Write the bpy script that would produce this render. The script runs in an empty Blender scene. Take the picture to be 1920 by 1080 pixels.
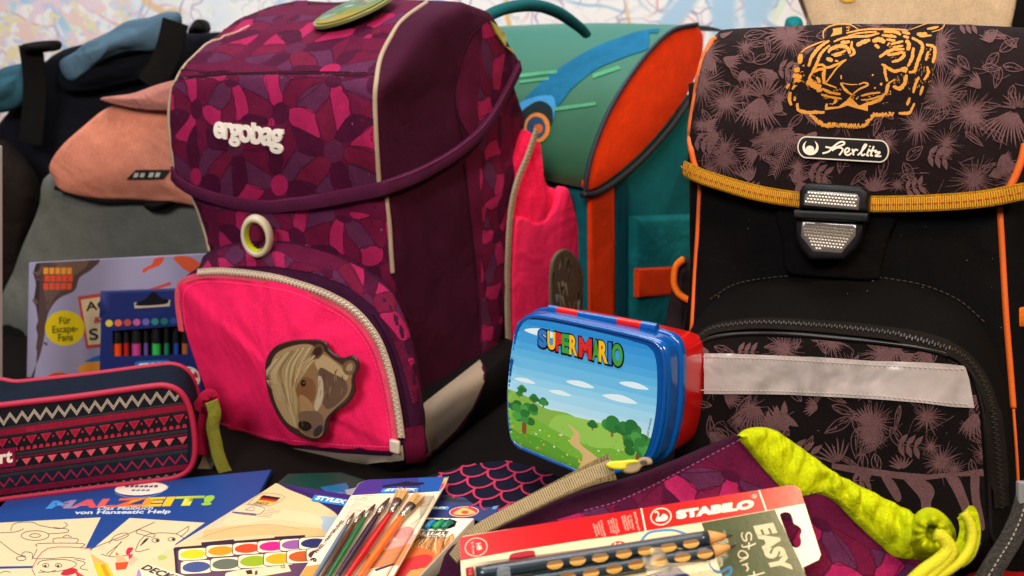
import bpy, bmesh, math, random
import numpy as np
from math import sin, cos, pi, radians, atan, sqrt, atan2, hypot
from mathutils import Vector, noise
from mathutils.bvhtree import BVHTree
from mathutils.geometry import delaunay_2d_cdt

random.seed(7)
SC = bpy.context.scene
COL = SC.collection

# ------------------------------------------------------------------ camera, light, exposure
FPX, CH, PITCH = 1600.0, 0.38, atan(0.3)      # focal length in photo pixels (1920 wide), camera height over the table, tilt
cd = bpy.data.cameras.new('camera'); cam = bpy.data.objects.new('camera', cd); COL.objects.link(cam)
cam.location = (0, 0, CH); cam.rotation_euler = (pi/2 - PITCH, 0, 0)
cd.sensor_width = 36; cd.lens = FPX/1920*36; cd.clip_start = 0.01; cd.clip_end = 50
cd.dof.use_dof = True; cd.dof.focus_distance = 0.58; cd.dof.aperture_fstop = 8.5
SC.camera = cam
w = bpy.data.worlds.new('World'); SC.world = w; w.use_nodes = True
w.node_tree.nodes['Background'].inputs[0].default_value = (0.62, 0.70, 0.85, 1)
w.node_tree.nodes['Background'].inputs[1].default_value = 0.07

def area(name, loc, target, size, power, color):
    l = bpy.data.lights.new(name, 'AREA'); l.shape = 'RECTANGLE'; l.size, l.size_y = size
    l.energy = power; l.color = color
    o = bpy.data.objects.new(name, l); COL.objects.link(o); o.location = loc
    o.rotation_euler = (Vector(target) - Vector(loc)).to_track_quat('-Z', 'Y').to_euler()
    return o
area('ceiling_lamp', (-0.20, 0.45, 2.10), (-0.05, 0.75, 0.15), (1.2, 0.6), 22, (1.0, 0.97, 0.94))
area('room_lamp', (-0.60, -0.85, 1.35), (-0.05, 0.80, 0.20), (0.7, 0.5), 31, (1.0, 0.94, 0.90))
area('warm_lamp', (0.85, -0.50, 1.35), (0.20, 0.65, 0.12), (0.30, 0.30), 19, (1.0, 0.72, 0.43))
area('wall_lamp', (0.0, 1.15, 2.0), (0.0, 1.60, 0.75), (1.8, 0.3), 26, (0.97, 0.98, 1.0))
SC.view_settings.view_transform = 'Standard'; SC.view_settings.look = 'None'
SC.view_settings.exposure = 0.0; SC.view_settings.gamma = 1.0; SC.view_settings.use_curve_mapping = False
SC.cycles.use_denoising = True
SC.cycles.max_bounces = 8; SC.cycles.transparent_max_bounces = 12

# ------------------------------------------------------------------ helpers: rays, frames
CAM = np.array([0, 0, CH])
CF = np.array([0, cos(PITCH), -sin(PITCH)]); CU = np.array([0, sin(PITCH), cos(PITCH)]); CR = np.array([1.0, 0, 0])
def ray(x, y): return CF + (x-960)/FPX*CR - (y-540)/FPX*CU
def tab(x, y, z=0.0):
    d = ray(x, y); return CAM + (z-CH)/d[2]*d
def topx(P):
    v = np.asarray(P, float) - CAM; k = v @ CF
    return (960 + FPX*(v @ CR)/k, 540 - FPX*(v @ CU)/k)
def unit(v):
    v = np.asarray(v, float); return v/np.linalg.norm(v)
class Fr:
    """a local frame: X right, Y up along the face, Z out of the face"""
    def __init__(s, O, X, Y):
        s.O = np.asarray(O, float); s.X = unit(X); s.Z = unit(np.cross(s.X, Y)); s.Y = np.cross(s.Z, s.X)
    def at(s, x, y, w=0.0): return s.O + x*s.X + y*s.Y + w*s.Z
    def px(s, x, y, w=0.0):
        d = ray(x, y); q = s.O + w*s.Z; t = ((q-CAM) @ s.Z)/(d @ s.Z); v = CAM + t*d - s.O
        return (v @ s.X, v @ s.Y)
    def wp(s, x, y, w=0.0):
        a, b = s.px(x, y, w); return s.at(a, b, w)
    def shift(s, x=0, y=0, w=0): return Fr(s.at(x, y, w), s.X, s.Y)
def upright(O, yaw, lean=0):
    """vertical face; yaw in degrees turns its right edge towards the camera; lean tips its top away"""
    a, l = radians(yaw), radians(lean)
    n = np.array([-sin(a), -cos(a), 0]); u = np.array([0, 0, cos(l)]) - n*sin(l)
    return Fr(O, (cos(a), -sin(a), 0), u)

# ------------------------------------------------------------------ helpers: colour, materials
def lin(c):
    if isinstance(c, str):
        c = c.lstrip('#'); c = [int(c[i:i+2], 16)/255 for i in (0, 2, 4)]
        return tuple(v/12.92 if v <= .04045 else ((v+.055)/1.055)**2.4 for v in c)
    return tuple(c)
MATS = {}
def mat(name, col=None, rough=.7, bump=0.0, bscale=900, wr=0.0, wscale=30, var=0.0, vscale=25, metal=0, coat=0, spec=.5,
        sheen=0, trans=0, ior=1.45, alpha=1, emit=0, weave=0.0, wvs=1400, attr=False, sss=0, fine=0.0, vdist=0.0):
    """a procedural surface: colour (or the printed colour attribute), fine grain, weave, soft wrinkles and colour wear"""
    if name in MATS: return MATS[name]
    m = bpy.data.materials.new(name); m.use_nodes = True; nt = m.node_tree; N = nt.nodes; L = nt.links
    b = N['Principled BSDF']; tc = N.new('ShaderNodeTexCoord')
    b.inputs['Roughness'].default_value = rough; b.inputs['Metallic'].default_value = metal
    b.inputs['Specular IOR Level'].default_value = spec; b.inputs['IOR'].default_value = ior
    b.inputs['Coat Weight'].default_value = coat; b.inputs['Coat Roughness'].default_value = .08
    b.inputs['Sheen Weight'].default_value = sheen; b.inputs['Sheen Roughness'].default_value = .5
    b.inputs['Transmission Weight'].default_value = trans; b.inputs['Alpha'].default_value = alpha
    if sss: b.inputs['Subsurface Weight'].default_value = sss; b.inputs['Subsurface Radius'].default_value = (.004, .004, .004)
    src = None
    if attr:
        a = N.new('ShaderNodeAttribute'); a.attribute_name = 'Col'; src = a.outputs['Color']
    else:
        b.inputs['Base Color'].default_value = (*lin(col), 1)
        if emit:
            b.inputs['Emission Color'].default_value = (*lin(col), 1); b.inputs['Emission Strength'].default_value = emit
    if var or attr:
        n = N.new('ShaderNodeTexNoise'); n.inputs['Scale'].default_value = vscale; n.inputs['Detail'].default_value = 6
        L.new(tc.outputs['Object'], n.inputs['Vector'])
        r = N.new('ShaderNodeMapRange'); r.inputs[1].default_value = .3; r.inputs[2].default_value = .7
        r.inputs[3].default_value = 1-var; r.inputs[4].default_value = 1+var
        L.new(n.outputs['Fac'], r.inputs[0])
        mx = N.new('ShaderNodeMix'); mx.data_type = 'RGBA'; mx.blend_type = 'MULTIPLY'; mx.inputs[0].default_value = 1
        if src is None: mx.inputs[6].default_value = (*lin(col), 1)
        else: L.new(src, mx.inputs[6])
        n.inputs['Distortion'].default_value = vdist
        L.new(r.outputs[0], mx.inputs[7]); outc = mx.outputs[2]
        if fine:
            n2 = N.new('ShaderNodeTexNoise'); n2.inputs['Scale'].default_value = 650; n2.inputs['Detail'].default_value = 2; L.new(tc.outputs['Object'], n2.inputs['Vector'])
            r2 = N.new('ShaderNodeMapRange'); r2.inputs[1].default_value = .3; r2.inputs[2].default_value = .7; r2.inputs[3].default_value = 1-fine; r2.inputs[4].default_value = 1+fine; L.new(n2.outputs['Fac'], r2.inputs[0])
            m2 = N.new('ShaderNodeMix'); m2.data_type = 'RGBA'; m2.blend_type = 'MULTIPLY'; m2.inputs[0].default_value = 1; L.new(outc, m2.inputs[6]); L.new(r2.outputs[0], m2.inputs[7]); outc = m2.outputs[2]
        L.new(outc, b.inputs['Base Color'])
    last = None
    def addbump(h, strength, dist):
        nonlocal last
        bp = N.new('ShaderNodeBump'); bp.inputs['Strength'].default_value = strength; bp.inputs['Distance'].default_value = dist
        L.new(h, bp.inputs['Height'])
        if last is not None: L.new(last, bp.inputs['Normal'])
        last = bp.outputs['Normal']
    if wr:
        n = N.new('ShaderNodeTexNoise'); n.inputs['Scale'].default_value = wscale; n.inputs['Detail'].default_value = 3
        n.inputs['Distortion'].default_value = .6
        L.new(tc.outputs['Object'], n.inputs['Vector']); addbump(n.outputs['Fac'], wr, .02)
    if bump:
        n = N.new('ShaderNodeTexNoise'); n.inputs['Scale'].default_value = bscale; n.inputs['Detail'].default_value = 2
        L.new(tc.outputs['Object'], n.inputs['Vector']); addbump(n.outputs['Fac'], bump, .001)
    if weave:
        hs = []
        for ax in ('X', 'Z', 'Y'):
            wv = N.new('ShaderNodeTexWave'); wv.bands_direction = ax; wv.inputs['Scale'].default_value = wvs/6.283
            wv.inputs['Distortion'].default_value = .4
            L.new(tc.outputs['Object'], wv.inputs['Vector']); hs.append(wv.outputs['Fac'])
        ad = N.new('ShaderNodeMath'); L.new(hs[0], ad.inputs[0]); L.new(hs[1], ad.inputs[1])
        ad2 = N.new('ShaderNodeMath'); L.new(ad.outputs[0], ad2.inputs[0]); L.new(hs[2], ad2.inputs[1])
        addbump(ad2.outputs[0], weave, .0006)
    if last is not None: L.new(last, b.inputs['Normal'])
    MATS[name] = m; return m
def fabric(name, col, **k):
    d = dict(rough=.85, bump=.5, bscale=1400, weave=.35, wvs=5200, wr=.25, wscale=22, var=.10, vscale=45, sheen=.0, spec=.12, fine=.16); d.update(k)
    return mat(name, col, **d)
P_FAB = mat('printed_fabric', None, rough=.82, bump=.5, bscale=1400, weave=.35, wvs=5200, wr=.22, wscale=22, var=.10, vscale=60, spec=.12, fine=.16, attr=True)
P_CARD = mat('printed_card', None, rough=.42, bump=.08, bscale=500, var=.03, attr=True, spec=.4)
P_GLOSS = mat('printed_gloss', None, rough=.22, bump=.03, bscale=300, var=.02, attr=True, spec=.5)
P_MATT = mat('printed_matt', None, rough=.75, bump=.15, bscale=900, var=.04, attr=True, spec=.3)

# ------------------------------------------------------------------ helpers: objects
ROOTLOC = {}
def tag(o, label=None, cat=None, group=None, kind=None):
    if label: o['label'] = label
    if cat: o['category'] = cat
    if group: o['group'] = group
    if kind: o['kind'] = kind
    return o
def thing(name, label, cat, loc, group=None):
    o = bpy.data.objects.new(name, None); o.empty_display_size = .02; COL.objects.link(o); o.location = tuple(loc)
    ROOTLOC[o] = np.asarray(loc, float); return tag(o, label, cat, group)
BV = {}; CEN = {}
def mk(name, V, F, m, parent=None, smooth=True, cols=None, kind=None, bvh=True, loc=None, sharp=None):
    """one mesh object from world-space points; cols = one colour for each face"""
    V = np.asarray([tuple(v) for v in V], float)
    base = ROOTLOC.get(parent, np.zeros(3)) if loc is None else np.asarray(loc, float)
    me = bpy.data.meshes.new(name); me.from_pydata([tuple(v) for v in V-base], [], [tuple(f) for f in F])
    if isinstance(m, (list, tuple)):
        for q in m: me.materials.append(q)
    else: me.materials.append(m)
    if cols is not None:
        ca = me.color_attributes.new('Col', 'FLOAT_COLOR', 'CORNER')
        arr = np.ones((len(me.loops), 4), np.float32); k = 0
        for f, c in zip(F, cols):
            arr[k:k+len(f), :3] = c; k += len(f)
        ca.data.foreach_set('color', arr.ravel())
    if smooth: me.polygons.foreach_set('use_smooth', [True]*len(me.polygons))
    if sharp is not None:
        me.set_sharp_from_angle(angle=radians(sharp))
    me.update()
    o = bpy.data.objects.new(name, me); COL.objects.link(o)
    if parent is not None: o.parent = parent; ROOTLOC[o] = base
    else:
        o.location = tuple(base); ROOTLOC[o] = base
    if kind: o['kind'] = kind
    if bvh: CEN[o] = V.mean(0); BV[o] = BVHTree.FromPolygons([tuple(v) for v in V], [tuple(f) for f in F])
    return o
def cast(x, y, targets):
    d = Vector(ray(x, y)).normalized(); best = None
    for t in targets:
        l, n, i, ds = BV[t].ray_cast(Vector(CAM), d)
        if l is not None and (best is None or ds < best[2]):
            if n.dot(d) > 0: n = -n
            best = (np.array(l), np.array(n), ds)
    return best

def near(x, y, targets):
    """the surface point closest to a line of sight that just misses it"""
    d = unit(ray(x, y)); best = None
    for t in targets:
        p = CAM+d*((CEN[t]-CAM) @ d)
        for _ in range(6):
            l, n, i, ds = BV[t].find_nearest(Vector(p)); p = CAM+d*((np.array(l)-CAM) @ d)
        if best is None or ds < best[2]: best = (np.array(l), np.array(n) if n.dot(Vector(d)) < 0.2 else -np.array(n), ds)
    return best

# ------------------------------------------------------------------ helpers: 2-D outlines
def spline(pts, n=8, closed=False):
    """Catmull-Rom through the points"""
    P = [np.asarray(p, float) for p in pts]; out = []; m = len(P)
    for i in range(m if closed else m-1):
        if closed: a, b, c, d = P[i-1], P[i], P[(i+1) % m], P[(i+2) % m]
        else: a, b, c, d = P[max(i-1, 0)], P[i], P[i+1], P[min(i+2, m-1)]
        for k in range(n):
            t = k/n
            out.append(.5*((2*b)+(-a+c)*t+(2*a-5*b+4*c-d)*t*t+(-a+3*b-3*c+d)*t**3))
    if not closed: out.append(P[-1])
    return out
def resample(pts, n, closed=True):
    P = np.array([np.asarray(p, float) for p in pts])
    if closed: P = np.vstack([P, P[:1]])
    s = np.r_[0, np.cumsum(np.linalg.norm(np.diff(P, axis=0), axis=1))]
    t = np.linspace(0, s[-1], n+1)[:-1] if closed else np.linspace(0, s[-1], n)
    return np.stack([np.interp(t, s, P[:, k]) for k in range(P.shape[1])], 1)
def rrect(x0, x1, y0, y1, r, seg=6):
    """rounded rectangle, counter-clockwise; r = one radius or four (x0y0, x1y0, x1y1, x0y1)"""
    r = [r]*4 if not isinstance(r, (list, tuple)) else r; out = []
    for (cx, cy, a, q) in ((x0+r[0], y0+r[0], 180, r[0]), (x1-r[1], y0+r[1], 270, r[1]), (x1-r[2], y1-r[2], 0, r[2]), (x0+r[3], y1-r[3], 90, r[3])):
        for k in range(seg+1):
            t = radians(a+90*k/seg); out.append((cx+q*cos(t), cy+q*sin(t)))
    return out
def ellipse(cx, cy, rx, ry, n=24, rot=0):
    c, s = cos(radians(rot)), sin(radians(rot))
    return [(cx+rx*cos(2*pi*k/n)*c-ry*sin(2*pi*k/n)*s, cy+rx*cos(2*pi*k/n)*s+ry*sin(2*pi*k/n)*c) for k in range(n)]
def stroke(pts, w0, w1=None, taper=False):
    """ribbon polygon along a 2-D path"""
    P = np.array([np.asarray(p, float)[:2] for p in pts]); w1 = w0 if w1 is None else w1; m = len(P)
    T = np.gradient(P, axis=0); T /= (np.linalg.norm(T, axis=1)[:, None]+1e-9); Nn = np.stack([-T[:, 1], T[:, 0]], 1)
    ww = np.linspace(w0, w1, m)/2
    if taper: ww = ww*np.sin(np.linspace(.12, pi-.12, m))
    return [tuple(p) for p in (P+Nn*ww[:, None])]+[tuple(p) for p in (P-Nn*ww[:, None])[::-1]]
def nib(pts, w, n=5):
    """a pen stroke as short overlapping pieces (safe where the path crosses itself)"""
    P = spline(pts, n); out = []
    for a, b in zip(P[:-1], P[1:]):
        t = b-a; l = np.linalg.norm(t)
        if l < 1e-6: continue
        t = t/l; s = np.array([-t[1], t[0]])*w/2; e = t*w*.18
        out.append([tuple(a-s-e), tuple(b-s+e), tuple(b+s+e), tuple(a+s-e)])
    return out
def densify(poly, step):
    out = []; m = len(poly)
    for i in range(m):
        a, b = np.asarray(poly[i], float), np.asarray(poly[(i+1) % m], float); k = max(1, int(np.linalg.norm(b-a)/step))
        for j in range(k): out.append(tuple(a+(b-a)*j/k))
    return out
def homog(quad):
    """unit square (0,0)(1,0)(1,1)(0,1) -> quad"""
    A = []; B = []
    for (u, v), (x, y) in zip(((0, 0), (1, 0), (1, 1), (0, 1)), quad):
        A += [[u, v, 1, 0, 0, 0, -u*x, -v*x], [0, 0, 0, u, v, 1, -u*y, -v*y]]; B += [x, y]
    h = np.linalg.solve(np.array(A, float), np.array(B, float))
    def f(u, v):
        q = h[6]*u+h[7]*v+1; return ((h[0]*u+h[1]*v+h[2])/q, (h[3]*u+h[4]*v+h[5])/q)
    return f
def planar(polys, mask=None, step=None):
    """overlapping coloured polygons -> one flat layer of triangles (later polygons on top), kept inside the mask"""
    V = []; F = []; C = []
    allp = ([(mask, None)] if mask is not None else [])+list(polys)
    for p, c in allp:
        q = densify(p, step) if step else list(p)
        if sum(q[i-1][0]*q[i][1]-q[i][0]*q[i-1][1] for i in range(len(q))) < 0: q = q[::-1]
        F.append(list(range(len(V), len(V)+len(q)))); V += [Vector((a[0], a[1])) for a in q]; C.append(c)
    if step:
        ref = mask if mask is not None else [q for p, c in polys for q in p]
        xs = [q[0] for q in ref]; ys = [q[1] for q in ref]
        nx = int((max(xs)-min(xs))/step)+1; ny = int((max(ys)-min(ys))/step)+1
        if nx*ny < 40000:
            for i in range(nx):
                for j in range(ny): V.append(Vector((min(xs)+(i+.5)*step, min(ys)+(j+.47)*step)))
    r = delaunay_2d_cdt(V, [], F, 0, 1e-4)
    vs = [(v[0], v[1]) for v in r[0]]; A = np.array(vs); T = np.array([f for f in r[2] if len(f) == 3], int); M = A[T].mean(1); od = np.argsort(M[:, 0]); T = T[od]; M = M[od]
    top = np.full(len(T), -1); inm = np.ones(len(T), bool)
    for k, (p, c) in enumerate(allp):
        q = np.array(p, float); i0, i1 = np.searchsorted(M[:, 0], (q[:, 0].min(), q[:, 0].max())); ii = np.arange(i0, i1)
        ii = ii[(M[ii, 1] >= q[:, 1].min()) & (M[ii, 1] <= q[:, 1].max())]; wn = np.zeros(len(ii), int); P = M[ii]
        for a, b in zip(q, np.roll(q, -1, 0)):
            cr = (b[0]-a[0])*(P[:, 1]-a[1])-(P[:, 0]-a[0])*(b[1]-a[1])
            wn += ((a[1] <= P[:, 1]) & (b[1] > P[:, 1]) & (cr > 0)).astype(int)-((a[1] > P[:, 1]) & (b[1] <= P[:, 1]) & (cr < 0)).astype(int)
        hit_ = ii[wn != 0]
        if c is None: inm[:] = False; inm[hit_] = True
        else: top[hit_] = k
    fs = []; cs = []
    for f, k, ok in zip(T, top, inm):
        if k < 0 or not ok or C[k] == 'hole': continue
        fs.append([int(i) for i in f]); cs.append(lin(C[k]))
    return vs, fs, cs
def lay(name, vs, fs, cs, targets, parent, m, lift=.0008, thick=0.0, frame=None, w=0.0, kind=None, to3d=None, cling=False):
    """put a flat layer (photo-pixel outline) on the surface it is printed on"""
    if not isinstance(targets, (list, tuple)): targets = [targets]
    pos = {}; V = []; Nn = []; bad = set()
    for i, (x, y) in enumerate(vs):
        if to3d is not None:
            p, n = to3d(x, y); V.append(p+np.asarray(n)*lift); Nn.append(n); continue
        h = cast(x, y, targets) if targets[0] is not None else None
        if h is None and cling: h = near(x, y, targets)
        if h is None:
            if frame is not None:
                V.append(frame.wp(x, y, w)+frame.Z*lift); Nn.append(frame.Z)
            else:
                bad.add(i); V.append(np.zeros(3)); Nn.append(np.array([0, 0, 1.0]))
        else: V.append(h[0]+h[1]*lift); Nn.append(h[1])
    G = []; K = []
    for f, c in zip(fs, cs):
        if any(i in bad for i in f): continue
        a, b, d = (V[f[0]], V[f[1]], V[f[2]]); nn = np.cross(b-a, d-a)
        f = list(f)
        if nn @ (CAM-a) < 0: f = f[::-1]
        G.append(f); K.append(c)
    used = sorted({i for f in G for i in f}); re = {i: k for k, i in enumerate(used)}
    if not used: return None
    W = [V[i] for i in used]; G = [[re[i] for i in f] for f in G]
    if thick:
        ed = {}
        for f in G:
            for i in range(len(f)):
                a, b = f[i], f[(i+1) % len(f)]; ed[(a, b)] = ed.get((a, b), 0)+1
        NN = [Nn[i] for i in used]; n0 = len(W); low = {}
        top = [p+np.asarray(n)*thick for p, n in zip(W, NN)]
        base = W; W = list(top); col_of = {}
        for f, c in zip(G, K):
            for i in range(len(f)): col_of[(f[i], f[(i+1) % len(f)])] = c
        for (a, b) in list(ed):
            if (b, a) in ed: continue
            for q in (a, b):
                if q not in low: low[q] = len(W); W.append(base[q])
            G.append([b, a, low[a], low[b]]); K.append(col_of[(a, b)])
    return mk(name, W, G, m, parent, smooth=not thick, cols=K, kind=kind, bvh=False)
def printed(name, polys, targets, parent, m=None, mask=None, step=11, **k):
    vs, fs, cs = planar(polys, mask, step)
    return lay(name, vs, fs, cs, targets, parent, m or P_FAB, **k)

# ------------------------------------------------------------------ helpers: lettering
_TXT = {}
def glyphs(s, bold=0.0, shear=0.0, space=1.0):
    key = (s, bold, shear, space)
    if key in _TXT: return _TXT[key]
    c = bpy.data.curves.new('lettering', 'FONT'); c.body = s; c.size = 1; c.offset = bold; c.shear = shear; c.space_character = space
    c.resolution_u = 4; c.fill_mode = 'FRONT'; c.space_line = .85; c.align_x = 'CENTER' if '\n' in s else 'LEFT'
    o = bpy.data.objects.new('lettering', c); COL.objects.link(o)
    dg = bpy.context.evaluated_depsgraph_get(); me = o.evaluated_get(dg).to_mesh()
    vs = [(v.co.x, v.co.y) for v in me.vertices]; fs = [list(p.vertices) for p in me.polygons]
    bpy.data.objects.remove(o); bpy.data.curves.remove(c)
    if vs:
        x0 = min(v[0] for v in vs); x1 = max(v[0] for v in vs); y0 = min(v[1] for v in vs); y1 = max(v[1] for v in vs)
        vs = [((x-x0)/(x1-x0), (y-y0)/(y1-y0)) for x, y in vs]
    _TXT[key] = (vs, fs); return vs, fs
def word(name, s, quad, targets, parent, color, m=None, bold=0.0, shear=0.0, space=1.0, warp=None, **k):
    """lettering filling a quad given in photo pixels: bottom-left, bottom-right, top-right, top-left"""
    vs, fs = glyphs(s, bold, shear, space); h = homog(quad)
    if warp: vs = [warp(u, v) for u, v in vs]
    cols = color if callable(color) else (lambda u: color)
    cs = [lin(cols(sum(vs[i][0] for i in f)/len(f))) for f in fs]
    return lay(name, [h(u, v) for u, v in vs], fs, cs, targets, parent, m or P_CARD, **k)

# ------------------------------------------------------------------ helpers: solids
def rings_mesh(rings, cap0=True, cap1=True):
    V = []; F = []; n = len(rings[0])
    for r in rings: V += [np.asarray(p, float) for p in r]
    for k in range(len(rings)-1):
        for i in range(n):
            j = (i+1) % n; F.append([k*n+i, k*n+j, (k+1)*n+j, (k+1)*n+i])
    if cap0:
        c = len(V); V.append(sum(np.asarray(p) for p in rings[0])/n); F += [[c, (i+1) % n, i] for i in range(n)]
    if cap1:
        c = len(V); b = (len(rings)-1)*n; V.append(sum(np.asarray(p) for p in rings[-1])/n); F += [[c, b+i, b+(i+1) % n] for i in range(n)]
    return V, F
def inset(P, d):
    """move a closed counter-clockwise outline inwards by d (array of x, y)"""
    P = np.asarray(P, float); T = np.roll(P, -1, 0)-np.roll(P, 1, 0); T /= (np.linalg.norm(T, axis=1)[:, None]+1e-12)
    return P+np.stack([-T[:, 1], T[:, 0]], 1)*d
def ccw(P):
    P = np.asarray(P, float); a = np.sum(P[:, 0]*np.roll(P[:, 1], -1)-np.roll(P[:, 0], -1)*P[:, 1]); return P if a > 0 else P[::-1]
def slab(name, outline, fr, w0, w1, m, parent, r=.001, seg=3, crown=0.0, n=None, smooth=True, wob=None, **k):
    """outline in frame coordinates, from depth w0 to w1, with a rounded front edge and an optional crowned face"""
    P = ccw(outline)
    if n: P = ccw(resample(P, n))
    rings = [[fr.at(x, y, w0) for x, y in P]]
    c = P.mean(0)
    for s in range(seg+1):
        t = s/seg*pi/2; Q = inset(P, r*(1-cos(t))); rings.append([fr.at(x, y, w1-r+r*sin(t)) for x, y in Q])
    Q0 = inset(P, r)
    for s in (.8, .55, .28):
        rings.append([fr.at(c[0]+(x-c[0])*s, c[1]+(y-c[1])*s, w1+crown*(1-s*s)) for x, y in Q0])
    V, F = rings_mesh(rings)
    if wob: V = [v+fr.Z*wob(v) for v in V]
    return mk(name, V, F, m, parent, smooth=smooth, sharp=k.pop('sharp', 50), **k)
def tube(name, path, rad, m, parent, n=8, closed=False, flat=1.0, up=None, **k):
    """a round (or flattened) cord along a 3-D path"""
    P = np.array([np.asarray(p, float) for p in path]); T = np.gradient(P, axis=0)
    if closed: T = np.roll(P, -1, 0)-np.roll(P, 1, 0)
    rings = []; prev = None
    for i, (p, t) in enumerate(zip(P, T)):
        t = unit(t); a = np.asarray(up if up is not None else (0, 0, 1.0), float) if (prev is None or up is not None) else prev
        if callable(up): a = up(i)
        s = np.cross(t, a)
        if np.linalg.norm(s) < 1e-3: s = np.cross(t, (1.0, 0.3, 0.1))
        s = unit(s); b = np.cross(s, t); prev = b
        r = rad[i] if isinstance(rad, (list, tuple, np.ndarray)) else rad
        rings.append([p+r*cos(2*pi*q/n)*s+r*flat*sin(2*pi*q/n)*b for q in range(n)])
    if closed: rings.append(rings[0])
    V, F = rings_mesh(rings, not closed, not closed)
    return mk(name, V, F, m, parent, **k)
def ribbon(name, path, normals, width, m, parent, thick=.0012, side=None, **k):
    """flat webbing following a path; width vector = side (or path x normal)"""
    P = np.array([np.asarray(p, float) for p in path]); T = np.gradient(P, axis=0); rings = []
    for i in range(len(P)):
        nn = unit(normals[i]) if not isinstance(normals, np.ndarray) or normals.ndim > 1 else unit(normals)
        s = unit(np.cross(T[i], nn)) if side is None else unit(side[i])
        wd = width[i] if isinstance(width, (list, tuple, np.ndarray)) else width
        rings.append([P[i]-s*wd/2, P[i]-s*wd/2+nn*thick*.8, P[i]-s*wd*.46+nn*thick, P[i]+s*wd*.46+nn*thick, P[i]+s*wd/2+nn*thick*.8, P[i]+s*wd/2])
    V, F = rings_mesh(rings); return mk(name, V, F, m, parent, sharp=50, **k)
def surf_path(pxs, targets, lift=0.0, n=8, closed=False, smooth=True, frame=None, w=0):
    """photo-pixel path dropped on to a surface: points and normals"""
    q = spline(pxs, n, closed) if smooth else pxs; P = []; Nn = []
    if not isinstance(targets, (list, tuple)): targets = [targets]
    for x, y in q:
        h = cast(x, y, targets) if targets[0] is not None else None
        if h is None:
            if frame is None:
                h = near(x, y, targets); P.append(h[0]+h[1]*lift); Nn.append(h[1]); continue
            P.append(frame.wp(x, y, w)+frame.Z*lift); Nn.append(frame.Z)
        else: P.append(h[0]+h[1]*lift); Nn.append(h[1])
    return P, Nn
def seam_tape(name, pxs, targets, width, m, parent, thick=.0012, lift=0.0, n=8, **k):
    P, Nn = surf_path(pxs, targets, lift, n, frame=k.pop('frame', None), w=k.pop('w', 0))
    Nn = [unit(sum(Nn[max(0, i-2):i+3])) for i in range(len(Nn))]
    return ribbon(name, P, Nn, width, m, parent, thick, **k)
def piping(name, pxs, targets, rad, m, parent, n=8, lift=0.0, **k):
    P, Nn = surf_path(pxs, targets, lift, n, frame=k.pop('frame', None), w=k.pop('w', 0)); return tube(name, P, rad, m, parent, bvh=False, **k)
def bits(name, path, normals, pitch, size, m, parent, stagger=0.0, lift=.0004, kind='stuff'):
    """a row of small blocks along a path (stitches, zip teeth): size = (along, across, high)"""
    P = np.array([np.asarray(p, float) for p in path]); d = np.r_[0, np.cumsum(np.linalg.norm(np.diff(P, axis=0), axis=1))]
    V = []; F = []; Nn = np.array([np.asarray(q, float) for q in normals]); k = 0
    for s in np.arange(pitch/2, d[-1], pitch):
        p = np.array([np.interp(s, d, P[:, q]) for q in range(3)]); nn = unit([np.interp(s, d, Nn[:, q]) for q in range(3)])
        e = min(d[-1], s+pitch*.3); t = np.array([np.interp(e, d, P[:, q]) for q in range(3)])-p
        if np.linalg.norm(t) < 1e-9: continue
        t = unit(t); sd = np.cross(nn, t); p = p+sd*stagger*(1 if k % 2 else -1)+nn*lift; k += 1; b = len(V); a, c, h = size
        for (i, j, l) in ((-1, -1, 0), (1, -1, 0), (1, 1, 0), (-1, 1, 0), (-.8, -.75, 1), (.8, -.75, 1), (.8, .75, 1), (-.8, .75, 1)):
            V.append(p+t*a/2*i+sd*c/2*j+nn*h*l)
        F += [[b+4, b+5, b+6, b+7]]+[[b+i, b+(i+1) % 4, b+4+(i+1) % 4, b+4+i] for i in range(4)]
    if V: return mk(name, V, F, m, parent, smooth=False, kind=kind, bvh=False)
def sew(name, pxs, targets, m, parent, pitch=.004, size=(.0026, .0007, .0004), n=8, **k):
    P, Nn = surf_path(pxs, targets, 0, n, frame=k.pop('frame', None), w=k.pop('w', 0))
    return bits(name, P, Nn, pitch, size, m, parent, lift=.0002)
def lint(name, n, box_, targets, m, parent, seed=1, size=.0011):
    """dust and short fibres caught on cloth, dropped on it inside a pixel box"""
    g = random.Random(seed); V = []; F = []
    for _ in range(n):
        h = cast(g.uniform(box_[0], box_[2]), g.uniform(box_[1], box_[3]), targets)
        if h is None: continue
        t = unit(np.cross(h[1], [g.uniform(-1, 1), g.uniform(-1, 1), g.uniform(-1, 1)])); s_ = np.cross(h[1], t); l = size*g.uniform(.2, 1.0)*g.choice((.4, .5, 1)); w = .00014*g.uniform(.8, 1.8); p = h[0]+h[1]*.0012; b = len(V)
        V += [p-t*l-s_*w, p+t*l-s_*w+s_*l*.3, p+t*l+s_*w+s_*l*.3, p-t*l+s_*w]; F.append([b, b+1, b+2, b+3])
    if V: mk(name, V, F, m, parent, smooth=False, kind='stuff', bvh=False)
def puff(V, amp, sc, seed=0, mask=None):
    """soft wrinkles: push points along noise"""
    out = []
    for v in V:
        q = Vector((v[0]*sc+seed, v[1]*sc, v[2]*sc))
        out.append(v+np.array([noise.noise(q), noise.noise(q+Vector((17, 3, 5))), noise.noise(q+Vector((5, 31, 9)))])*amp*(1 if mask is None else mask(v)))
    return out
def interp(pts, x):
    xs = [p[0] for p in pts]; ys = [p[1] for p in pts]
    if xs[0] > xs[-1]: xs = xs[::-1]; ys = ys[::-1]
    return float(np.interp(x, xs, ys))
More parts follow.
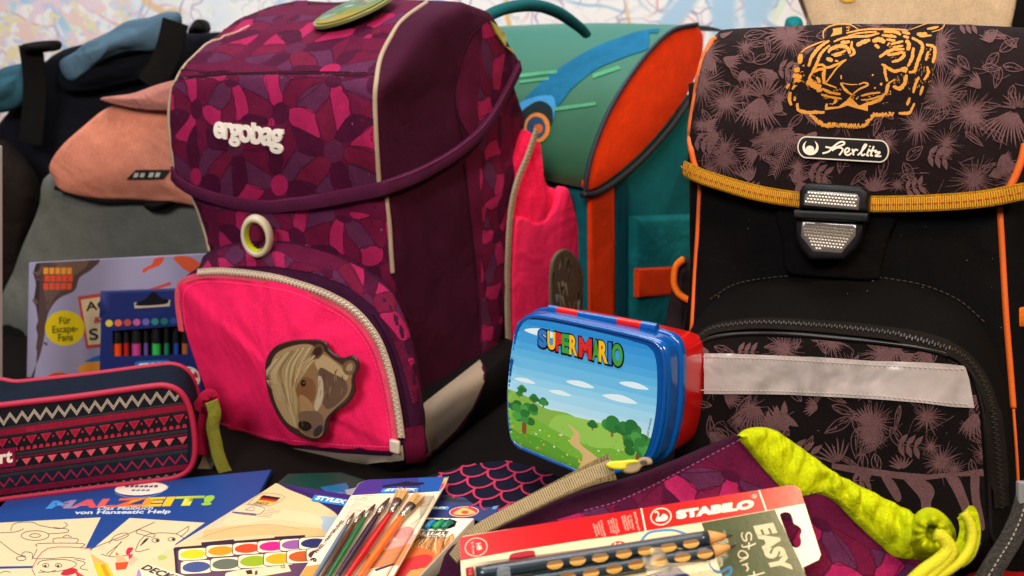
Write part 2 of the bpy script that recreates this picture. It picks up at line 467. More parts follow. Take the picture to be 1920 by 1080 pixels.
def flat(z, tilt=0, y0=.5):
    """a lying face at height z (at distance y0), rising away from the camera by tilt degrees"""
    t = radians(tilt); return Fr((0, y0, z), (1, 0, 0), (0, cos(t), sin(t)))
def film(name='clear_film', rough=.06, fac=.05):
    """thin clear plastic: see-through with a sharp sheen"""
    if name in MATS: return MATS[name]
    m = bpy.data.materials.new(name); m.use_nodes = True; nt = m.node_tree; N = nt.nodes; L = nt.links; N.remove(N['Principled BSDF'])
    t = N.new('ShaderNodeBsdfTransparent'); t.inputs[0].default_value = (.96, .96, .96, 1); g = N.new('ShaderNodeBsdfGlossy'); g.inputs['Roughness'].default_value = rough
    fr = N.new('ShaderNodeFresnel'); fr.inputs['IOR'].default_value = 1.22; n = N.new('ShaderNodeTexNoise'); n.inputs['Scale'].default_value = 38; n.inputs['Detail'].default_value = 2
    tc = N.new('ShaderNodeTexCoord'); L.new(tc.outputs['Object'], n.inputs['Vector']); b = N.new('ShaderNodeBump'); b.inputs['Strength'].default_value = .12; b.inputs['Distance'].default_value = .01
    L.new(n.outputs['Fac'], b.inputs['Height']); L.new(b.outputs[0], g.inputs['Normal']); L.new(b.outputs[0], fr.inputs['Normal'])
    x = N.new('ShaderNodeMixShader'); L.new(fr.outputs[0], x.inputs[0]); L.new(t.outputs[0], x.inputs[1]); L.new(g.outputs[0], x.inputs[2]); L.new(x.outputs[0], N['Material Output'].inputs['Surface'])
    MATS[name] = m; return m
def box(name, fr, x0, x1, y0, y1, w0, w1, m, parent, r=.001, rc=.001, **k):
    return slab(name, rrect(x0, x1, y0, y1, rc, 3), fr, w0, w1, m, parent, r=r, seg=2, **k)
# ================================================================== the setting: table and wall
def build_setting():
    m = mat('dark_table', '#100d0c', rough=.9, spec=.08, bump=.1, bscale=200, var=.2, vscale=9)
    V = [(-1.6, .15, -.02), (1.6, .15, -.02), (1.6, 1.6, -.02), (-1.6, 1.6, -.02), (-1.6, .15, 0), (1.6, .15, 0), (1.6, 1.6, 0), (-1.6, 1.6, 0)]
    F = [[0, 3, 2, 1], [4, 5, 6, 7], [0, 1, 5, 4], [1, 2, 6, 5], [2, 3, 7, 6], [3, 0, 4, 7]]
    t = mk('table', V, F, m, smooth=False, kind='structure')
    # wall behind the table
    mw = mat('wall_paint', '#d9d6d0', rough=.9, bump=.1, bscale=120)
    V = [(-2.4, 1.66, -.9), (2.4, 1.66, -.9), (2.4, 1.66, 2.2), (-2.4, 1.66, 2.2), (-2.4, 1.72, -.9), (2.4, 1.72, -.9), (2.4, 1.72, 2.2), (-2.4, 1.72, 2.2)]
    F = [[0, 1, 2, 3], [5, 4, 7, 6], [3, 2, 6, 7], [0, 4, 5, 1], [1, 5, 6, 2], [0, 3, 7, 4]]
    mk('wall', V, F, mw, smooth=False, kind='structure')
    # the map hung on it: a street map, pale paper with coloured lines and tinted quarters
    m = bpy.data.materials.new('map_print'); m.use_nodes = True; nt = m.node_tree; N = nt.nodes; L = nt.links; b = N['Principled BSDF']
    b.inputs['Roughness'].default_value = .55
    tc = N.new('ShaderNodeTexCoord')
    def noise_n(sc, det=4, dist=0.0):
        n = N.new('ShaderNodeTexNoise'); n.inputs['Scale'].default_value = sc; n.inputs['Detail'].default_value = det
        n.inputs['Distortion'].default_value = dist; L.new(tc.outputs['Object'], n.inputs['Vector']); return n
    def ramp(src, a, b_):
        r = N.new('ShaderNodeMapRange'); r.inputs[1].default_value = a; r.inputs[2].default_value = b_; L.new(src, r.inputs[0]); return r.outputs[0]
    def over(base, fac, col):
        x = N.new('ShaderNodeMix'); x.data_type = 'RGBA'; L.new(fac, x.inputs[0])
        if isinstance(base, tuple): x.inputs[6].default_value = base
        else: L.new(base, x.inputs[6])
        x.inputs[7].default_value = (*lin(col), 1); return x.outputs[2]
    c = (*lin('#e9eaec'), 1)
    c = over(c, ramp(noise_n(3.1, 5, .8).outputs['Fac'], .52, .60), '#d5e2ee')
    c = over(c, ramp(noise_n(5.3, 5, .5).outputs['Fac'], .60, .66), '#e8dcdc')
    c = over(c, ramp(noise_n(9.7, 3, 1.5).outputs['Fac'], .63, .68), '#d8e6d2')
    for sc, wd, col, rnd in ((22, .035, '#c9ccd4', 1), (9, .028, '#dba6aa', .9), (7, .03, '#9cc0de', .8), (5.2, .026, '#d9b878', 1), (13, .02, '#a79bbd', .9), (4.1, .04, '#a4c8e4', 1)):
        nz = noise_n(sc*.8, 2); mp = N.new('ShaderNodeMix'); mp.data_type = 'RGBA'; mp.inputs[0].default_value = .12
        L.new(tc.outputs['Object'], mp.inputs[6]); L.new(nz.outputs['Color'], mp.inputs[7])
        v = N.new('ShaderNodeTexVoronoi'); v.feature = 'DISTANCE_TO_EDGE'; v.inputs['Scale'].default_value = sc; v.inputs['Randomness'].default_value = rnd
        L.new(mp.outputs[2], v.inputs['Vector'])
        g = N.new('ShaderNodeMath'); g.operation = 'MULTIPLY'
        L.new(ramp(v.outputs['Distance'], wd, wd*.5), g.inputs[0]); L.new(ramp(noise_n(sc*.5+1.7, 2).outputs['Fac'], .44, .52), g.inputs[1])
        c = over(c, g.outputs[0], col)
    # a dense, dotted quarter towards the left
    sx = N.new('ShaderNodeSeparateXYZ'); L.new(tc.outputs['Object'], sx.inputs[0])
    for sc, col in ((30, '#e0cddb'), (38, '#e2d9b4'), (46, '#c4c9e2'), (26, '#e4cac6')):
        g = N.new('ShaderNodeMath'); g.operation = 'MULTIPLY'
        L.new(ramp(noise_n(sc, 2).outputs['Fac'], .56, .60), g.inputs[0]); L.new(ramp(sx.outputs['X'], -.62, -.78), g.inputs[1]); c = over(c, g.outputs[0], col)
    L.new(c, b.inputs['Base Color'])
    V = []; F = []; nx, ny = 40, 16
    for j in range(ny+1):
        for i in range(nx+1):
            x = -1.7+3.4*i/nx; z = .05+1.3*j/ny; V.append((x, 1.648-.004*noise.noise(Vector((x*3, z*3, 2))), z))
    for j in range(ny):
        for i in range(nx): a = j*(nx+1)+i; F.append([a, a+1, a+nx+2, a+nx+1])
    o = mk('wall_map', V, F, m, bvh=False)
    tag(o, 'large pale street map with fine coloured lines hung on the wall behind the bags', 'map')
build_setting()
# ================================================================== the plum backpack with the pink pocket
FLOWER_COL = dict(P='#9f1d52', M='#621034', V='#572446', D='#470c2e', R='#6b1436', W='#581f40')
FLOWERS = """P 10,150 40,170 65,250 70,330 20,410 8,300/P 135,125 205,120 220,190 215,265 180,285 150,210/V 45,170 140,150 155,230 160,270 110,215/M 40,180 110,215 175,290 180,370 70,330 65,250/P 258,310 320,310 380,345 388,440 340,450 290,420 260,375/P 170,365 210,400 205,460 150,560 70,520 110,460
D 70,330 170,370 110,460 60,510 20,520 20,410/M 235,120 350,140 330,220 285,300 255,310 225,260 220,190/P 290,100 405,100 400,140 350,145/V 345,180 420,145 455,185 440,280 375,340 320,310 285,295 310,240/M 440,280 455,200 475,300 480,430 390,440 385,345/P 450,190 500,170 545,230 568,350 520,400 490,430 478,400 475,300
V 500,150 520,95 660,95 690,180 700,270 600,220 520,190/M 520,190 600,225 720,300 730,380 640,400 560,370 568,350 550,250/P 665,110 770,100 775,180 798,240 795,285 730,310 690,210/V 775,100 850,140 810,210 795,235 775,170/M 850,140 1070,130 1030,190 900,290 870,325 810,300 800,240/V 885,300 960,200 1080,150 1120,180 1100,270 1020,360 950,330
P 845,330 950,325 1015,365 1050,525 960,490 870,450 838,400/R 1020,360 1110,260 1130,330 1160,480 1130,540 1075,550 1040,470/P 1115,190 1190,170 1245,270 1258,365 1200,440 1160,480 1140,380/M 1200,200 1400,275 1410,400 1260,370 1245,270/V 1190,150 1420,130 1408,270 1300,240 1210,200/D 1260,370 1405,410 1330,500 1210,560 1150,540 1165,490
P 1250,575 1320,500 1410,440 1420,615 1330,600/R 1205,620 1250,580 1420,615 1425,770 1330,730 1230,690/D 1130,700 1190,690 1250,760 1275,850 1140,860 1120,780/R 870,820 920,740 1040,650 1125,690 1090,780 1010,860 930,830/V 795,800 810,720 900,610 1030,650 920,740 870,820/D 860,450 1000,510 1070,560 1075,640 1000,650 910,620 890,560
M 830,440 890,540 870,620 800,740 790,640/D 690,600 790,640 785,740 745,780 700,720/M 520,620 690,600 700,720 715,770 600,710 540,660/V 545,680 620,715 720,790 715,860 650,875 560,830/P 555,835 670,880 610,950 475,935 510,880/D 455,670 530,660 550,740 555,830 475,930 455,800/V 375,800 450,690 458,800 460,930 375,900
R 290,760 330,690 430,615 460,660 400,770 370,805/V 230,740 245,650 300,585 390,625 330,690 290,760 250,800/D 250,790 350,780 375,890 250,850/M 60,560 150,560 165,700 80,640/V 70,640 170,720 175,830 90,790/M 215,400 290,440 290,560 240,650 215,560/D 150,560 210,440 220,570 235,660 215,740 165,700/D 290,440 400,500 450,600 390,610 300,590
M 400,450 600,390 700,400 720,440 690,600 520,610 450,590/P 690,400 735,395 740,450 690,440/D 560,370 690,400 680,440 520,420/D 850,820 1000,830 1015,890 830,920/V 1020,870 1100,780 1140,870 1140,890 1020,900/V 1240,700 1420,770 1425,840 1280,860"""
DOTS = (('D', 215, 335, 40, 70), ('D', 783, 362, 60, 75), ('W', 1140, 615, 68, 78), ('P', 775, 845, 58, 72), ('P', 210, 790, 37, 62), ('D', 1135, 150, 62, 42), ('D', 450, 160, 46, 28), ('W', 478, 600, 52, 50), ('D', 1400, 180, 40, 60))
def flower_tile(E):
    """the flower print of the lid, as polygons in metres about its middle"""
    def L(x, y): return np.array(E.px(310+x/3.6, 112+y/3.6, .008))
    c = L(715, 520); out = []; lines = []
    for t in FLOWERS.replace('\n', '/').split('/'):
        k, *pts = t.split(); P = [tuple(L(*map(float, p.split(',')))-c) for p in pts]; Q = [tuple(q) for q in spline(P, 3, True)]
        out.append((Q, FLOWER_COL[k])); lines.append((stroke(Q+Q[:1], .0007), '#3d0a28'))
    dots = [([tuple(L(*q)-c) for q in ellipse(x, y, rx, ry, 20)], FLOWER_COL[k]) for k, x, y, rx, ry in DOTS]
    return out+lines+dots, c
def tiles(tile, spots):
    """copies of the tile: spots = (x, y, turn in degrees, scale, mirrored)"""
    out = []
    for x, y, a, s, f in spots:
        ca, sa = cos(radians(a))*s, sin(radians(a))*s
        for P, col in tile: out.append(([(x+(f*p)*ca-q*sa, y+(f*p)*sa+q*ca) for p, q in P], col))
    return out
def lattice(x0, x1, y0, y1, dx, dy, seed=1):
    g = random.Random(seed); out = []; j = 0; y = y0
    while y < y1:
        x = x0+(dx/2 if j % 2 else 0)
        while x < x1:
            out.append((x+g.uniform(-.08, .08)*dx, y+g.uniform(-.08, .08)*dy)); x += dx
        y += dy; j += 1
    g.shuffle(out); return out
def frame_px(fr, polys, w=0.0):
    return [([topx(fr.at(x, y, w)) for x, y in p], c) for p, c in polys]

TILE_STORE = {}
def build_ergobag():
    O = tab(795, 893); E0 = upright(O, 30); E = upright(E0.at(0, 0, -.022), 30); S = Fr(E.O, -E.Z, E.Y)   # S: its right-hand side, x = depth
    T = thing('school_backpack', 'tall plum backpack with whirling flower print, neon pink front pocket and white lettering', 'backpack', E.at(-.12, 0, -.08))
    plain = fabric('plum_cloth', '#3d0d27', var=.10); dark = fabric('black_base', '#0d0b0c', rough=.6); trim = fabric('plum_webbing', '#66244c', weave=.8, wvs=3600, wr=.1)
    pipe = mat('beige_piping', '#a08c76', rough=.7, bump=.3, bscale=900); thread = mat('plum_thread', '#8a3a68', rough=.8)
    # -------- body: rounded box narrowing downwards
    L = [E.px(*q) for q in ((322, 150), (322, 330), (350, 380), (378, 475), (398, 600), (418, 800))]; R_ = [E.px(*q) for q in ((706, 150), (713, 350), (731, 400), (736, 510), (752, 700), (760, 860))]
    L = [(b, a) for a, b in L]; R_ = [(b, a) for a, b in R_]; Ls = sorted(L); Rs = sorted(R_)
    def xl(z): return interp(Ls, z)+.004
    def xr(z): return interp(Rs, z)-.003
    def dep(z): return interp([(0, .185), (.1, .22), (.2, .262), (.29, .278), (.35, .242)], z)
    def ring(z, ins=0.0):
        P = rrect(xl(z)+ins, xr(z)-ins, -dep(z)+ins, 0-ins, [.03, .03, .014, .014], 5); P = resample(P, 110); out = []
        for x, w_ in P:
            u = (x-xl(z))/(xr(z)-xl(z)); bul = .006*sin(pi*min(1, max(0, u)))*sin(pi*min(1, z/.36))
            out.append(E.at(x, z, w_+(bul if w_ > -.02 else 0)))
        return out
    zs = [.002, .012]+list(np.linspace(.03, .345, 24)); rings = [ring(.001, .012), ring(.001, .004)]+[ring(z) for z in zs]+[ring(.35, .02)]
    V, F = rings_mesh(rings); V = puff(V, .003, 30)
    body = mk('body', V, F, plain, T)
    # black moulded base, hugging the lower edge
    rb = []
    for z, g in ((.0, -.004), (.004, .003), (.03, .006), (.048, .005), (.052, .001)):
        P = resample(rrect(xl(.03)-g+.012, xr(.03)+g+.022, -dep(.03)-g, .030+g, [.03, .03, .018, .04], 5), 110)
        rb.append([E.at(x, z+.012*max(0, (w_+.03))*0 + (.0 if z < .02 else .10*max(0, -w_-.05)*(.3)), w_) for x, w_ in P])
    V, F = rings_mesh(rb); base = mk('base', puff(V, .003, 24, 5), F, dark, T)
    # -------- lid
    hemF = sorted(E.px(*q, .008) for q in ((318, 322), (350, 345), (390, 362), (450, 378), (520, 384), (600, 374), (660, 362), (712, 350)))
    def lxl(z): return interp(sorted((b, a) for a, b in [E.px(313, 140, .008), E.px(309, 200, .008), E.px(319, 330, .008)]), z)
    def lxr(z): return interp(sorted((b, a) for a, b in [E.px(712, 140, .008), E.px(709, 200, .008), E.px(716, 350, .008)]), z)
    Sd = S.shift(w=lxr(.3))
    hemS = sorted(Sd.px(*q) for q in ((716, 350), (790, 322), (868, 276), (920, 222), (972, 128)))
    DL = .245
    def ztop(d, u): return interp([(-.01, .338), (0, .345), (.04, .375), (.08, .397), (.125, .411), (.17, .402), (.245, .345), (.26, .33)], d)+.004*sin(pi*min(1, max(0, u)))-.003
    P0 = resample(rrect(0, 1, 0, 1, [.10, .10, .045, .045], 6), 160)      # u across, v from back to front
    def lid_pt(u, v, z, w_extra=0):
        x = lxl(min(z, .345))+(lxr(min(z, .345))-lxl(min(z, .345)))*u; w_ = -DL+(DL+.008)*v; return x, w_
    rings = []
    hz = []
    for u, v in P0:
        x, w_ = lid_pt(u, v, .28)
        hf = interp(hemF, x); hs = interp(hemS, -w_)
        hz.append(hf if v > .93 else (hs if u > .5 else interp([(0, hemF[0][1]), (.24, .335)], -w_)))
    hz = list(np.convolve(np.r_[hz[-3:], hz, hz[:3]], np.ones(7)/7, 'valid'))
    for k in range(9):
        r = []
        for (u, v), h in zip(P0, hz):
            x0, w0 = lid_pt(u, v, .3); zt = ztop(-w0, u)-.010; z = h+(zt-h)*k/8
            x, w_ = lid_pt(u, v, z); bul = .005*sin(pi*k/8)*(1 if v > .9 else 0)
            r.append(E.at(x, z, w_+bul))
        rings.append(r)
    for s in (.985, .965, .93, .8, .6, .4, .2, .06):
        r = []
        for u, v in P0:
            uu = .5+(u-.5)*s; vv = .5+(v-.5)*(1-(1-s)*1.0); x, w_ = lid_pt(uu, vv, .345)
            drop = {.985: .0045, .965: .0015}.get(s, 0); r.append(E.at(x, ztop(-w_, uu)-drop, w_))
        rings.append(r)
    V, F = rings_mesh(rings, cap0=False); V = puff(V, .004, 16, 2); lid = mk('lid', V, F, plain, T)
    SURFS = [lid, body]
    # hem trim round the lid
    hp = [(313, 330), (350, 357), (390, 374), (450, 389), (520, 394), (600, 383), (660, 371), (716, 359), (790, 331), (866, 285), (920, 229), (974, 128)]
    P, Nn = surf_path([(x, y-14) for x, y in hp], [lid], .001, 8); P = [p-np.array([0, 0, .0022]) for p in P]
    up = []
    Ns = [unit(sum(Nn[max(0, i-3):i+4])) for i in range(len(Nn))]
    tr = ribbon('hem_trim', [p-np.array([0, 0, .001]) for p in P], Ns, .0125, trim, T, .0022)
    bits('stitching', [p+np.array([0, 0, .0042]) for p in P], [q for q in Ns], .0034, (.0024, .0008, .0005), thread, T, lift=.0024)
    # -------- flower prints
    TL, tc = flower_tile(E); GR = '#5a1034'; TILE_STORE['tile'] = TL
    allf = [(rrect(-.5, .2, .05, .5, .01, 2), GR)]+tiles(TL, [(tc[0], tc[1], 0, 1, 1)])
    mask = [(322, 152), (420, 143), (520, 141), (620, 141), (702, 143), (703, 250), (708, 347), (600, 371), (520, 378), (450, 374), (390, 358), (322, 322)]
    printed('flower_print', frame_px(E, allf, .008), [lid], T, mask=mask, kind='stuff')
    # lid top: pattern drawn on the sloping top
    TOP = Fr(E.at(0, .345, .0), E.X, E.at(0, .395, -.09)-E.at(0, .345, 0))
    pt = [(rrect(-.6, .3, -.2, .5, .01, 2), GR)]+tiles(TL, [(-.10, .05, 0, 1, -1), (-.36, .05, 0, 1, 1), (-.16, .20, 0, 1, 1)])
    mask = [(320, 147), (420, 137), (520, 135), (620, 135), (703, 137), (712, 112), (735, 72), (760, 35), (790, 8), (800, -20), (440, -20), (436, 22), (400, 42), (350, 84), (322, 128)]
    printed('flower_print', frame_px(TOP, pt), [lid], T, mask=mask, kind='stuff', step=9)
    sew('crease_seam', [(322, 149), (420, 139), (520, 137), (620, 138), (704, 140)], [lid], mat('dark_seam', '#2a0818', rough=.9), T, pitch=.003, size=(.0031, .0011, .0004))
    g = random.Random(17); worn = []
    for _ in range(70):
        x = g.uniform(326, 700); y = 145-.012*(x-330)+abs(g.gauss(0, 3.2))*g.choice((-1, 1, 1)); worn.append((stroke([(x, y), (x+g.uniform(1.5, 7), y+g.uniform(-1, 1))], g.uniform(.6, 1.8), .4), g.choice(['#7d4459', '#6f3a4e', '#8a5467'])))
    printed('worn_crease', worn, [lid], lid, step=None, kind='stuff', lift=.0010)
    lint('lint', 45, (330, 20, 900, 680), [lid, body], mat('lint_fibre', '#a99a98', rough=.9), T, 4, .0009)
    # body front between lid and pocket
    pb = [(rrect(-.5, .2, .05, .5, .01, 2), GR)]+tiles(TL, [(tc[0]+.03, tc[1]-.115, 0, 1, -1), (tc[0]-.01, tc[1]-.20, 0, 1, 1)])
    mask = [(352, 372), (400, 385), (500, 398), (600, 392), (724, 366), (731, 510), (770, 600), (600, 520), (420, 480), (381, 480)]
    printed('flower_print', frame_px(E, pb), [body], T, mask=mask, kind='stuff')
    # rear gusset on the right-hand side
    ps = [(rrect(-.3, .6, -.2, .7, .01, 2), GR)]+tiles(TL, [(.20, .30, 90, 1, 1), (.20, .08, 90, 1, -1), (.34, .2, 90, 1, 1)])
    mask = [(872, 300), (900, 268), (930, 215), (985, 150), (1010, 230), (975, 330), (955, 420), (950, 700), (945, 800), (910, 800), (903, 690), (892, 520), (880, 400)]
    printed('flower_print', frame_px(Sd, ps), [body], T, mask=mask, kind='stuff')
    mask = [(888, 60), (912, 42), (940, 70), (972, 112), (935, 190), (882, 258), (862, 225), (850, 180), (858, 120)]
    printed('flower_print', frame_px(Sd, ps), [lid], T, mask=mask, kind='stuff', lift=.0005)
    # -------- piping and seams
    piping('piping', [(800, 5), (757, 36), (735, 66), (714, 108), (706, 150), (703, 190), (706, 270), (711, 345)], [lid], .0022, pipe, T)
    piping('piping', [(724, 368), (730, 420), (733, 470), (736, 512)], [body], .0022, pipe, T)
    piping('piping', [(452, 18), (440, 22), (400, 44), (352, 84), (322, 128), (316, 160), (313, 230), (321, 318)], [lid], .0018, pipe, T)
    piping('piping', [(349, 375), (362, 425), (379, 474)], [body], .0018, pipe, T)
    sm = fabric('plum_seam', '#2b0a1c')
    piping('side_seam', [(902, 48), (880, 75), (862, 120), (852, 175), (858, 225), (870, 272)], [lid], .0013, sm, T)
    piping('side_seam', [(868, 305), (880, 400), (891, 500), (900, 600), (904, 690)], [body], .0012, sm, T)
    # -------- front pocket: rings from the body outwards, traced at their own depth
    out0 = spline([(376, 500), (400, 470), (440, 456), (500, 452), (560, 458), (620, 474), (680, 502), (735, 548), (768, 615), (785, 700), (796, 800), (798, 862), (700, 872), (560, 868), (440, 835), (408, 760), (385, 640)], 6, True)
    out1 = spline([(372, 510), (398, 492), (440, 480), (500, 480), (560, 484), (620, 498), (680, 528), (730, 575), (760, 635), (778, 710), (790, 800), (792, 858), (700, 866), (560, 860), (440, 828), (400, 760), (378, 640)], 6, True)
    out2 = spline([(344, 530), (372, 514), (420, 502), (500, 506), (560, 513), (615, 527), (668, 555), (712, 600), (742, 665), (760, 740), (772, 810), (775, 850), (700, 854), (560, 848), (440, 818), (385, 740), (352, 620)], 6, True)
    out3 = spline([(344, 534), (372, 522), (420, 519), (500, 528), (560, 543), (615, 566), (660, 594), (695, 640), (718, 700), (733, 770), (742, 830), (738, 846), (660, 844), (540, 832), (420, 803), (378, 715), (345, 600)], 6, True)
    n = 140; rg = []
    for o, w_ in ((out0, -.006), (out0, .010), (out1, .026), (out2, .034), (out3, .0385)):
        q = [E.px(x, y, w_) for x, y in resample(o, n)]; rg.append([E.at(a, b, w_) for a, b in q])
    mid = []
    for a, b in zip(rg[2], rg[3]): mid.append((a+b)/2+E.Z*.002)
    rg.insert(3, mid)
    c = sum(rg[-1])/n
    for s, cr in ((.8, -.006), (.5, -.008), (.2, -.008)): rg.append([c+(p-c)*s+E.Z*cr for p in rg[-1-{.8: 0, .5: 1, .2: 2}[s]]] if s == .8 else [c+(p-c)*s+E.Z*cr for p in rg[5]])
    V, F = rings_mesh(rg, cap0=False); pocket = mk('front_pocket', puff(V, .002, 26, 3), F, fabric('pocket_plum', '#3a1230'), T)
    pk = [(rrect(-.5, .3, -.1, .6, .01, 2), GR)]+tiles(TL, [(-.17, .14, -8, .85, 1), (-.02, .10, -60, .85, -1)])
    band = [(379, 505), (402, 474), (440, 459), (500, 455), (560, 461), (620, 477), (680, 505), (735, 551), (766, 615), (783, 700), (790, 760), (775, 757), (757, 690), (735, 630), (705, 577), (650, 535), (590, 512), (520, 500), (440, 499), (390, 507)]
    printed('flower_print', frame_px(E, pk, .02), [pocket], pocket, mask=band, kind='stuff')
    sew('stitching', [(390, 507), (440, 499), (520, 500), (590, 512), (650, 535), (705, 577), (735, 630), (757, 690), (775, 757)], [pocket], thread, pocket)
    sew('stitching', [(700, 590), (728, 640), (748, 700), (762, 770), (768, 812)], [pocket], sm, pocket, pitch=.0022, size=(.0016, .0016, .0006))
    # grey reflective strip under the pink panel, plum tab beside it
    refl = mat('reflective_beige', '#9a8b7c', rough=.5, bump=.4, bscale=1600, var=.06, spec=.6)
    printed('reflective_strip', [([(520, 832), (640, 845), (736, 850), (757, 832), (760, 858), (700, 866), (560, 858)], '#9c8d7d')], [pocket, base], pocket, lift=.003, m=P_MATT)
    printed('plum_tab', [([(760, 800), (790, 795), (796, 860), (762, 862)], '#5c0c2c')], [pocket, base], pocket, lift=.0034)
    # pink panel
    pink = fabric('neon_pink_cloth', '#ff2466', rough=.7, wr=.9, wscale=9, var=.10, vscale=12)
    pin = [E.px(x, y, .040) for x, y in resample(spline([(337, 545), (345, 527), (372, 517), (420, 515), (500, 524), (560, 539), (615, 562), (662, 592), (700, 640), (722, 700), (736, 770), (744, 828), (736, 846), (640, 841), (520, 829), (410, 799), (374, 712), (345, 610)], 6, True), 150)]
    def wob(v):
        q = v-E.O; return .006*noise.noise(Vector((q @ E.X*20, q @ E.Y*6, 1)))+.0035*noise.noise(Vector((q @ E.X*55+q @ E.Y*10, q @ E.Y*14, 4)))
    panel = slab('pink_panel', pin, E, .037, .0405, pink, T, r=.0015, crown=.010, wob=wob)
    edge = [(341, 620), (334, 560), (342, 531), (372, 518), (420, 516), (500, 525), (560, 540), (615, 563), (662, 593), (700, 641), (722, 701), (736, 771), (743, 828)]
    binding = fabric('coral_binding', '#f0566e', wr=.1)
    P, Nn = surf_path(edge, None, 0, 8, frame=E, w=.0395)
    ribbon('binding', P, Nn, .006, binding, panel, .0018)
    zp = [(x+4, y-8) if i > 3 else (x, y-7) for i, (x, y) in enumerate(edge[3:])]; zp = [(x+7*max(0, (i-3))/7, y) for i, (x, y) in enumerate(zp)]
    P, Nn = surf_path(zp, None, 0, 10, frame=E, w=.0405)
    cream = mat('cream_zip', '#d8c9b4', rough=.45, spec=.5)
    ribbon('zip_tape', P, Nn, .0075, fabric('zip_tape_cloth', '#b5a08e', wr=0), panel, .0008)
    bits('zip_teeth', P, Nn, .0021, (.0014, .0034, .0013), cream, panel, stagger=.0007, lift=.0009)
    box('zip_end', Fr(E.wp(742, 836, .041), E.X, E.Y), -.005, .005, -.006, .006, 0, .003, cream, panel, r=.001, rc=.0015)
    sew('stitching', [(349, 620), (344, 560), (352, 540), (374, 530), (420, 529), (500, 538), (560, 552), (612, 577), (655, 604), (690, 650), (712, 708), (725, 772), (731, 826)], [panel], mat('pink_thread', '#ff4a86', rough=.8), panel)
    sew('stitching', [(412, 793), (520, 822), (640, 834), (730, 838)], [panel], MATS['pink_thread'], panel)
    # lower side wedge: reflective, with plum edging
    printed('reflective_wedge', [([(793, 763), (800, 757), (900, 679), (905, 690), (903, 715), (880, 765), (850, 805), (815, 838), (798, 848), (793, 846)], '#9c8b79')], [base, body], T, m=P_MATT, lift=.003, step=10, cling=True)
    piping('wedge_edging', [(905, 684), (904, 716), (882, 768), (852, 809), (817, 842), (796, 855)], [base, body, pocket], .0022, fabric('wedge_plum', '#3c0c24'), T, lift=.001)
    # -------- ring clasp
    c = E.wp(482, 443, .030); ring_c = Fr(c, E.X*cos(.42)-E.Z*sin(.42), E.Y)
    ro, ri, hw = .0135, .0098, .006; sec = [(ro, -hw*.7), (ro+.001, 0), (ro, hw*.7), (ro-.001, hw), (ri+.0008, hw), (ri, hw*.8), (ri-.0004, 0), (ri, -hw*.8), (ri+.0008, -hw), (ro-.001, -hw)]
    rg = []
    for k in range(41):
        t = 2*pi*k/40; rg.append([ring_c.at(q*cos(t)*1.02, q*sin(t)*1.42, w_) for q, w_ in sec])
    V, F = rings_mesh(rg, False, False)
    rc = mk('ring_clasp', V, F, mat('clasp_plastic', '#b9b098', rough=.4, sss=.1), T)
    rg = []
    for k in range(41):
        t = 2*pi*k/40; j = .0004*(k % 2); rg.append([ring_c.at(q*cos(t)*1.02, q*sin(t)*1.42, w_) for q, w_ in ((ri-.0002-j, -hw*.8), (ri-.001-j, 0), (ri-.0002-j, hw*.75))])
    V = [p for r in rg for p in r]; F = []
    for k in range(40):
        for i in range(2): F.append([k*3+i, k*3+i+1, k*3+4+i, k*3+3+i])
    mk('ring_lining', V, F, mat('neon_rubber', '#c3cf12', rough=.5), rc)
    tube('ring_holder', [E.wp(474, 402, .012), E.wp(476, 410, .022), E.wp(479, 418, .030)], .006, fabric('holder_plum', '#4a1a38'), rc, flat=.3)
    # -------- lettering on the lid
    word('lettering', 'ergobag', [(403, 268), (533, 289), (535, 236), (405, 222)], [lid], lid, '#efe6da', m=mat('raised_rubber', None, rough=.5, spec=.3, attr=True), bold=.034, space=.90, thick=.0016, warp=lambda u, v: (u, v*.2/.215 if v < .215 else (.2+(v-.215)*.70/.57 if v < .785 else .90+(v-.785)*.10/.215)))
    # -------- round patch on top
    tp = cast(668, 28, [lid]); fr = Fr(tp[0]+tp[1]*.004, E.X*.97+E.Y*.16, unit(-E.Z*.92+E.Y*.38))
    disc = slab('round_patch', ellipse(0, 0, .041, .041, 48), fr, 0, .0032, mat('patch_edge', '#6f6f38', rough=.3), T, r=.0012)
    disc['label'] = 'round picture patch with a painted green and yellow landscape lying on the lid'
    g = random.Random(5); ps = [(ellipse(0, 0, .0385, .0385, 40), '#4f7062'), ([(-.038, -.01), (.038, .0), (.03, -.03), (0, -.039), (-.03, -.03)], '#6f742a'), ([(-.03, -.024), (.03, -.02), (.018, -.036), (-.015, -.037)], '#8f761c')]
    for _ in range(26):
        x, y = g.uniform(-.03, .03), g.uniform(-.03, .03)
        ps.append((ellipse(x, y, g.uniform(.002, .008), g.uniform(.001, .005), 10, g.uniform(0, 180)), g.choice(['#45665f', '#5f7d72', '#8f805a', '#7d4838', '#9a946e', '#50642a', '#78887f'])))
    printed('landscape_print', frame_px(fr, ps, .0032), [disc], disc, m=P_MATT, step=6, mask=[topx(fr.at(x, y, .0032)) for x, y in ellipse(0, 0, .0375, .0375, 40)])
    # small yellow patch at the rear edge of the lid
    printed('yellow_patch', [([(915, 40), (926, 48), (945, 66), (962, 96), (957, 101), (942, 88), (926, 64)], '#b3a63a')], [lid], T, m=P_GLOSS, lift=.002, thick=.002)
    # -------- horse patch
    ol = spline([(497, 700), (500, 672), (515, 650), (545, 639), (580, 637), (598, 638), (612, 644), (617, 656), (632, 668), (645, 671), (657, 667), (669, 674), (672, 690), (663, 710), (664, 735), (652, 757), (630, 772), (617, 785), (614, 806), (604, 820), (588, 826), (565, 820), (545, 810), (524, 786), (505, 745)], 4, True)
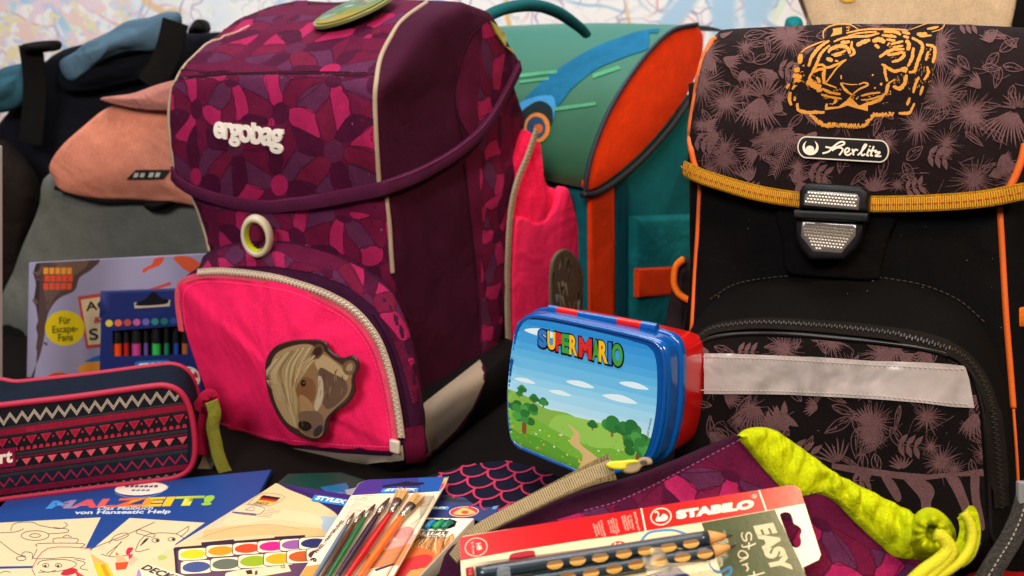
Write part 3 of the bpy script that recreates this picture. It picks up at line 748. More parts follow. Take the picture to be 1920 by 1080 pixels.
    hf = [E.px(x, y, .0575) for x, y in ol]; hp_ = slab('horse_patch', hf, E, .0555, .0580, mat('patch_rim', '#3a2420', rough=.35), T, r=.001, seg=2)
    hp_['label'] = 'horse head patch, fair mane, on the pink pocket'
    def sh(p, c): return (spline(p, 4, True), c)
    H = [(ol, '#3b2723'), sh([(508, 690), (520, 662), (550, 648), (580, 645), (592, 655), (580, 685), (568, 700), (572, 740), (570, 800), (545, 796), (525, 770), (512, 735)], '#a18862'),
         sh([(580, 660), (600, 652), (625, 672), (650, 690), (662, 705), (655, 740), (630, 765), (612, 785), (605, 815), (588, 820), (566, 810), (556, 790), (560, 745), (548, 720), (556, 690)], '#8a6a45'),
         sh([(592, 662), (615, 668), (640, 688), (655, 705), (640, 715), (615, 700), (595, 690)], '#b39a70'), sh([(600, 690), (625, 700), (648, 712), (652, 735), (630, 760), (612, 765), (600, 735)], '#5d4632'),
         sh([(598, 705), (606, 712), (607, 745), (596, 770), (590, 760), (597, 735)], '#b6a48a'), sh([(556, 720), (572, 706), (590, 715), (592, 745), (575, 760), (560, 748)], '#7a5230'),
         sh([(562, 742), (580, 748), (590, 770), (585, 790), (566, 785)], '#9a7a52'), sh([(560, 775), (590, 770), (606, 780), (606, 808), (590, 818), (568, 808)], '#6c5644'), sh([(562, 790), (578, 790), (586, 800), (576, 808), (562, 802)], '#241b18'),
         sh([(590, 806), (602, 796), (607, 804), (600, 816), (590, 818)], '#3a2c26'), (ellipse(570, 718, 5, 6.5), '#20150f'), (ellipse(571, 717, 2, 2), '#6d5a4a'),
         sh([(583, 668), (586, 652), (598, 644), (609, 650), (606, 664), (594, 674)], '#5b4030'), sh([(588, 666), (592, 653), (602, 650), (604, 660), (596, 668)], '#3a2820'),
         sh([(643, 690), (648, 678), (660, 675), (668, 684), (663, 700), (650, 702)], '#6b5136'), sh([(650, 693), (654, 682), (662, 682), (661, 694)], '#9c8460')]
    g = random.Random(3)
    for k in range(34):
        t = k/33; x0 = 590-70*t; y0 = 650+22*t*t; x1 = 562-48*t+g.uniform(-6, 10); y1 = 800-80*t**1.3
        H.append((stroke(spline([(x0, y0), (x0-18-8*t, y0+35), (x1-8, (y0+y1)/2+20), (x1, y1)], 4), g.uniform(1.2, 3.4), .8), g.choice(['#ab9770', '#8a7250', '#9a845e', '#b9a67e', '#74603f'])))
    for k in range(9): H.append((stroke(spline([(588+g.uniform(-4, 8), 664+k*2), (572, 676+k*3), (556+g.uniform(-4, 4), 690+k*4)], 4), 1.6, .6), g.choice(['#c9b58e', '#9c8460'])))
    for k in range(16):
        x = g.uniform(600, 645); y = g.uniform(690, 745); H.append((stroke([(x, y), (x+g.uniform(-6, 6), y+14)], 2.2, .8), g.choice(['#6e5640', '#7d6248', '#4a3628', '#8c7354'])))
    printed('horse_print', H, [hp_], hp_, m=P_GLOSS, mask=[tuple(q) for q in inset(ccw(np.array(ol)), 3.0)], step=12)
    # -------- pink side pocket with its zip
    b = Sd.wp(985, 300)+E.X*.010; K = upright(b, -44)
    def kp(pts, w_): return [K.px(x, y, w_) for x, y in pts]
    sp = spline([(1004, 246), (1020, 285), (1036, 345), (1062, 362), (1082, 420), (1096, 480), (1104, 560), (1100, 640), (1060, 690), (965, 690), (952, 600), (950, 490), (956, 400), (974, 325)], 6, True)
    spk = slab('side_pocket', resample(kp(sp, 0), 110), K, -.03, .0, fabric('side_pink', '#fa2050', wr=.5, wscale=25), T, r=.016, seg=5, crown=.006)
    fl = spline([(966, 412), (985, 408), (1002, 418), (1022, 410), (1040, 388), (1052, 352), (1068, 362), (1082, 420), (1094, 500), (1098, 640), (1040, 690), (968, 690), (958, 560), (960, 470)], 6, True)
    def ruff(v):
        q = v-K.O; s = q @ K.X; h = q @ K.Y; return .0022*sin(s*420)*max(0, min(1, (h+.06)/.05))
    slab('pocket_flap', resample(kp(fl, .004), 160), K, -.002, .007, fabric('side_pink2', '#ff2a5c', wr=.4), spk, r=.004, seg=3, crown=.004, wob=ruff)
    zpath = [(1006, 243), (990, 290), (968, 345), (957, 400), (952, 480), (951, 560), (953, 640), (955, 675)]
    P, Nn = surf_path(zpath, None, 0, 8, frame=K, w=.005)
    ribbon('zip_tape', P, Nn, .008, MATS['zip_tape_cloth'], spk, .001); bits('zip_teeth', P, Nn, .0024, (.0015, .004, .0016), mat('tan_zip', '#a08a6a', rough=.5), spk, stagger=.0008, lift=.001)
    ol = spline([(1034, 500), (1046, 474), (1066, 468), (1086, 492), (1098, 530), (1099, 600), (1070, 640), (1040, 620), (1032, 560)], 5, True)
    bd = slab('round_patch', kp(ol, .013), K, .010, .0135, mat('bear_rim', '#6a6250', rough=.4), spk, r=.001)
    g = random.Random(8); B = [(ol, '#5a4636')]
    for k in range(40):
        x = g.uniform(1034, 1096); y = g.uniform(475, 620); B.append((stroke([(x, y), (x+g.uniform(-6, 6), y+g.uniform(14, 34))], g.uniform(2, 6), 1), g.choice(['#7d6446', '#3a2c22', '#a08a64', '#2a2019', '#8f9490', '#57432f'])))
    printed('fur_print', B, [bd], bd, m=P_GLOSS, mask=[tuple(q) for q in inset(ccw(np.array(ol)), 2.5)], step=12)
    return T
build_ergobag()
# ================================================================== the black satchel with the tiger
LEAF = '#66494a'
def burst(g, cx, cy, R, n=46, a0=0, a1=360, w0=2.3, core=.24):
    out = []
    for k in range(n):
        a = radians(a0+(a1-a0)*(k+g.uniform(-.4, .4))/n); r = R*g.uniform(.55, 1.1); b = a+g.uniform(-.12, .12)
        out.append(stroke(spline([(cx, cy), (cx+r*.5*cos(a), cy+r*.5*sin(a)), (cx+r*cos(b), cy+r*sin(b))], 3), w0*g.uniform(.7, 1.3), .5))
    if core: out.append([(cx+R*core*q*cos(t), cy+R*core*q*sin(t)) for k in range(22) for t, q in [(2*pi*k/22, g.uniform(.7, 1.15))]])
    return out
def leaf(cx, cy, L, W, rot):
    c, s = cos(radians(rot)), sin(radians(rot)); P = []
    for t in np.linspace(0, 1, 9): P.append((L*t, W*.5*sin(pi*t**.8)))
    for t in np.linspace(1, 0, 9)[1:-1]: P.append((L*t, -W*.5*sin(pi*t**.8)))
    return [(cx+x*c-y*s, cy+x*s+y*c) for x, y in P]
def line_leaf(g, cx, cy, L, W, rot):
    P = leaf(cx, cy, L, W, rot); out = [stroke(P+P[:1], 1.6)]; c, s = cos(radians(rot)), sin(radians(rot))
    out.append(stroke([(cx, cy), (cx+L*c, cy+L*s)], 1.6, .6))
    for k in range(7):
        t = g.uniform(.1, .8); o = g.uniform(-.3, .3)*W; out.append(stroke([(cx+L*t*c-o*s, cy+L*t*s+o*c), (cx+L*(t+.2)*c-o*1.1*s, cy+L*(t+.2)*s+o*1.1*c)], 1.3, .5))
    return out
def sprig(g, cx, cy, S, rot):
    out = []; c, s = cos(radians(rot)), sin(radians(rot))
    out.append(stroke([(cx, cy), (cx+S*1.3*c, cy+S*1.3*s)], 2, 1))
    for k in range(3):
        x, y = cx+S*.4*k*c, cy+S*.4*k*s
        out.append(leaf(x, y, S*.72, S*.3, rot+62)); out.append(leaf(x, y, S*.72, S*.28, rot-58))
    return out
def fan(g, cx, cy, R, a0, a1, n=13):
    out = []
    for k in range(n):
        a = radians(a0+(a1-a0)*k/(n-1)); r = R*g.uniform(.8, 1.05)
        out.append(stroke(spline([(cx+r*.1*cos(a), cy+r*.1*sin(a)), (cx+r*.55*cos(a+.05), cy+r*.55*sin(a+.05)), (cx+r*cos(a-.03), cy+r*sin(a-.03))], 3), 4.2, 3.2, taper=True))
    return out
def frond(g, cx, cy, L, rot, n=15):
    out = []; c, s = cos(radians(rot)), sin(radians(rot)); out.append(stroke([(cx, cy), (cx+L*c, cy+L*s)], 4, 1.5))
    for k in range(n):
        t = (k+.5)/n
        for sd in (-1, 1):
            a = radians(rot)+sd*.75; r = L*.34*(1-.6*t)
            out.append(stroke([(cx+L*t*c, cy+L*t*s), (cx+L*t*c+r*cos(a), cy+L*t*s+r*sin(a))], 3, 1))
    return out
def jungle(seed, B=(), S=(), F=(), R=(), LL=(), fill=None):
    g = random.Random(seed); out = []
    if fill:
        x0, x1, y0, y1, n = fill
        for k in range(n):
            x, y = g.uniform(x0, x1), g.uniform(y0, y1); t = k % 5
            if t == 0: out += burst(g, x, y, g.uniform(16, 34), 26, w0=2.0, core=g.choice((0, .2)))
            elif t in (1, 2): out += line_leaf(g, x, y, g.uniform(28, 50), g.uniform(9, 16), g.uniform(0, 360))
            elif t == 3: a = g.uniform(0, 360); out += fan(g, x, y, g.uniform(26, 46), a, a+g.uniform(50, 90), 8)
            else: out.append(stroke(spline([(x, y), (x+g.uniform(-30, 30), y+g.uniform(-20, 20)), (x+g.uniform(-60, 60), y+g.uniform(-40, 40))], 5), 1.4, .6))
    for q in LL: out += line_leaf(g, *q)
    for q in R: out += frond(g, *q)
    for q in F: out += fan(g, *q)
    for q in B: out += burst(g, *q)
    for q in S: out += sprig(g, *q)
    return [(p, LEAF) for p in out]
TIGER = '''490,205 485,170 500,130 560,95 640,80 720,85 760,105 800,130|10
1250,130 1330,100 1420,70 1500,65 1550,75 1540,110 1510,130 1440,150|8
1400,125 1500,105|18;1310,170 1400,165|24;1330,190 1440,180|14
690,160 800,135 900,125 1010,125 1120,125 1230,135|14;700,185 800,160 900,150 960,150|12;1020,145 1120,150 1170,175|22;1180,150 1250,165|20;1190,185 1240,200|22
580,235 650,205 760,190 880,185 980,160|18;1000,180 1080,185 1130,195|20;780,270 830,240 900,220|30;920,230 980,215 1030,240|36;940,260 980,290|24;1040,215 1120,225|18
530,330 560,295 640,270 700,290 720,340|28;640,240 720,235|24;560,350 640,330 690,310|16;740,230 735,280 760,330 720,360|20;515,380 570,400|26;580,360 650,345|16;590,400 620,405|12
540,225 470,270 420,320 380,380 360,450|26;545,265 490,310 450,370 430,430 390,500 360,560|22;430,440 480,435 520,460 600,435 690,390|20;400,500 450,475 500,470|20;360,560 400,610 470,630|48;360,580 350,610|30
430,540 460,590|22;500,470 490,540 500,590|26;690,390 610,460 550,540 510,590|12;500,225 420,255 340,290 290,330|10;290,340 280,420|34;250,460 260,500|42;220,530 300,540|36;230,570 290,570|28
190,600 165,640|20;240,610 215,650|18;200,670 190,720 205,790|26;240,710 235,750|18;260,770 270,830 340,850 430,850 500,850|26;480,590 540,610 605,635|12;430,660 480,650|25;480,640 540,670 640,690|20
470,690 530,710 650,730|18;500,740 560,760 610,745|36;520,770 510,830|16;640,590 680,650 740,695|20;740,695 800,650 880,610 850,590 800,605|14;650,590 720,605 790,605|8;645,525 645,560|10;915,530 930,518|10;700,740 735,705|8
820,705 900,685 990,675|16;820,740 900,735 960,715 1030,690 1050,640 1060,600 1120,560|14;830,790 900,770 980,740 1020,700|26;1040,690 1060,600|26;1000,590 995,615|16;935,640 950,632|12
980,370 1040,330 1110,300 1200,300|26;1050,350 1130,340 1190,320|20;1180,330 1200,350 1160,390 1090,410|22;1080,255 1150,240 1190,230|20;1100,280 1190,270|14;1050,270 1070,240|12
1215,220 1240,260 1230,310|30;1280,285 1270,370 1230,450|24;1265,200 1340,240 1360,280 1340,350 1310,430 1290,490 1240,500|26;1000,430 1050,460 1110,490 1180,480 1220,500|24;1170,480 1230,470|36;1030,430 1030,500 1050,580|20
1220,520 1200,600 1160,640 1100,620|30;1110,630 1170,650|26;1390,260 1460,280 1470,340 1450,420|24;1410,320 1390,400|20;1400,450 1410,510 1370,570|22;1330,540 1300,600 1280,680|22;1365,620 1340,700|18;1250,720 1225,790|22;1290,770 1250,850 1200,860 1150,860|22'''
def tiger_polys():
    g = random.Random(2); out = []
    def T(q): return (1440+q[0]/4.697, 30+q[1]/4.697)
    for s in TIGER.replace('\n', ';').split(';'):
        p, w_ = s.split('|'); w_ = float(w_)*1.25; pts = [tuple(map(float, q.split(','))) for q in p.split()]
        P = np.array(spline(pts, 8)); m = len(P); Tn = np.gradient(P, axis=0); Tn /= np.linalg.norm(Tn, axis=1)[:, None]+1e-9; Nn = np.stack([-Tn[:, 1], Tn[:, 0]], 1)
        env = np.sin(np.linspace(.35, pi-.35, m))**.5
        a = P+Nn*(w_/2*env*np.array([g.uniform(.72, 1.22) for _ in range(m)]))[:, None]; b = P-Nn*(w_/2*env*np.array([g.uniform(.72, 1.22) for _ in range(m)]))[:, None]
        out.append([T(q) for q in list(a)+list(b[::-1])])
    out.append([T(q) for q in ((570, 120), (650, 110), (650, 165), (590, 180), (550, 190), (575, 150))])
    out.append([T(q) for q in ((510, 805), (620, 800), (730, 718), (800, 790), (880, 775), (880, 840), (780, 815), (700, 790), (640, 812), (510, 830))])
    base = spline([(370, 870), (430, 930), (500, 970), (580, 968), (680, 972), (760, 978), (850, 970), (900, 920), (940, 880), (1010, 880), (1100, 870)], 9)
    for x, y in base:
        a = radians(g.uniform(50, 130)); l = g.uniform(18, 34); out.append([T(q) for q in stroke([(x-l*cos(a), y-l*sin(a)), (x+l*cos(a)*.6, y+l*sin(a)*.6)], g.uniform(9, 18), 5)])
    for (x0, y0, x1, y1, n_, a0) in ((230, 420, 330, 640, 34, 160), (340, 520, 470, 640, 30, 20), (1290, 420, 1460, 620, 30, 100), (560, 280, 720, 350, 16, 10), (1060, 260, 1200, 380, 18, -15), (700, 140, 1200, 175, 26, 2), (480, 640, 640, 740, 16, 12), (830, 680, 1040, 780, 22, -18), (1100, 500, 1240, 640, 18, 60)):
        for _ in range(n_):
            x, y = g.uniform(x0, x1), g.uniform(y0, y1); a = radians(a0+g.uniform(-22, 22)); l = g.uniform(14, 34); out.append([T(q) for q in stroke([(x, y), (x+l*.5*cos(a), y+l*.5*sin(a)), (x+l*cos(a), y+l*sin(a))], g.uniform(4, 8), 2, taper=True)])
    for _ in range(40):
        x, y = g.choice([(g.uniform(690, 720), g.uniform(95, 140)), (g.uniform(1390, 1450), g.uniform(270, 420)), (g.uniform(740, 800), g.uniform(700, 735)), (g.uniform(1040, 1090), g.uniform(640, 690)), (g.uniform(270, 300), g.uniform(350, 450))])
        out.append([T(q) for q in ellipse(x, y, g.uniform(4, 9), g.uniform(3, 6), 7, g.uniform(0, 180))])
    return [(p, '#c27d0a') for p in out]
def profile_loft(xs, prof, fr):
    """prof(i) -> list of (y, w) for station i; returns an open-ended skin with capped ends"""
    rows = [[fr.at(x, y, w_) for y, w_ in prof(i)] for i, x in enumerate(xs)]; n = len(rows[0]); V = [p for r in rows for p in r]; F = []
    for i in range(len(rows)-1):
        for j in range(n-1): F.append([i*n+j, (i+1)*n+j, (i+1)*n+j+1, i*n+j+1])
    return V, F

def build_satchel():
    O = tab(1600, 1058); H = upright(O, 28, 7)
    T = thing('school_satchel', 'black school satchel with golden tiger head and pale leaf print on its lid', 'satchel', H.at(0, 0, -.06))
    blk = fabric('black_cloth', '#090808', rough=.75, var=.25, vscale=14); orange = mat('orange_piping', '#e2651a', rough=.55, bump=.4, bscale=1500)
    # body
    L = sorted((b, a) for a, b in [H.px(1296, 120), H.px(1296, 330), H.px(1290, 590), H.px(1276, 800), H.px(1268, 1000)]); R_ = sorted((b, a) for a, b in [H.px(1888, 120), H.px(1893, 400), H.px(1903, 600), H.px(1918, 900), H.px(1918, 1040)])
    rings = []
    def ring(y, ins=0):
        P = resample(rrect(interp(L, y)-.006+ins, interp(R_, y)+.012-ins, -.17+ins, -ins, [.03, .03, .026, .020], 6), 130)
        return [H.at(x, y, w_) for x, w_ in P]
    rings = [ring(.002, .02), ring(.002, .005)]+[ring(y) for y in np.linspace(.008, .345, 26)]+[ring(.355, .02)]
    V, F = rings_mesh(rings); body = mk('body', puff(V, .003, 22, 9), F, blk, T)
    # lid
    hem = sorted(H.px(*q, .014) for q in ((1284, 318), (1340, 345), (1420, 371), (1500, 385), (1570, 391), (1640, 393), (1760, 391), (1880, 377), (1925, 362)))
    x0, x1 = H.px(1284, 310, .012)[0], H.px(1926, 362, .012)[0]; xt0 = H.px(1312, 95, 0)[0]
    N = 54; xs = []
    us = [0, .004, .012, .025, .05]+list(np.linspace(.08, .92, N-10))+[.95, .975, .988, .996, 1]
    def st(i):
        u = us[i]; x = x0+(x1-x0)*u; e = min(u, 1-u)
        return u, x, .012*(1-min(1, e/.03))**2
    def prof(i):
        u, x, ins = st(i); h = interp(hem, x); out = []
        for t in np.linspace(0, 1, 16):
            y = h+(.335-h)*t; out.append((y, .014-.004*t-ins+.004*sin(pi*t)))
        r = .045; ct = .391-r-ins*.8+.003*sin(pi*u)
        for t in np.linspace(0, 1, 14):
            a = t*pi/2*1.02; out.append((.335+(ct+r-.335)*sin(a), .010-ins-.060*(1-cos(a))))
        for t in np.linspace(.1, 1, 8): out.append((ct+r-.001-.02*t*t, -.050-.13*t))
        out.append((.30, -.185)); return out
    rows = []
    V = []; n = None
    for i in range(len(us)):
        u, x, ins = st(i); pr = prof(i); n = len(pr)
        for y, w_ in pr:
            k = max(0, (y-.30)/.085); xx = x+(-.001*k if u < .5 else -.004*k)*(1-min(u, 1-u)*2)**2
            V.append(H.at(xx, y, w_))
    F = []
    for i in range(len(us)-1):
        for j in range(n-1): F.append([i*n+j, (i+1)*n+j, (i+1)*n+j+1, i*n+j+1])
    F.append([j for j in range(n)]); F.append([(len(us)-1)*n+j for j in range(n)][::-1])
    ground = fabric('lid_cloth', '#1d1314', var=.12, wr=.2)
    lid = mk('lid', puff(V, .002, 18, 4), F, ground, T)
    # leaf print on the lid
    lp = jungle(11, fill=(1300, 1920, 50, 370, 150),
        B=[(1324, 98, 42), (1314, 158, 50, 60), (1362, 192, 40, 50), (1356, 300, 46), (1481, 72, 50, 50), (1759, 104, 44), (1764, 176, 52, 60), (1819, 212, 48, 56), (1721, 234, 40), (1826, 336, 50), (1640, 356, 40, 22, 180, 360, 5, 0), (1900, 340, 34), (1570, 60, 30), (1690, 72, 34)],
        S=[(1306, 262, 30, 20), (1462, 128, 30, 10), (1520, 318, 34, 20), (1742, 290, 34, 12), (1700, 355, 30, -15), (1800, 48, 28, 0), (1395, 350, 24, 10)],
        F=[(1428, 178, 74, 60, 135), (1432, 182, 44, 190, 330, 10), (1903, 205, 80, 60, 150), (1908, 205, 40, 190, 330, 9)],
        R=[(1486, 240, 80, 140), (1488, 246, 90, 115), (1480, 250, 70, 165), (1855, 330, 50, -20)],
        LL=[(1413, 118, 40, 20, -130), (1413, 118, 44, 18, -20), (1416, 135, 46, 20, 15), (1418, 135, 40, 16, 120), (1872, 100, 40, 18, 130), (1874, 98, 44, 18, -35), (1880, 124, 40, 16, 10), (1876, 126, 42, 16, 105), (1700, 300, 40, 20, -40), (1694, 305, 40, 18, 60), (1660, 290, 44, 18, 100), (1640, 80, 50, 18, -10), (1580, 290, 36, 14, 100), (1690, 330, 36, 14, 20), (1530, 70, 40, 16, -10), (1850, 60, 40, 14, 20), (1395, 70, 44, 18, -10), (1900, 160, 36, 14, 100)])
    head = spline([(1496, 175), (1500, 120), (1545, 75), (1555, 52), (1600, 50), (1650, 58), (1710, 60), (1765, 46), (1755, 70), (1752, 120), (1730, 190), (1700, 212), (1650, 215), (1625, 240), (1560, 240), (1515, 212), (1490, 205)], 5, True)
    mask = [(1299, 300), (1292, 200), (1299, 130), (1318, 88), (1345, 66), (1400, 54), (1500, 50), (1600, 48), (1700, 44), (1800, 41), (1918, 37), (1921, 290), (1916, 300), (1890, 358), (1760, 371), (1640, 373), (1500, 365), (1420, 352), (1340, 327)]
    printed('leaf_print', lp+[(head, '#1d1314')], [lid], lid, mask=mask, step=22, kind='stuff', lift=.0006)
    printed('tiger_print', tiger_polys(), [lid], lid, m=mat('gold_foil_print', None, rough=.45, bump=.2, bscale=1500, spec=.3, attr=True), step=12, kind='stuff', lift=.0008)
    # logo plate
    def Q(x, y): return (1440+x/4.154, 240+y/4.154)
    q0, q1, q2, q3 = Q(222, 160), Q(958, 180), Q(900, 272), Q(300, 68)
    hm = homog([Q(232, 234), Q(944, 272), Q(950, 100), Q(236, 66)])
    def cap(a, b, c, d, n=10): return [(c-d+d*cos(radians(t)) if 0 else 0, 0) for t in ()]
    def pill(m_):
        P = []
        for k in range(13): t = radians(90+180*k/12); P.append((.1+(.1-m_)*cos(t), .5+(.5-m_*4.2)*sin(t)))
        for k in range(13): t = radians(-90+180*k/12); P.append((.9+(.1-m_)*cos(t), .5+(.5-m_*4.2)*sin(t)))
        return [hm(*p) for p in P]
    pl = lay('logo_plate', *planar([(pill(0), '#d9cdbc'), (pill(.013), '#14100f')], None, 10), [lid], lid, mat('logo_rubber', None, rough=.5, spec=.15, attr=True), thick=.0025, lift=.001)
    def lw(s, w_=13): return [[Q(*p) for p in k] for k in nib([tuple(map(float, q.split(','))) for q in s.split()], w_)]
    WR = ['455,152 500,158 545,150 590,135 602,122 590,112 560,118 520,145 480,185 432,200', '505,178 545,158 580,160 588,175 575,195 562,212', '602,196 630,186 640,168 622,160 605,180 610,206 632,212 655,198', '664,168 668,190 672,212', '670,195 686,172 706,176',
          '706,212 735,185 765,150 772,134 758,136 742,165 732,200 742,214 762,204', '794,166 782,195 776,212 790,216', '830,146 816,180 806,212 820,216', '798,180 825,178 852,180', '838,190 878,192 842,218 886,220']
    A = [(k, '#efe4cf') for s in WR for k in lw(s)]+[([Q(*p) for p in ellipse(800, 146, 8, 6, 10)], '#efe4cf')]
    def swirl():
        o = []; i_ = []
        for k in range(25):
            t = radians(-60+300*k/24); o.append((337+62*cos(t), 157+58*sin(t))); r = 62-26*sin(pi*k/24)**.7; i_.append((337+r*cos(t), 157+(r*.93)*sin(t)))
        return [Q(*p) for p in o+i_[::-1]]
    A += [(swirl(), '#efe4cf'), ([Q(*p) for p in ellipse(332, 172, 33, 30, 20)], '#e6d9c6')]
    lay('lettering', *planar(A, None, None), [lid], pl, mat('logo_rubber', None, attr=True), lift=.0036, thick=.0006)
    # yellow webbing along the hem
    hp = [(1283, 318), (1310, 332), (1340, 343), (1420, 366), (1500, 379), (1570, 384), (1640, 387), (1760, 384), (1850, 376), (1926, 360)]
    P, Nn = surf_path([(x, y-9) for x, y in hp], [lid], .001, 8); Nn = [unit(sum(Nn[max(0, i-3):i+4])) for i in range(len(Nn))]
    P = [p-H.Y*.0015 for p in P]
    web = fabric('yellow_webbing', '#d8951c', weave=1.0, wvs=3000, wr=0, bump=.6)
    ribbon('hem_webbing', P, Nn, .0112, web, lid, .0024)
    bits('stitching', P, Nn, .0042, (.0028, .0009, .0005), mat('rust_thread', '#b0551a', rough=.8), lid, lift=.0025)
    bits('webbing_ribs', P, Nn, .0014, (.0009, .0104, .0004), mat('yellow_yarn', '#dd9c22', rough=.8), lid, lift=.0021)
    # orange piping
    piping('piping', [(1340, 66), (1316, 88), (1299, 126), (1291, 185), (1292, 250), (1299, 296), (1306, 318)], [lid], .0022, orange, T)
    piping('piping', [(1922, 270), (1915, 300), (1902, 333), (1890, 356)], [lid], .0024, orange, T)
    piping('piping', [(1312, 346), (1308, 430), (1303, 510), (1298, 600), (1294, 640)], [body], .0016, orange, T)
    piping('piping', [(1874, 388), (1879, 470), (1886, 590), (1894, 690), (1900, 765)], [body], .0020, orange, T)
    piping('piping', [(1900, 765), (1906, 850), (1912, 960)], [body], .0010, orange, T)
    # front pocket
    o0 = spline([(1286, 660), (1300, 612), (1330, 568), (1375, 540), (1430, 527), (1500, 521), (1580, 520), (1660, 526), (1730, 538), (1795, 566), (1840, 605), (1870, 660), (1888, 740), (1898, 850), (1904, 960), (1890, 1050), (1600, 1070), (1300, 1060), (1268, 960), (1276, 780)], 5, True)
    o1 = spline([(1284, 668), (1300, 636), (1330, 614), (1375, 600), (1430, 596), (1500, 597), (1580, 602), (1660, 612), (1730, 625), (1790, 645), (1835, 680), (1866, 735), (1882, 800), (1892, 880), (1894, 960), (1872, 1042), (1600, 1064), (1300, 1054), (1266, 960), (1272, 780)], 5, True)
    o2 = spline([(1286, 676), (1302, 652), (1330, 638), (1375, 630), (1430, 628), (1500, 631), (1580, 638), (1660, 646), (1730, 656), (1785, 672), (1818, 702), (1838, 760), (1843, 820), (1848, 890), (1850, 955), (1838, 1025), (1600, 1056), (1300, 1048), (1266, 960), (1272, 780)], 5, True)
    n = 150; rg = []
    for o, w_ in ((o0, -.008), (o0, .002), (o1, .028), (o2, .036)):
        rg.append([H.at(*H.px(x, y, w_), w_) for x, y in resample(o, n)])
    rg.insert(2, [a*.45+b*.55+H.Z*.005 for a, b in zip(rg[1], rg[2])]); rg.insert(4, [(a+b)/2+H.Z*.002 for a, b in zip(rg[3], rg[4])])
    c = sum(rg[-1])/n; last = rg[-1]
    for s, cr in ((.85, .003), (.6, .006), (.3, .008)): rg.append([c+(p-c)*s+H.Z*cr for p in last])
    V, F = rings_mesh(rg, cap0=False); pocket = mk('front_pocket', puff(V, .0045, 20, 6), F, fabric('pocket_black', '#0b0908', var=.3, vscale=10, wr=.4, wscale=16), T)
    lp2 = jungle(5, fill=(1290, 1850, 640, 880, 95), B=[(1654, 664, 50, 40), (1640, 790, 42, 50), (1738, 782, 36, 40), (1765, 866, 40), (1400, 830, 60, 60), (1470, 655, 40), (1560, 640, 36), (1360, 900, 44)],
        S=[(1686, 832, 36, 8), (1490, 840, 40, 20), (1385, 660, 30, 0), (1440, 800, 44, -30), (1600, 900, 30, 0)], F=[(1420, 756, 70, 60, 150, 11), (1830, 770, 60, 70, 130, 8), (1570, 870, 50, 200, 300, 8), (1690, 880, 30, 200, 320, 8)],
        R=[(1330, 810, 60, 40)], LL=[(1600, 780, 50, 20, 60), (1598, 782, 60, 20, 150), (1610, 800, 60, 24, 95), (1650, 800, 50, 22, 110), (1670, 800, 50, 20, 60), (1560, 760, 50, 16, 20), (1620, 850, 46, 18, 95), (1640, 850, 40, 18, 80), (1750, 650, 30, 14, 90), (1790, 655, 30, 14, 60), (1340, 650, 40, 14, 20), (1820, 860, 40, 14, 80), (1530, 640, 30, 14, -10)])
    zeb = [([(1560, 868), (1610, 874), (1680, 884), (1740, 889), (1800, 884), (1842, 878), (1846, 892), (1790, 892), (1740, 899), (1690, 898), (1600, 886), (1560, 878)], LEAF), (spline([(1600, 874), (1628, 884), (1628, 910), (1610, 890)], 4, True), LEAF),
           (spline([(1650, 886), (1675, 900), (1690, 930), (1682, 940), (1664, 915)], 4, True), LEAF), (spline([(1690, 890), (1735, 900), (1752, 920), (1745, 945), (1752, 965), (1730, 965), (1725, 935), (1705, 910)], 4, True), LEAF),
           (spline([(1772, 890), (1795, 892), (1812, 930), (1822, 965), (1808, 965), (1790, 925)], 4, True), LEAF), (spline([(1820, 885), (1835, 886), (1836, 930), (1846, 985), (1838, 990), (1822, 940)], 4, True), LEAF), (spline([(1826, 1000), (1840, 1018), (1870, 1022), (1850, 1030), (1826, 1018)], 4, True), LEAF)]
    mk2 = [tuple(p) for p in inset(ccw(np.array(o2)), 4.0)]
    printed('leaf_print', [([(1200, 500), (1960, 500), (1960, 1120), (1200, 1120)], '#120c0d')]+lp2+zeb, [pocket], pocket, mask=mk2, step=22, kind='stuff', lift=.0008)
    # pocket zip
    zc = [(1288, 655), (1330, 622), (1375, 612), (1430, 608), (1500, 611), (1580, 617), (1660, 626), (1730, 639), (1788, 660), (1826, 694), (1853, 750), (1866, 820), (1873, 900), (1876, 950)]
    P, Nn = surf_path(zc, [pocket], .0006, 8); tooth = mat('black_zip', '#26211d', rough=.45, spec=.6)
    ribbon('zip_tape', P, Nn, .011, fabric('zip_black', '#1c1713', wr=0), pocket, .0010); bits('zip_teeth', P, Nn, .0017, (.0011, .0030, .0008), tooth, pocket, stagger=.0006, lift=.0012)
    piping('pocket_piping', [(1290, 668), (1304, 648), (1332, 635), (1375, 627), (1430, 625), (1500, 628), (1580, 635), (1660, 643), (1730, 653), (1787, 669), (1821, 700), (1842, 760), (1848, 820), (1853, 890), (1856, 955), (1858, 1000), (1870, 1022)], [pocket], .0018, mat('black_piping', '#171311', rough=.35), pocket)
    sew('stitching', [(1330, 562), (1375, 534), (1430, 522), (1500, 516), (1580, 516), (1660, 522), (1730, 534), (1797, 562), (1844, 602)], [body, pocket], mat('grey_thread', '#3c342c', rough=.8), pocket)
    # clear reflective band
    band = [(1322, 663), (1400, 664), (1480, 667), (1560, 671), (1640, 677), (1730, 679), (1780, 682), (1806, 686), (1818, 722), (1826, 764), (1790, 762), (1730, 754), (1640, 747), (1560, 743), (1480, 739), (1400, 738), (1322, 737)]
    vinyl = mat('clear_vinyl_band', '#aca19d', rough=.17, wr=.42, wscale=13, var=.32, vscale=15, vdist=2.2, coat=.5, spec=.6)
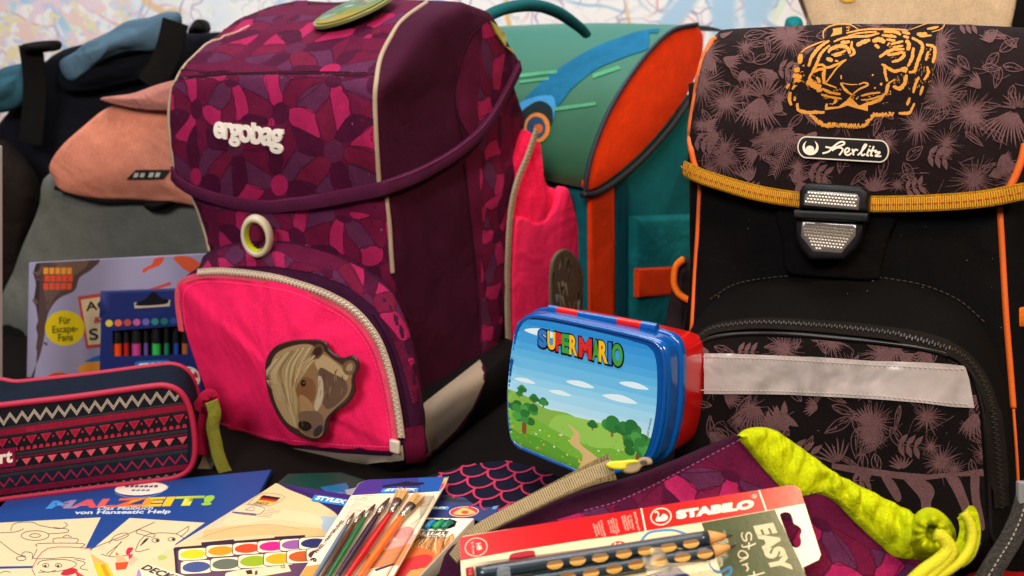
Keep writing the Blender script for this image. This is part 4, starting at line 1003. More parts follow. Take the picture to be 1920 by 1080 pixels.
    vs, fs, cs = planar([(band, '#9a8984')], None, 12); rb = lay('reflective_band', vs, fs, cs, [pocket], pocket, vinyl, lift=.0015, thick=.0008); rb.data.polygons.foreach_set('use_smooth', [True]*len(rb.data.polygons)); rb.data.set_sharp_from_angle(angle=.8)
    sew('stitching', [(1316, 669), (1480, 674), (1640, 684), (1802, 692)], [pocket], mat('pale_thread', '#b9a89c', rough=.7), rb, pitch=.0030, size=(.002, .0007, .0028)); sew('stitching', [(1316, 730), (1480, 733), (1640, 741), (1790, 755), (1818, 757)], [pocket], MATS['pale_thread'], rb, pitch=.0030, size=(.002, .0007, .0028))
    # tongue and buckle
    tongue = slab('buckle_tab', [H.px(x, y, .006) for x, y in spline([(1462, 388), (1465, 450), (1472, 505), (1490, 516), (1560, 522), (1640, 525), (1652, 500), (1664, 450), (1676, 400), (1570, 380)], 4, True)], H, -.002, .008, fabric('tab_black', '#0a0808', wr=.5, wscale=30), T, r=.003)
    bk = mat('buckle_plastic', '#0d0c0f', rough=.45, spec=.3, bump=.25, bscale=1400); W0 = .022
    def QB(pts, w_): return [H.px(*Q(*p), w_) for p in pts]
    up = slab('buckle', QB([(240, 500), (262, 455), (310, 430), (720, 455), (770, 490), (786, 530), (776, 660), (238, 632)], W0+.008), H, W0-.006, W0+.008, bk, T, r=.003)
    slab('buckle_bar', QB([(205, 640), (778, 664), (772, 738), (203, 706)], W0+.010), H, W0-.004, W0+.011, bk, up, r=.0015)
    lo = slab('buckle_catch', QB([(214, 700), (742, 732), (722, 882), (680, 950), (590, 1032), (320, 1032), (240, 930), (204, 850)], W0+.006), H, .007, W0+.005, bk, up, r=.0025)
    def reflector(nm, pts, w_):
        P = np.array(QB(pts, w_)); slab(nm+'_rim', P, H, w_-.003, w_+.0004, mat('clear_rim', '#6d6660', rough=.2, coat=.5), up, r=.0004, seg=1)
        P = inset(ccw(P), .0012); a0, a1 = P.min(0), P.max(0); V = []; F = []; cs_ = .0021
        def ins(x, y):
            c_ = False; j = len(P)-1
            for i in range(len(P)):
                if (P[i][1] > y) != (P[j][1] > y) and x < (P[j][0]-P[i][0])*(y-P[i][1])/(P[j][1]-P[i][1])+P[i][0]: c_ = not c_
                j = i
            return c_
        y = a0[1]; r_ = 0
        while y < a1[1]:
            x = a0[0]+(cs_/2 if r_ % 2 else 0)
            while x < a1[0]:
                if ins(x+cs_/2, y+cs_/2) and ins(x+.1*cs_, y+.1*cs_) and ins(x+.9*cs_, y+.9*cs_):
                    b = len(V); V += [H.at(x, y, w_+.0005), H.at(x+cs_, y, w_+.0005), H.at(x+cs_, y+cs_, w_+.0005), H.at(x, y+cs_, w_+.0005), H.at(x+cs_/2, y+cs_/2, w_+.0013)]; F += [[b, b+1, b+4], [b+1, b+2, b+4], [b+2, b+3, b+4], [b+3, b, b+4]]
                x += cs_
            y += cs_; r_ += 1
        mk(nm, V, F, mat('prism_reflector', '#a3988c', rough=.22, metal=.4, spec=.8), up, smooth=False, kind='stuff', bvh=False)
    reflector('reflector', [(285, 520), (320, 485), (690, 510), (716, 545), (706, 640), (280, 602)], W0+.0078)
    reflector('reflector', [(265, 722), (690, 745), (682, 840), (572, 976), (350, 962), (255, 842)], W0+.0050)
    lint('lint', 26, (1310, 400, 1880, 640), [body, pocket], mat('satchel_lint', '#6a625a', rough=.9), T, 9, .0010)
    lint('lint', 26, (1300, 640, 1880, 900), [pocket], MATS['satchel_lint'], T, 10, .0008)
    # side pockets with orange bindings
    ok = fabric('orange_binding', '#e8701a', rough=.7, wr=.2)
    def side(pts, w0, w1, nm, m_, r): return slab(nm, [H.px(x, y, w1) for x, y in spline(pts, 5, True)], H, w0, w1, m_, T, r=r, seg=4)
    lp_ = side([(1262, 505), (1280, 488), (1310, 490), (1314, 640), (1310, 760), (1262, 770), (1238, 700), (1240, 620)], -.10, -.022, 'side_pocket', fabric('side_pocket_cloth', '#2a1f22', var=.35, vscale=60), .010)
    tube('pocket_binding', [H.wp(x, y, -.020) for x, y in spline([(1282, 486), (1268, 500), (1264, 530), (1274, 552), (1298, 566)], 6)], [.0055]*25, ok, lp_, flat=.55)
    rp_ = side([(1888, 600), (1930, 598), (1985, 620), (1985, 960), (1915, 985), (1900, 860)], -.10, -.012, 'side_pocket', MATS['side_pocket_cloth'], .010)
    ribbon('pocket_binding', [H.wp(x, y, -.010) for x, y in ((1888, 594), (1905, 594), (1925, 593), (1950, 592))], [H.Z]*4, .013, ok, rp_, .003)
    printed('leaf_print', [(p, c) for p, c in jungle(9, B=[(1912, 680, 40, 40)], S=[(1900, 730, 24, 20)], LL=[(1905, 640, 40, 14, 60)])], [rp_], rp_, step=14, kind='stuff', mask=[(1896, 615), (1920, 612), (1950, 640), (1950, 800), (1905, 800)])
    return T
build_satchel()
# ================================================================== the lunch box
def build_lunchbox():
    q = tab(1112, 893, .004); B = upright(CAM+(q-CAM)*.85, 34, 9)
    T = thing('lunch_box', 'blue and red plastic lunch box with a sky and meadow picture on its lid', 'lunch box', B.at(-.02, -.01, -.02))
    blue = mat('blue_plastic', '#0b4f9c', rough=.18, coat=.5, spec=.6, var=.03); red = mat('red_plastic', '#c4100f', rough=.3, coat=.2, var=.04)
    def f(pts, w_, n=6): return [B.px(x, y, w_) for x, y in spline(pts, n, True)]
    rim = [(960, 640), (968, 606), (990, 588), (1030, 590), (1110, 606), (1200, 626), (1238, 640), (1252, 666), (1254, 720), (1249, 790), (1234, 850), (1215, 872), (1180, 886), (1110, 897), (1060, 880), (1000, 855), (962, 836), (951, 800), (949, 740), (953, 690)]
    out = f(rim, .022)
    c = np.mean(np.array(out), 0)
    lid = slab('lid', resample(out, 120), B, 0, .022, blue, T, r=.006, seg=4)
    o2 = [tuple(c+(np.array(p)-c)*1.035) for p in out]
    slab('lid_flange', resample(o2, 120), B, -.003, .004, blue, lid, r=.0018)
    tube('lid_ridge', [B.at(x, y, .0222) for x, y in resample([tuple(c+(np.array(p)-c)*.955) for p in out], 120)], .0016, blue, lid, closed=True)
    o3 = [(c[0]+(p[0]-c[0])*1.02, c[1]+(p[1]-c[1])*(.90 if p[1] > c[1] else 1.0)) for p in out]
    slab('box', resample([(-x, y) for x, y in o3], 120), Fr(B.at(0, 0, -.0), -B.X, B.Y), 0, .056, red, T, r=.010, seg=5)
    # picture panel, slightly recessed in the rim
    pic = [(962, 650), (970, 615), (985, 600), (1030, 603), (1110, 620), (1190, 640), (1218, 650), (1231, 672), (1234, 720), (1230, 780), (1216, 840), (1200, 862), (1170, 876), (1110, 888), (1062, 872), (1004, 848), (966, 830), (957, 800), (954, 740), (957, 690)]
    pc = spline(pic, 5, True); hm = homog([(960, 838), (1214, 905), (1232, 652), (962, 595)])
    def q(u, v): return hm(u, v)
    A = []
    sky = ['#2a86d0', '#3590d6', '#3f99da', '#4ba3de', '#59aee2', '#68b8e6', '#79c2ea', '#8acbed', '#9bd3ef', '#abdaf0', '#b9e0f0']
    for k in range(26):
        t = k/26; v1 = 1.06-.72*t; col = sky[min(10, int(t*11))]; A.append(([q(-.2, v1), q(1.2, v1), q(1.2, -.3), q(-.2, -.3)], col))
    def S(pts, col): A.append(([q(*p) for p in spline(pts, 5, True)], col))
    for x, y, s in ((.22, .93, .13), (.87, .70, .10), (.78, .58, .12), (.10, .55, .08), (.5, .62, .10), (.36, .52, .08)):
        S([(x-s, y), (x-s*.4, y+s*.22), (x+s*.3, y+s*.25), (x+s, y), (x+s*.3, y-s*.15), (x-s*.5, y-s*.14)], '#d6ecf6')
    S([(-.2, .40), (.05, .45), (.25, .38), (.5, .33), (.5, -.2), (-.2, -.2)], '#7fb04a'); S([(.3, .30), (.55, .37), (.8, .35), (1.1, .30), (1.2, -.2), (.3, -.2)], '#8fc255')
    S([(-.2, .28), (.1, .30), (.35, .22), (.6, .17), (.8, .20), (1.2, .16), (1.2, -.3), (-.2, -.3)], '#6fae3a'); S([(-.2, .10), (.2, .14), (.5, .05), (.9, .07), (1.2, .02), (1.2, -.3), (-.2, -.3)], '#559a2f')
    for x, y, s in ((.08, .48, .028), (.06, .44, .02), (.17, .43, .03), (.24, .42, .03), (.74, .37, .06), (.82, .36, .05), (.87, .38, .055), (.6, .34, .03)):
        S([(x-s*.15, y-s*1.3), (x+s*.15, y-s*1.3), (x+s*.12, y), (x-s*.12, y)], '#9a5a34')
        for dx, dy, r in ((-.6, 0, .7), (.6, .05, .7), (0, .5, .8), (0, -.1, .8)): S(ellipse(x+dx*s, y+dy*s, r*s, r*s, 10), random.choice(['#2f7a3a', '#3b8a42', '#2a6c36']))
    g = random.Random(21)
    for _ in range(150):
        x, y = g.uniform(-.1, 1.1), g.uniform(-.1, .26); s = .004+.012*(.3-y); S([(x-s, y), (x, y+s*g.uniform(.8, 2.2)), (x+s, y)], g.choice(['#64a238', '#7cba48', '#4a8c2a', '#90c858', '#5d9a34']))
    for _ in range(26):
        x, y = g.uniform(0, 1), g.uniform(.02, .22); s = .006+.008*(.25-y); S(ellipse(x, y, s, s, 8), g.choice(['#e8d24a', '#e4e4dc', '#d8604a', '#e0a03a']))
    S([(.42, .30), (.47, .24), (.44, .16), (.54, .08), (.50, -.1), (.72, -.1), (.66, .08), (.52, .17), (.51, .25)], '#cdb27a')
    for x, y, s in ((.10, .26, .10), (.93, .22, .11)):
        S([(x-s*.16, y-s*1.1), (x+s*.16, y-s*1.1), (x+s*.12, y), (x-s*.12, y)], '#7d4a2c')
        for _ in range(22): a_, r_ = g.uniform(0, 6.3), g.uniform(0, .9); S(ellipse(x+s*r_*cos(a_), y+s*.55+s*.9*r_*sin(a_), s*.34, s*.32, 9), g.choice(['#2c7434', '#3a8a3e', '#2a6a30', '#4a9a48', '#357f3a']))
    printed('picture_print', A, [lid], lid, m=P_GLOSS, mask=[tuple(p) for p in pc], step=10, lift=.0014, frame=B, w=.0225)
    # title lettering: coloured letters on a black edge
    cols = {'S': '#2a6fc4', 'U': '#e8b21c', 'P': '#cf2a2a', 'E': '#3f9a3a', 'R': '#e8b21c'}
    seq = [('S', '#2e74c8'), ('U', '#eab51e'), ('P', '#d02b2b'), ('E', '#3f9a3a'), ('R', '#eab51e'), ('M', '#d02b2b'), ('A', '#3f9a3a'), ('R', '#eab51e'), ('I', '#2e74c8'), ('O', '#3f9a3a')]
    xs = [1012, 1029, 1045, 1056, 1070, 1088, 1113, 1125, 1143, 1150]; xe = [1028, 1044, 1057, 1070, 1085, 1112, 1127, 1142, 1149, 1170]
    for (ch, col), a, b in zip(seq, xs, xe):
        def ln(x, top): return (616+(x-1012)*.19) if top else (649+(x-1012)*.25)
        quad = [(a, ln(a, False)), (b, ln(b, False)), (b, ln(b, True)), (a, ln(a, True))]
        big = [(a-2.5, ln(a, False)+4), (b+2.5, ln(b, False)+4), (b+2.5, ln(b, True)-2.5), (a-2.5, ln(a, True)-2.5)]
        word('title_letter', ch, big, [lid], lid, '#141214', m=P_GLOSS, bold=.075, lift=.0016); word('title_letter', ch, quad, [lid], lid, col, m=P_GLOSS, bold=.045, lift=.0020)
    word('small_print', '© 2020 Nintendo', [(1216, 826), (1224, 784), (1220, 782), (1212, 824)], [lid], lid, '#2a3a40', m=P_GLOSS, lift=.0016)
    # hinge along the top
    a, b = np.array(B.wp(1030, 580, .004)), np.array(B.wp(1232, 616, .004))
    def seg(t0, t1, r, m_, nm): tube(nm, [a+(b-a)*t for t in np.linspace(t0, t1, 5)], r, m_, T, n=14, sharp=40)
    seg(0, .09, .0036, blue, 'hinge_end'); seg(.09, .29, .0034, red, 'hinge_clip'); seg(.29, .66, .0031, blue, 'hinge_bar'); seg(.66, .87, .0034, red, 'hinge_clip'); seg(.87, 1.0, .0038, blue, 'hinge_end')
    return T
build_lunchbox()
# ================================================================== bags behind
def build_teal_bag():
    O = tab(1100, 893); O = np.array([O[0]*1.42, O[1]*1.42, 0]); K = upright(O, -46)      # K: its right-hand side, facing the camera
    K = upright(np.array([*K.wp(1104, 700, 0)[:2], 0]), -46)
    T = thing('school_satchel', 'green and teal school satchel with bright orange lid edge, behind the lunch box', 'satchel', K.at(.06, 0, -.1))
    teal = fabric('teal_cloth', '#0f5f66', wr=.3); org = fabric('orange_cloth', '#f03d0a', rough=.7, wr=.2); blk = mat('black_edging', '#0e0d10', rough=.6)
    Wd = .34
    def px(x, y): return K.px(x, y)
    prof = spline([(1092, 352), (1092, 325), (1104, 275), (1132, 205), (1172, 138), (1215, 85), (1250, 55), (1310, 48), (1360, 60)], 6); pf = [px(*p) for p in prof]
    y0 = px(1100, 352)[1]; xb = px(1330, 300)[0]; zb = 0
    # body: box
    body_o = [(px(1102, 600)[0], .004), (xb, .004), (xb, y0+.09), (px(1102, 360)[0]+.03, y0+.04), (px(1102, 360)[0], y0-.005)]
    rg = []
    for w_, ins in ((0, .006), (-.004, .002), (-.012, 0), (-Wd+.012, 0), (-Wd, .008)):
        P = resample(ccw(body_o), 90); P = inset(P, ins); rg.append([K.at(x, y, w_) for x, y in P])
    V, F = rings_mesh(rg[::-1]); body = mk('body', puff(V, .003, 20, 12), F, teal, T)
    # lid: extruded curve
    V = []; F = []; n = len(pf); ws = [0.006, .004, 0, -.01]+list(np.linspace(-.03, -Wd, 22))
    for k, w_ in enumerate(ws):
        for x, y in pf: V.append(K.at(x, y+(.004*sin(pi*min(1, -w_/Wd)) if w_ < 0 else -.002*k*0), w_))
    for k in range(len(ws)-1):
        for j in range(n-1): F.append([k*n+j, k*n+j+1, (k+1)*n+j+1, (k+1)*n+j])
    m = bpy.data.materials.new('football_field_print'); m.use_nodes = True; nt = m.node_tree; b = nt.nodes['Principled BSDF']; b.inputs['Roughness'].default_value = .6
    tc = nt.nodes.new('ShaderNodeTexCoord'); sp = nt.nodes.new('ShaderNodeSeparateXYZ'); nt.links.new(tc.outputs['Object'], sp.inputs[0]); rp = nt.nodes.new('ShaderNodeValToRGB')
    mr = nt.nodes.new('ShaderNodeMapRange'); mr.inputs[1].default_value = .20; mr.inputs[2].default_value = .40; nt.links.new(sp.outputs['Z'], mr.inputs[0]); nt.links.new(mr.outputs[0], rp.inputs[0])
    rp.color_ramp.elements[0].color = (*lin('#0d3f22'), 1); rp.color_ramp.elements[1].color = (*lin('#10665a'), 1); rp.color_ramp.elements.new(.55).color = (*lin('#1a5c42'), 1); nt.links.new(rp.outputs[0], b.inputs['Base Color'])
    lid = mk('lid', V, F, m, T)
    A = []
    def S(pts, col, n_=5): A.append((spline(pts, n_, True), col))
    S([(1205, 58), (1250, 58), (1215, 92), (1180, 105), (1120, 130), (1075, 165), (1055, 190), (1030, 215), (990, 225), (975, 200), (1005, 165), (1050, 128), (1110, 92), (1160, 72)], '#17658c')
    S([(975, 195), (1035, 180), (1040, 215), (1025, 240), (985, 240)], '#3f8fc8'); S([(975, 215), (1010, 190), (1036, 205), (1030, 240), (985, 240)], '#1c2a2e')
    A.append((ellipse(1008, 240, 24, 28), '#d8823a')); A.append((ellipse(1006, 240, 18, 21), '#2a4a6a')); A.append((ellipse(1010, 242, 9, 9), '#c9662f'))
    for p in ([(970, 140), (1045, 132), (1045, 138), (970, 147)], [(1112, 140), (1160, 124), (1164, 130), (1112, 148)], [(1040, 202), (1118, 192), (1118, 198), (1040, 209)], [(975, 152), (1030, 146), (1030, 150), (975, 157)]): A.append((p, '#4f9a70'))
    printed('football_print', A, [lid], lid, step=16, lift=.001)
    # orange wing and its black edging
    wing = [px(*p) for p in spline([(1092, 352), (1094, 320), (1108, 270), (1138, 203), (1178, 138), (1220, 88), (1258, 58), (1296, 50), (1311, 66), (1308, 110), (1288, 165), (1250, 222), (1200, 280), (1150, 325), (1110, 352)], 5, True)]
    slab('orange_wing', wing, K, .0, .006, org, T, r=.002, crown=.004)
    tube('wing_edging', [K.at(*px(*p), .007) for p in spline([(1088, 360), (1092, 325), (1106, 272), (1134, 205), (1174, 140), (1216, 88), (1254, 56), (1298, 46)], 6)], .0028, mat('navy_edging', '#161a2c', rough=.6), T)
    tube('wing_edging', [K.at(*px(*p), .006) for p in spline([(1085, 364), (1112, 360), (1152, 335), (1203, 290), (1254, 232), (1292, 175)], 6)], .005, blk, T, flat=.8)
    # orange strip, seam, pocket
    slab('orange_strip', [px(*p) for p in ((1100, 362), (1146, 340), (1148, 620), (1102, 640))], K, .001, .005, org, T, r=.0015)
    slab('side_panel', [px(*p) for p in ((1150, 330), (1172, 316), (1172, 640), (1152, 640))], K, .001, .004, fabric('teal_dark', '#0c4a55'), T, r=.0015)
    pk = slab('side_pocket', resample([px(*p) for p in ((1176, 405), (1330, 400), (1330, 640), (1176, 640))], 80), K, .0, .014, fabric('teal_pocket', '#11686c', wr=.5, wscale=20), T, r=.008, seg=4, crown=.004)
    slab('orange_stripe', [px(*p) for p in ((1174, 500), (1330, 490), (1330, 540), (1174, 552))], K, .012, .0195, org, pk, r=.0015)
    # carrying handle
    P = [K.at(*px(x, y), -.03) for x, y in spline([(918, 70), (940, 40), (985, 16), (1040, 9), (1085, 22), (1125, 50), (1140, 66)], 8)]
    tube('handle', P, [.006+.003*sin(pi*i/(len(P)-1)) for i in range(len(P))], fabric('handle_teal', '#14565c'), T, flat=.7, n=12)
    return T
build_teal_bag()

def depth_frame(x, y, d, yaw=0, lean=0):
    p = CAM+ray(x, y)*d; return upright(p, yaw, lean)
def soft(nm, pts, fr, w0, w1, m, parent, r=.02, crown=.01, n=110, amp=.004, sc=14, **k):
    P = [fr.px(x, y, w1) for x, y in spline(pts, 6, True)]; P = ccw(resample(P, n)); c = P.mean(0); rings = [[fr.at(x, y, w0) for x, y in P]]
    for s in range(6):
        t = s/5*pi/2; Q = P+(c-P)*min(.5, r/ max(.02, np.abs(P-c).mean()))*(1-cos(t)); rings.append([fr.at(x, y, w1-r+r*sin(t)) for x, y in Q])
    Q0 = Q
    for s in (.85, .65, .45, .25, .1): rings.append([fr.at(c[0]+(x-c[0])*s, c[1]+(y-c[1])*s, w1+crown*(1-s*s)) for x, y in Q0])
    V, F = rings_mesh(rings); return mk(nm, puff(V, amp, sc, hash(nm) % 7), F, m, parent, **k)
def build_left_bags():
    # navy roll-top
    A = depth_frame(200, 300, 1.24, -6); A = upright(np.array([A.O[0], A.O[1], 0]), -6)
    T = thing('rolltop_backpack', 'dark navy roll-top backpack with black straps, behind the salmon one', 'backpack', A.O)
    soft('body', [(-60, 330), (30, 180), (60, 130), (120, 90), (250, 70), (350, 70), (420, 110), (430, 480), (430, 760), (-60, 760)], A, -.12, .0, fabric('navy_cloth', '#12141d', wr=.5, wscale=9), T, amp=.012, sc=9)
    soft('rolled_top', [(100, 118), (150, 85), (225, 42), (290, 30), (330, 32), (325, 70), (285, 100), (200, 108), (130, 150)], A, .0, .03, fabric('steel_blue_cloth', '#4f6a7e', wr=.7, wscale=12), T, r=.012, amp=.008, sc=22)
    soft('blue_side', [(-40, 200), (-20, 140), (30, 122), (62, 130), (50, 185), (-10, 215)], A, -.01, .03, fabric('petrol_cloth', '#2f5666', wr=.6, wscale=14), T, r=.012, amp=.006, sc=20)
    blk = fabric('black_strap', '#141312', wr=.2)
    for pts in (([(58, 85), (66, 150), (64, 210), (58, 268)], .03), ([(330, 40), (318, 90), (300, 130), (280, 160)], .034)):
        P = [A.wp(x, y, .036) for x, y in spline(pts[0], 6)]; ribbon('strap', P, [A.Z]*len(P), pts[1], blk, T, .003)
    soft('buckle_tab', [(42, 82), (100, 76), (106, 92), (84, 98), (44, 98)], A, .034, .05, blk, T, r=.004, amp=.001)
    soft('top_loop', [(362, 42), (372, 36), (384, 44), (384, 60), (352, 62)], A, .0, .03, blk, T, r=.006, amp=.001)
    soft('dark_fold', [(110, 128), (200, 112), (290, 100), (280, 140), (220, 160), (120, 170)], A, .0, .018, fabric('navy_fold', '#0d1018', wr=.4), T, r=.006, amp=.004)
    # grey backpack with salmon flap
    G = depth_frame(200, 450, 1.08, 4); G = upright(np.array([G.O[0], G.O[1], 0]), 4)
    T = thing('flap_backpack', 'grey backpack with a salmon pink flap, left behind the plum backpack', 'backpack', G.O)
    soft('body', [(80, 330), (200, 320), (380, 320), (430, 420), (440, 600), (440, 780), (-20, 780), (-8, 620), (22, 480), (56, 390)], G, -.10, .0, fabric('grey_green_cloth', '#63655f', wr=.8, wscale=7), T, r=.012, amp=.012, sc=10)
    soft('dark_base', [(-6, 612), (60, 606), (60, 790), (-6, 790)], G, .0, .008, fabric('base_black', '#131313'), T, r=.004, amp=.001)
    fl = soft('flap', [(90, 312), (112, 276), (150, 240), (200, 205), (260, 195), (330, 190), (400, 220), (400, 378), (330, 376), (260, 372), (185, 372), (112, 356), (98, 336)], G, -.01, .020, fabric('salmon_cloth', '#d5866e', wr=.9, wscale=9), T, r=.008, crown=.012, amp=.006, sc=12)
    soft('folded_edge', [(186, 188), (240, 176), (300, 158), (360, 150), (360, 205), (260, 204)], G, -.02, .034, fabric('salmon_lining', '#b87a70', wr=.4), fl, r=.004, crown=.004, amp=.003)
    printed('brand_tag', [([(238, 335), (256, 318), (322, 318), (306, 335)], '#1b1b1a')], [fl], fl, m=P_MATT, lift=.002)
    printed('tag_mark', [([(x, 331), (x+8, 331), (x+11, 323), (x+3, 323)], '#b9b2a8') for x in (252, 264, 280, 292)], [fl], fl, m=P_MATT, lift=.003)
    P = [G.wp(x, y, .014) for x, y in spline([(104, 352), (185, 376), (260, 377), (330, 380), (390, 382)], 6)]; tube('flap_edging', P, .003, blk, fl)
    soft('buckle', [(272, 380), (330, 374), (318, 388), (300, 396), (274, 394)], G, .004, .02, blk, T, r=.003, amp=.001)
    # white board standing at the left edge, a brown bag corner behind it
    D = depth_frame(3, 500, .80, 0); D = upright(np.array([D.O[0], D.O[1], 0]), 0)
    o = slab('white_board', [D.px(-60, 275), D.px(-3, 275), D.px(-2, 742), D.px(-60, 742)], D, -.006, 0, mat('white_laminate', '#c9c9c6', rough=.4), None, r=.001, loc=D.O)
    tag(o, 'narrow white board edge at the far left of the picture', 'board')
    D = depth_frame(10, 420, 1.15, 0)
    o = soft('brown_bag', [(-60, 300), (15, 320), (40, 400), (36, 480), (20, 760), (-60, 760)], D, -.05, 0, fabric('brown_cloth', '#1c1411', wr=.5), None, loc=D.O); tag(o, 'dark brown cloth bag edge peeking out at far left', 'bag')
    # cream tote at the top right
    C = depth_frame(1700, 100, .92, 14); C = upright(np.array([C.O[0], C.O[1], 0]), 14)
    T = thing('tote_bag', 'cream cotton tote bag standing behind the black tiger satchel', 'tote bag', C.O)
    tb = soft('body', [(1512, -60), (1520, 20), (1516, 120), (1510, 500), (1500, 900), (1900, 900), (1890, 500), (1896, 60), (1894, -60)], C, -.05, 0, fabric('cream_cotton', '#d3b896', wr=.5, wscale=10), T, amp=.006)
    printed('yellow_print', [(ellipse(1590, -4, 16, 9, 14), '#c9a02a')], [tb], tb, m=P_MATT, lift=.002)
    Dk = depth_frame(1920, 80, 1.0, 0)
    o = soft('black_bag', [(1900, -60), (1990, -60), (1990, 500), (1890, 500), (1894, 100)], Dk, -.05, 0, fabric('far_black', '#121110'), None, loc=Dk.O); tag(o, 'black bag just showing at the top right corner', 'bag')
    o = soft('teal_pouch', [(1476, 36), (1504, 36), (1506, 80), (1476, 80)], C, -.03, -.01, fabric('teal_pouch_cloth', '#177a80'), None, r=.004, amp=.001, loc=C.wp(1490, 60)); tag(o, 'small teal cloth corner between the tote and the wall map', 'pouch')
build_left_bags()
# ================================================================== things at the left: pencil case, book, felt-pen box
def build_pencil_case():
    p0, p1 = tab(0, 938, .008), tab(335, 897, .008); X = unit(p1-p0); N = Fr(p0, X, np.array([0, 0, 1.0])+.06*np.array([-X[1], X[0], 0]))
    T = thing('pencil_case', 'long pencil case with red piping and woven zigzag pattern, lower left', 'pencil case', (p0+p1)/2-np.array([0, 0, .006]))
    ol = [(-60, 772), (0, 761), (137, 745), (275, 726), (312, 724), (338, 736), (354, 763), (363, 803), (365, 850), (356, 878), (335, 893), (300, 900), (206, 911), (0, 937), (-60, 946)]
    P = [N.px(x, y) for x, y in spline(ol, 6, True)]
    navy = fabric('case_navy', '#0e1a2a', wr=.3); red = mat('case_red_piping', '#a8123a', rough=.5, bump=.4, bscale=1500)
    body = slab('body', resample(P, 120), N, -.062, 0, navy, T, r=.004, crown=.006, seg=3)
    P2 = resample(P, 120); tube('piping', [N.at(x, y, -.001) for x, y in P2], .0026, red, T, closed=True); tube('piping', [N.at(x, y, -.060) for x, y in P2], .0024, red, T, closed=True)
    # printed pattern, drawn along the face
    tl, tr, br, bl = N.px(-60, 774, .004), N.px(352, 716, .004), N.px(352, 897, .004), N.px(-60, 952, .004)
    hm = homog([topx(N.at(*bl, .004)), topx(N.at(*br, .004)), topx(N.at(*tr, .004)), topx(N.at(*tl, .004))])
    A = []
    def R(v0, v1, c): A.append(([hm(0, 1-v0), hm(1, 1-v0), hm(1, 1-v1), hm(0, 1-v1)], c))
    R(-.1, 1.1, '#14151b'); R(.20, .215, '#333339'); R(.222, .29, '#80142f'); R(.30, .305, '#33333a'); R(.485, .52, '#2c2c33'); R(.53, .545, '#6a1230'); R(.645, .68, '#5f1430'); R(.69, .725, '#2c2c33'); R(.725, .84, '#16202e'); R(.845, .905, '#741434'); R(.64, .645, '#3a3a42')
    n = 18
    def zig(v0, v1, th, c, k, inv=1):
        pts = []
        for i in range(2*k+1): pts.append((i/(2*k), v0 if i % 2 else v1))
        for a, b in zip(pts[:-1], pts[1:]): A.append(([hm(a[0], 1-a[1]+th/2), hm(b[0], 1-b[1]+th/2), hm(b[0], 1-b[1]-th/2), hm(a[0], 1-a[1]-th/2)], c))
    zig(.075, .165, .045, '#a89a8c', n); zig(.075, .165, .014, '#776c64', n); zig(.745, .825, .022, '#a01a42', n); zig(.93, .965, .018, '#77717a', 26)
    for k in range(15):
        u = (k+.4)/15; d = .026; A.append(([hm(u-d, 1-.325), hm(u+d, 1-.325), hm(u, 1-.415)], '#a81f3a')); A.append(([hm(u-d*.6, 1-.335), hm(u+d*.6, 1-.335), hm(u, 1-.395)], '#8c1530')); A.append((([hm(u+.033+.004*cos(t), 1-.365+.014*sin(t)) for t in np.linspace(0, 6, 8)]), '#a82a44'))
    for k in range(34):
        u = (k+.5)/34; A.append(([hm(u-.011, 1-.468), hm(u+.011, 1-.468), hm(u+.006, 1-.432), hm(u-.006, 1-.432)], '#b5243f'))
    for k in range(17):
        u = (k+.6)/17; A.append(([hm(u-.022, 1-.56), hm(u+.022, 1-.56), hm(u, 1-.63)], '#cf5060'))
    mask = [tuple(p) for p in inset(ccw(np.array(spline(ol, 6, True))), 6)]
    printed('woven_print', A, [body], T, mask=mask, step=18, kind='stuff', lift=.0007)
    # sewn label cut off by the picture edge
    lb = printed('sewn_label', [([(-40, 845), (30, 838), (31, 872), (-40, 880)], '#7a1038')], [body], T, lift=.0012, thick=.0006)
    word('label_lettering', 'rt', [(1, 868), (26, 865), (25, 843), (2, 846)], [body], lb, '#e0d2c4', m=P_MATT, bold=.04, lift=.0022)
    # top zip strip and pull
    top = [(x, y-6) for x, y in ((-60, 756), (0, 748), (137, 731), (270, 714), (316, 713), (346, 732), (366, 775), (374, 810))]
    P = [N.wp(x, y, -.018)+np.array([0, 0, .001]) for x, y in spline(top, 6)]
    tab_ = ribbon('end_tab', [N.wp(x, y, -.03) for x, y in spline([(374, 770), (384, 756), (392, 745), (396, 752), (386, 800), (376, 850)], 5)], [N.Z]*26, .016, fabric('case_red_tab', '#a0143a'), T, .003)
    g = fabric('olive_ribbon', '#7d7c2c', rough=.6, wr=.4); P = [N.wp(x, y, -.02) for x, y in spline([(396, 752), (402, 775), (398, 800), (404, 830), (408, 850), (416, 872), (424, 888)], 5)]
    ribbon('zip_pull', P, [unit(N.Z+.3*N.X)]*len(P), .011, g, tab_, .0025)
    P = [N.wp(x, y, -.03) for x, y in spline([(392, 800), (386, 830), (392, 860), (380, 888)], 5)]; ribbon('zip_pull', P, [unit(N.Z-.4*N.X)]*len(P), .012, fabric('pale_ribbon', '#8a7c70', wr=.5), tab_, .002)
    return T
build_pencil_case()

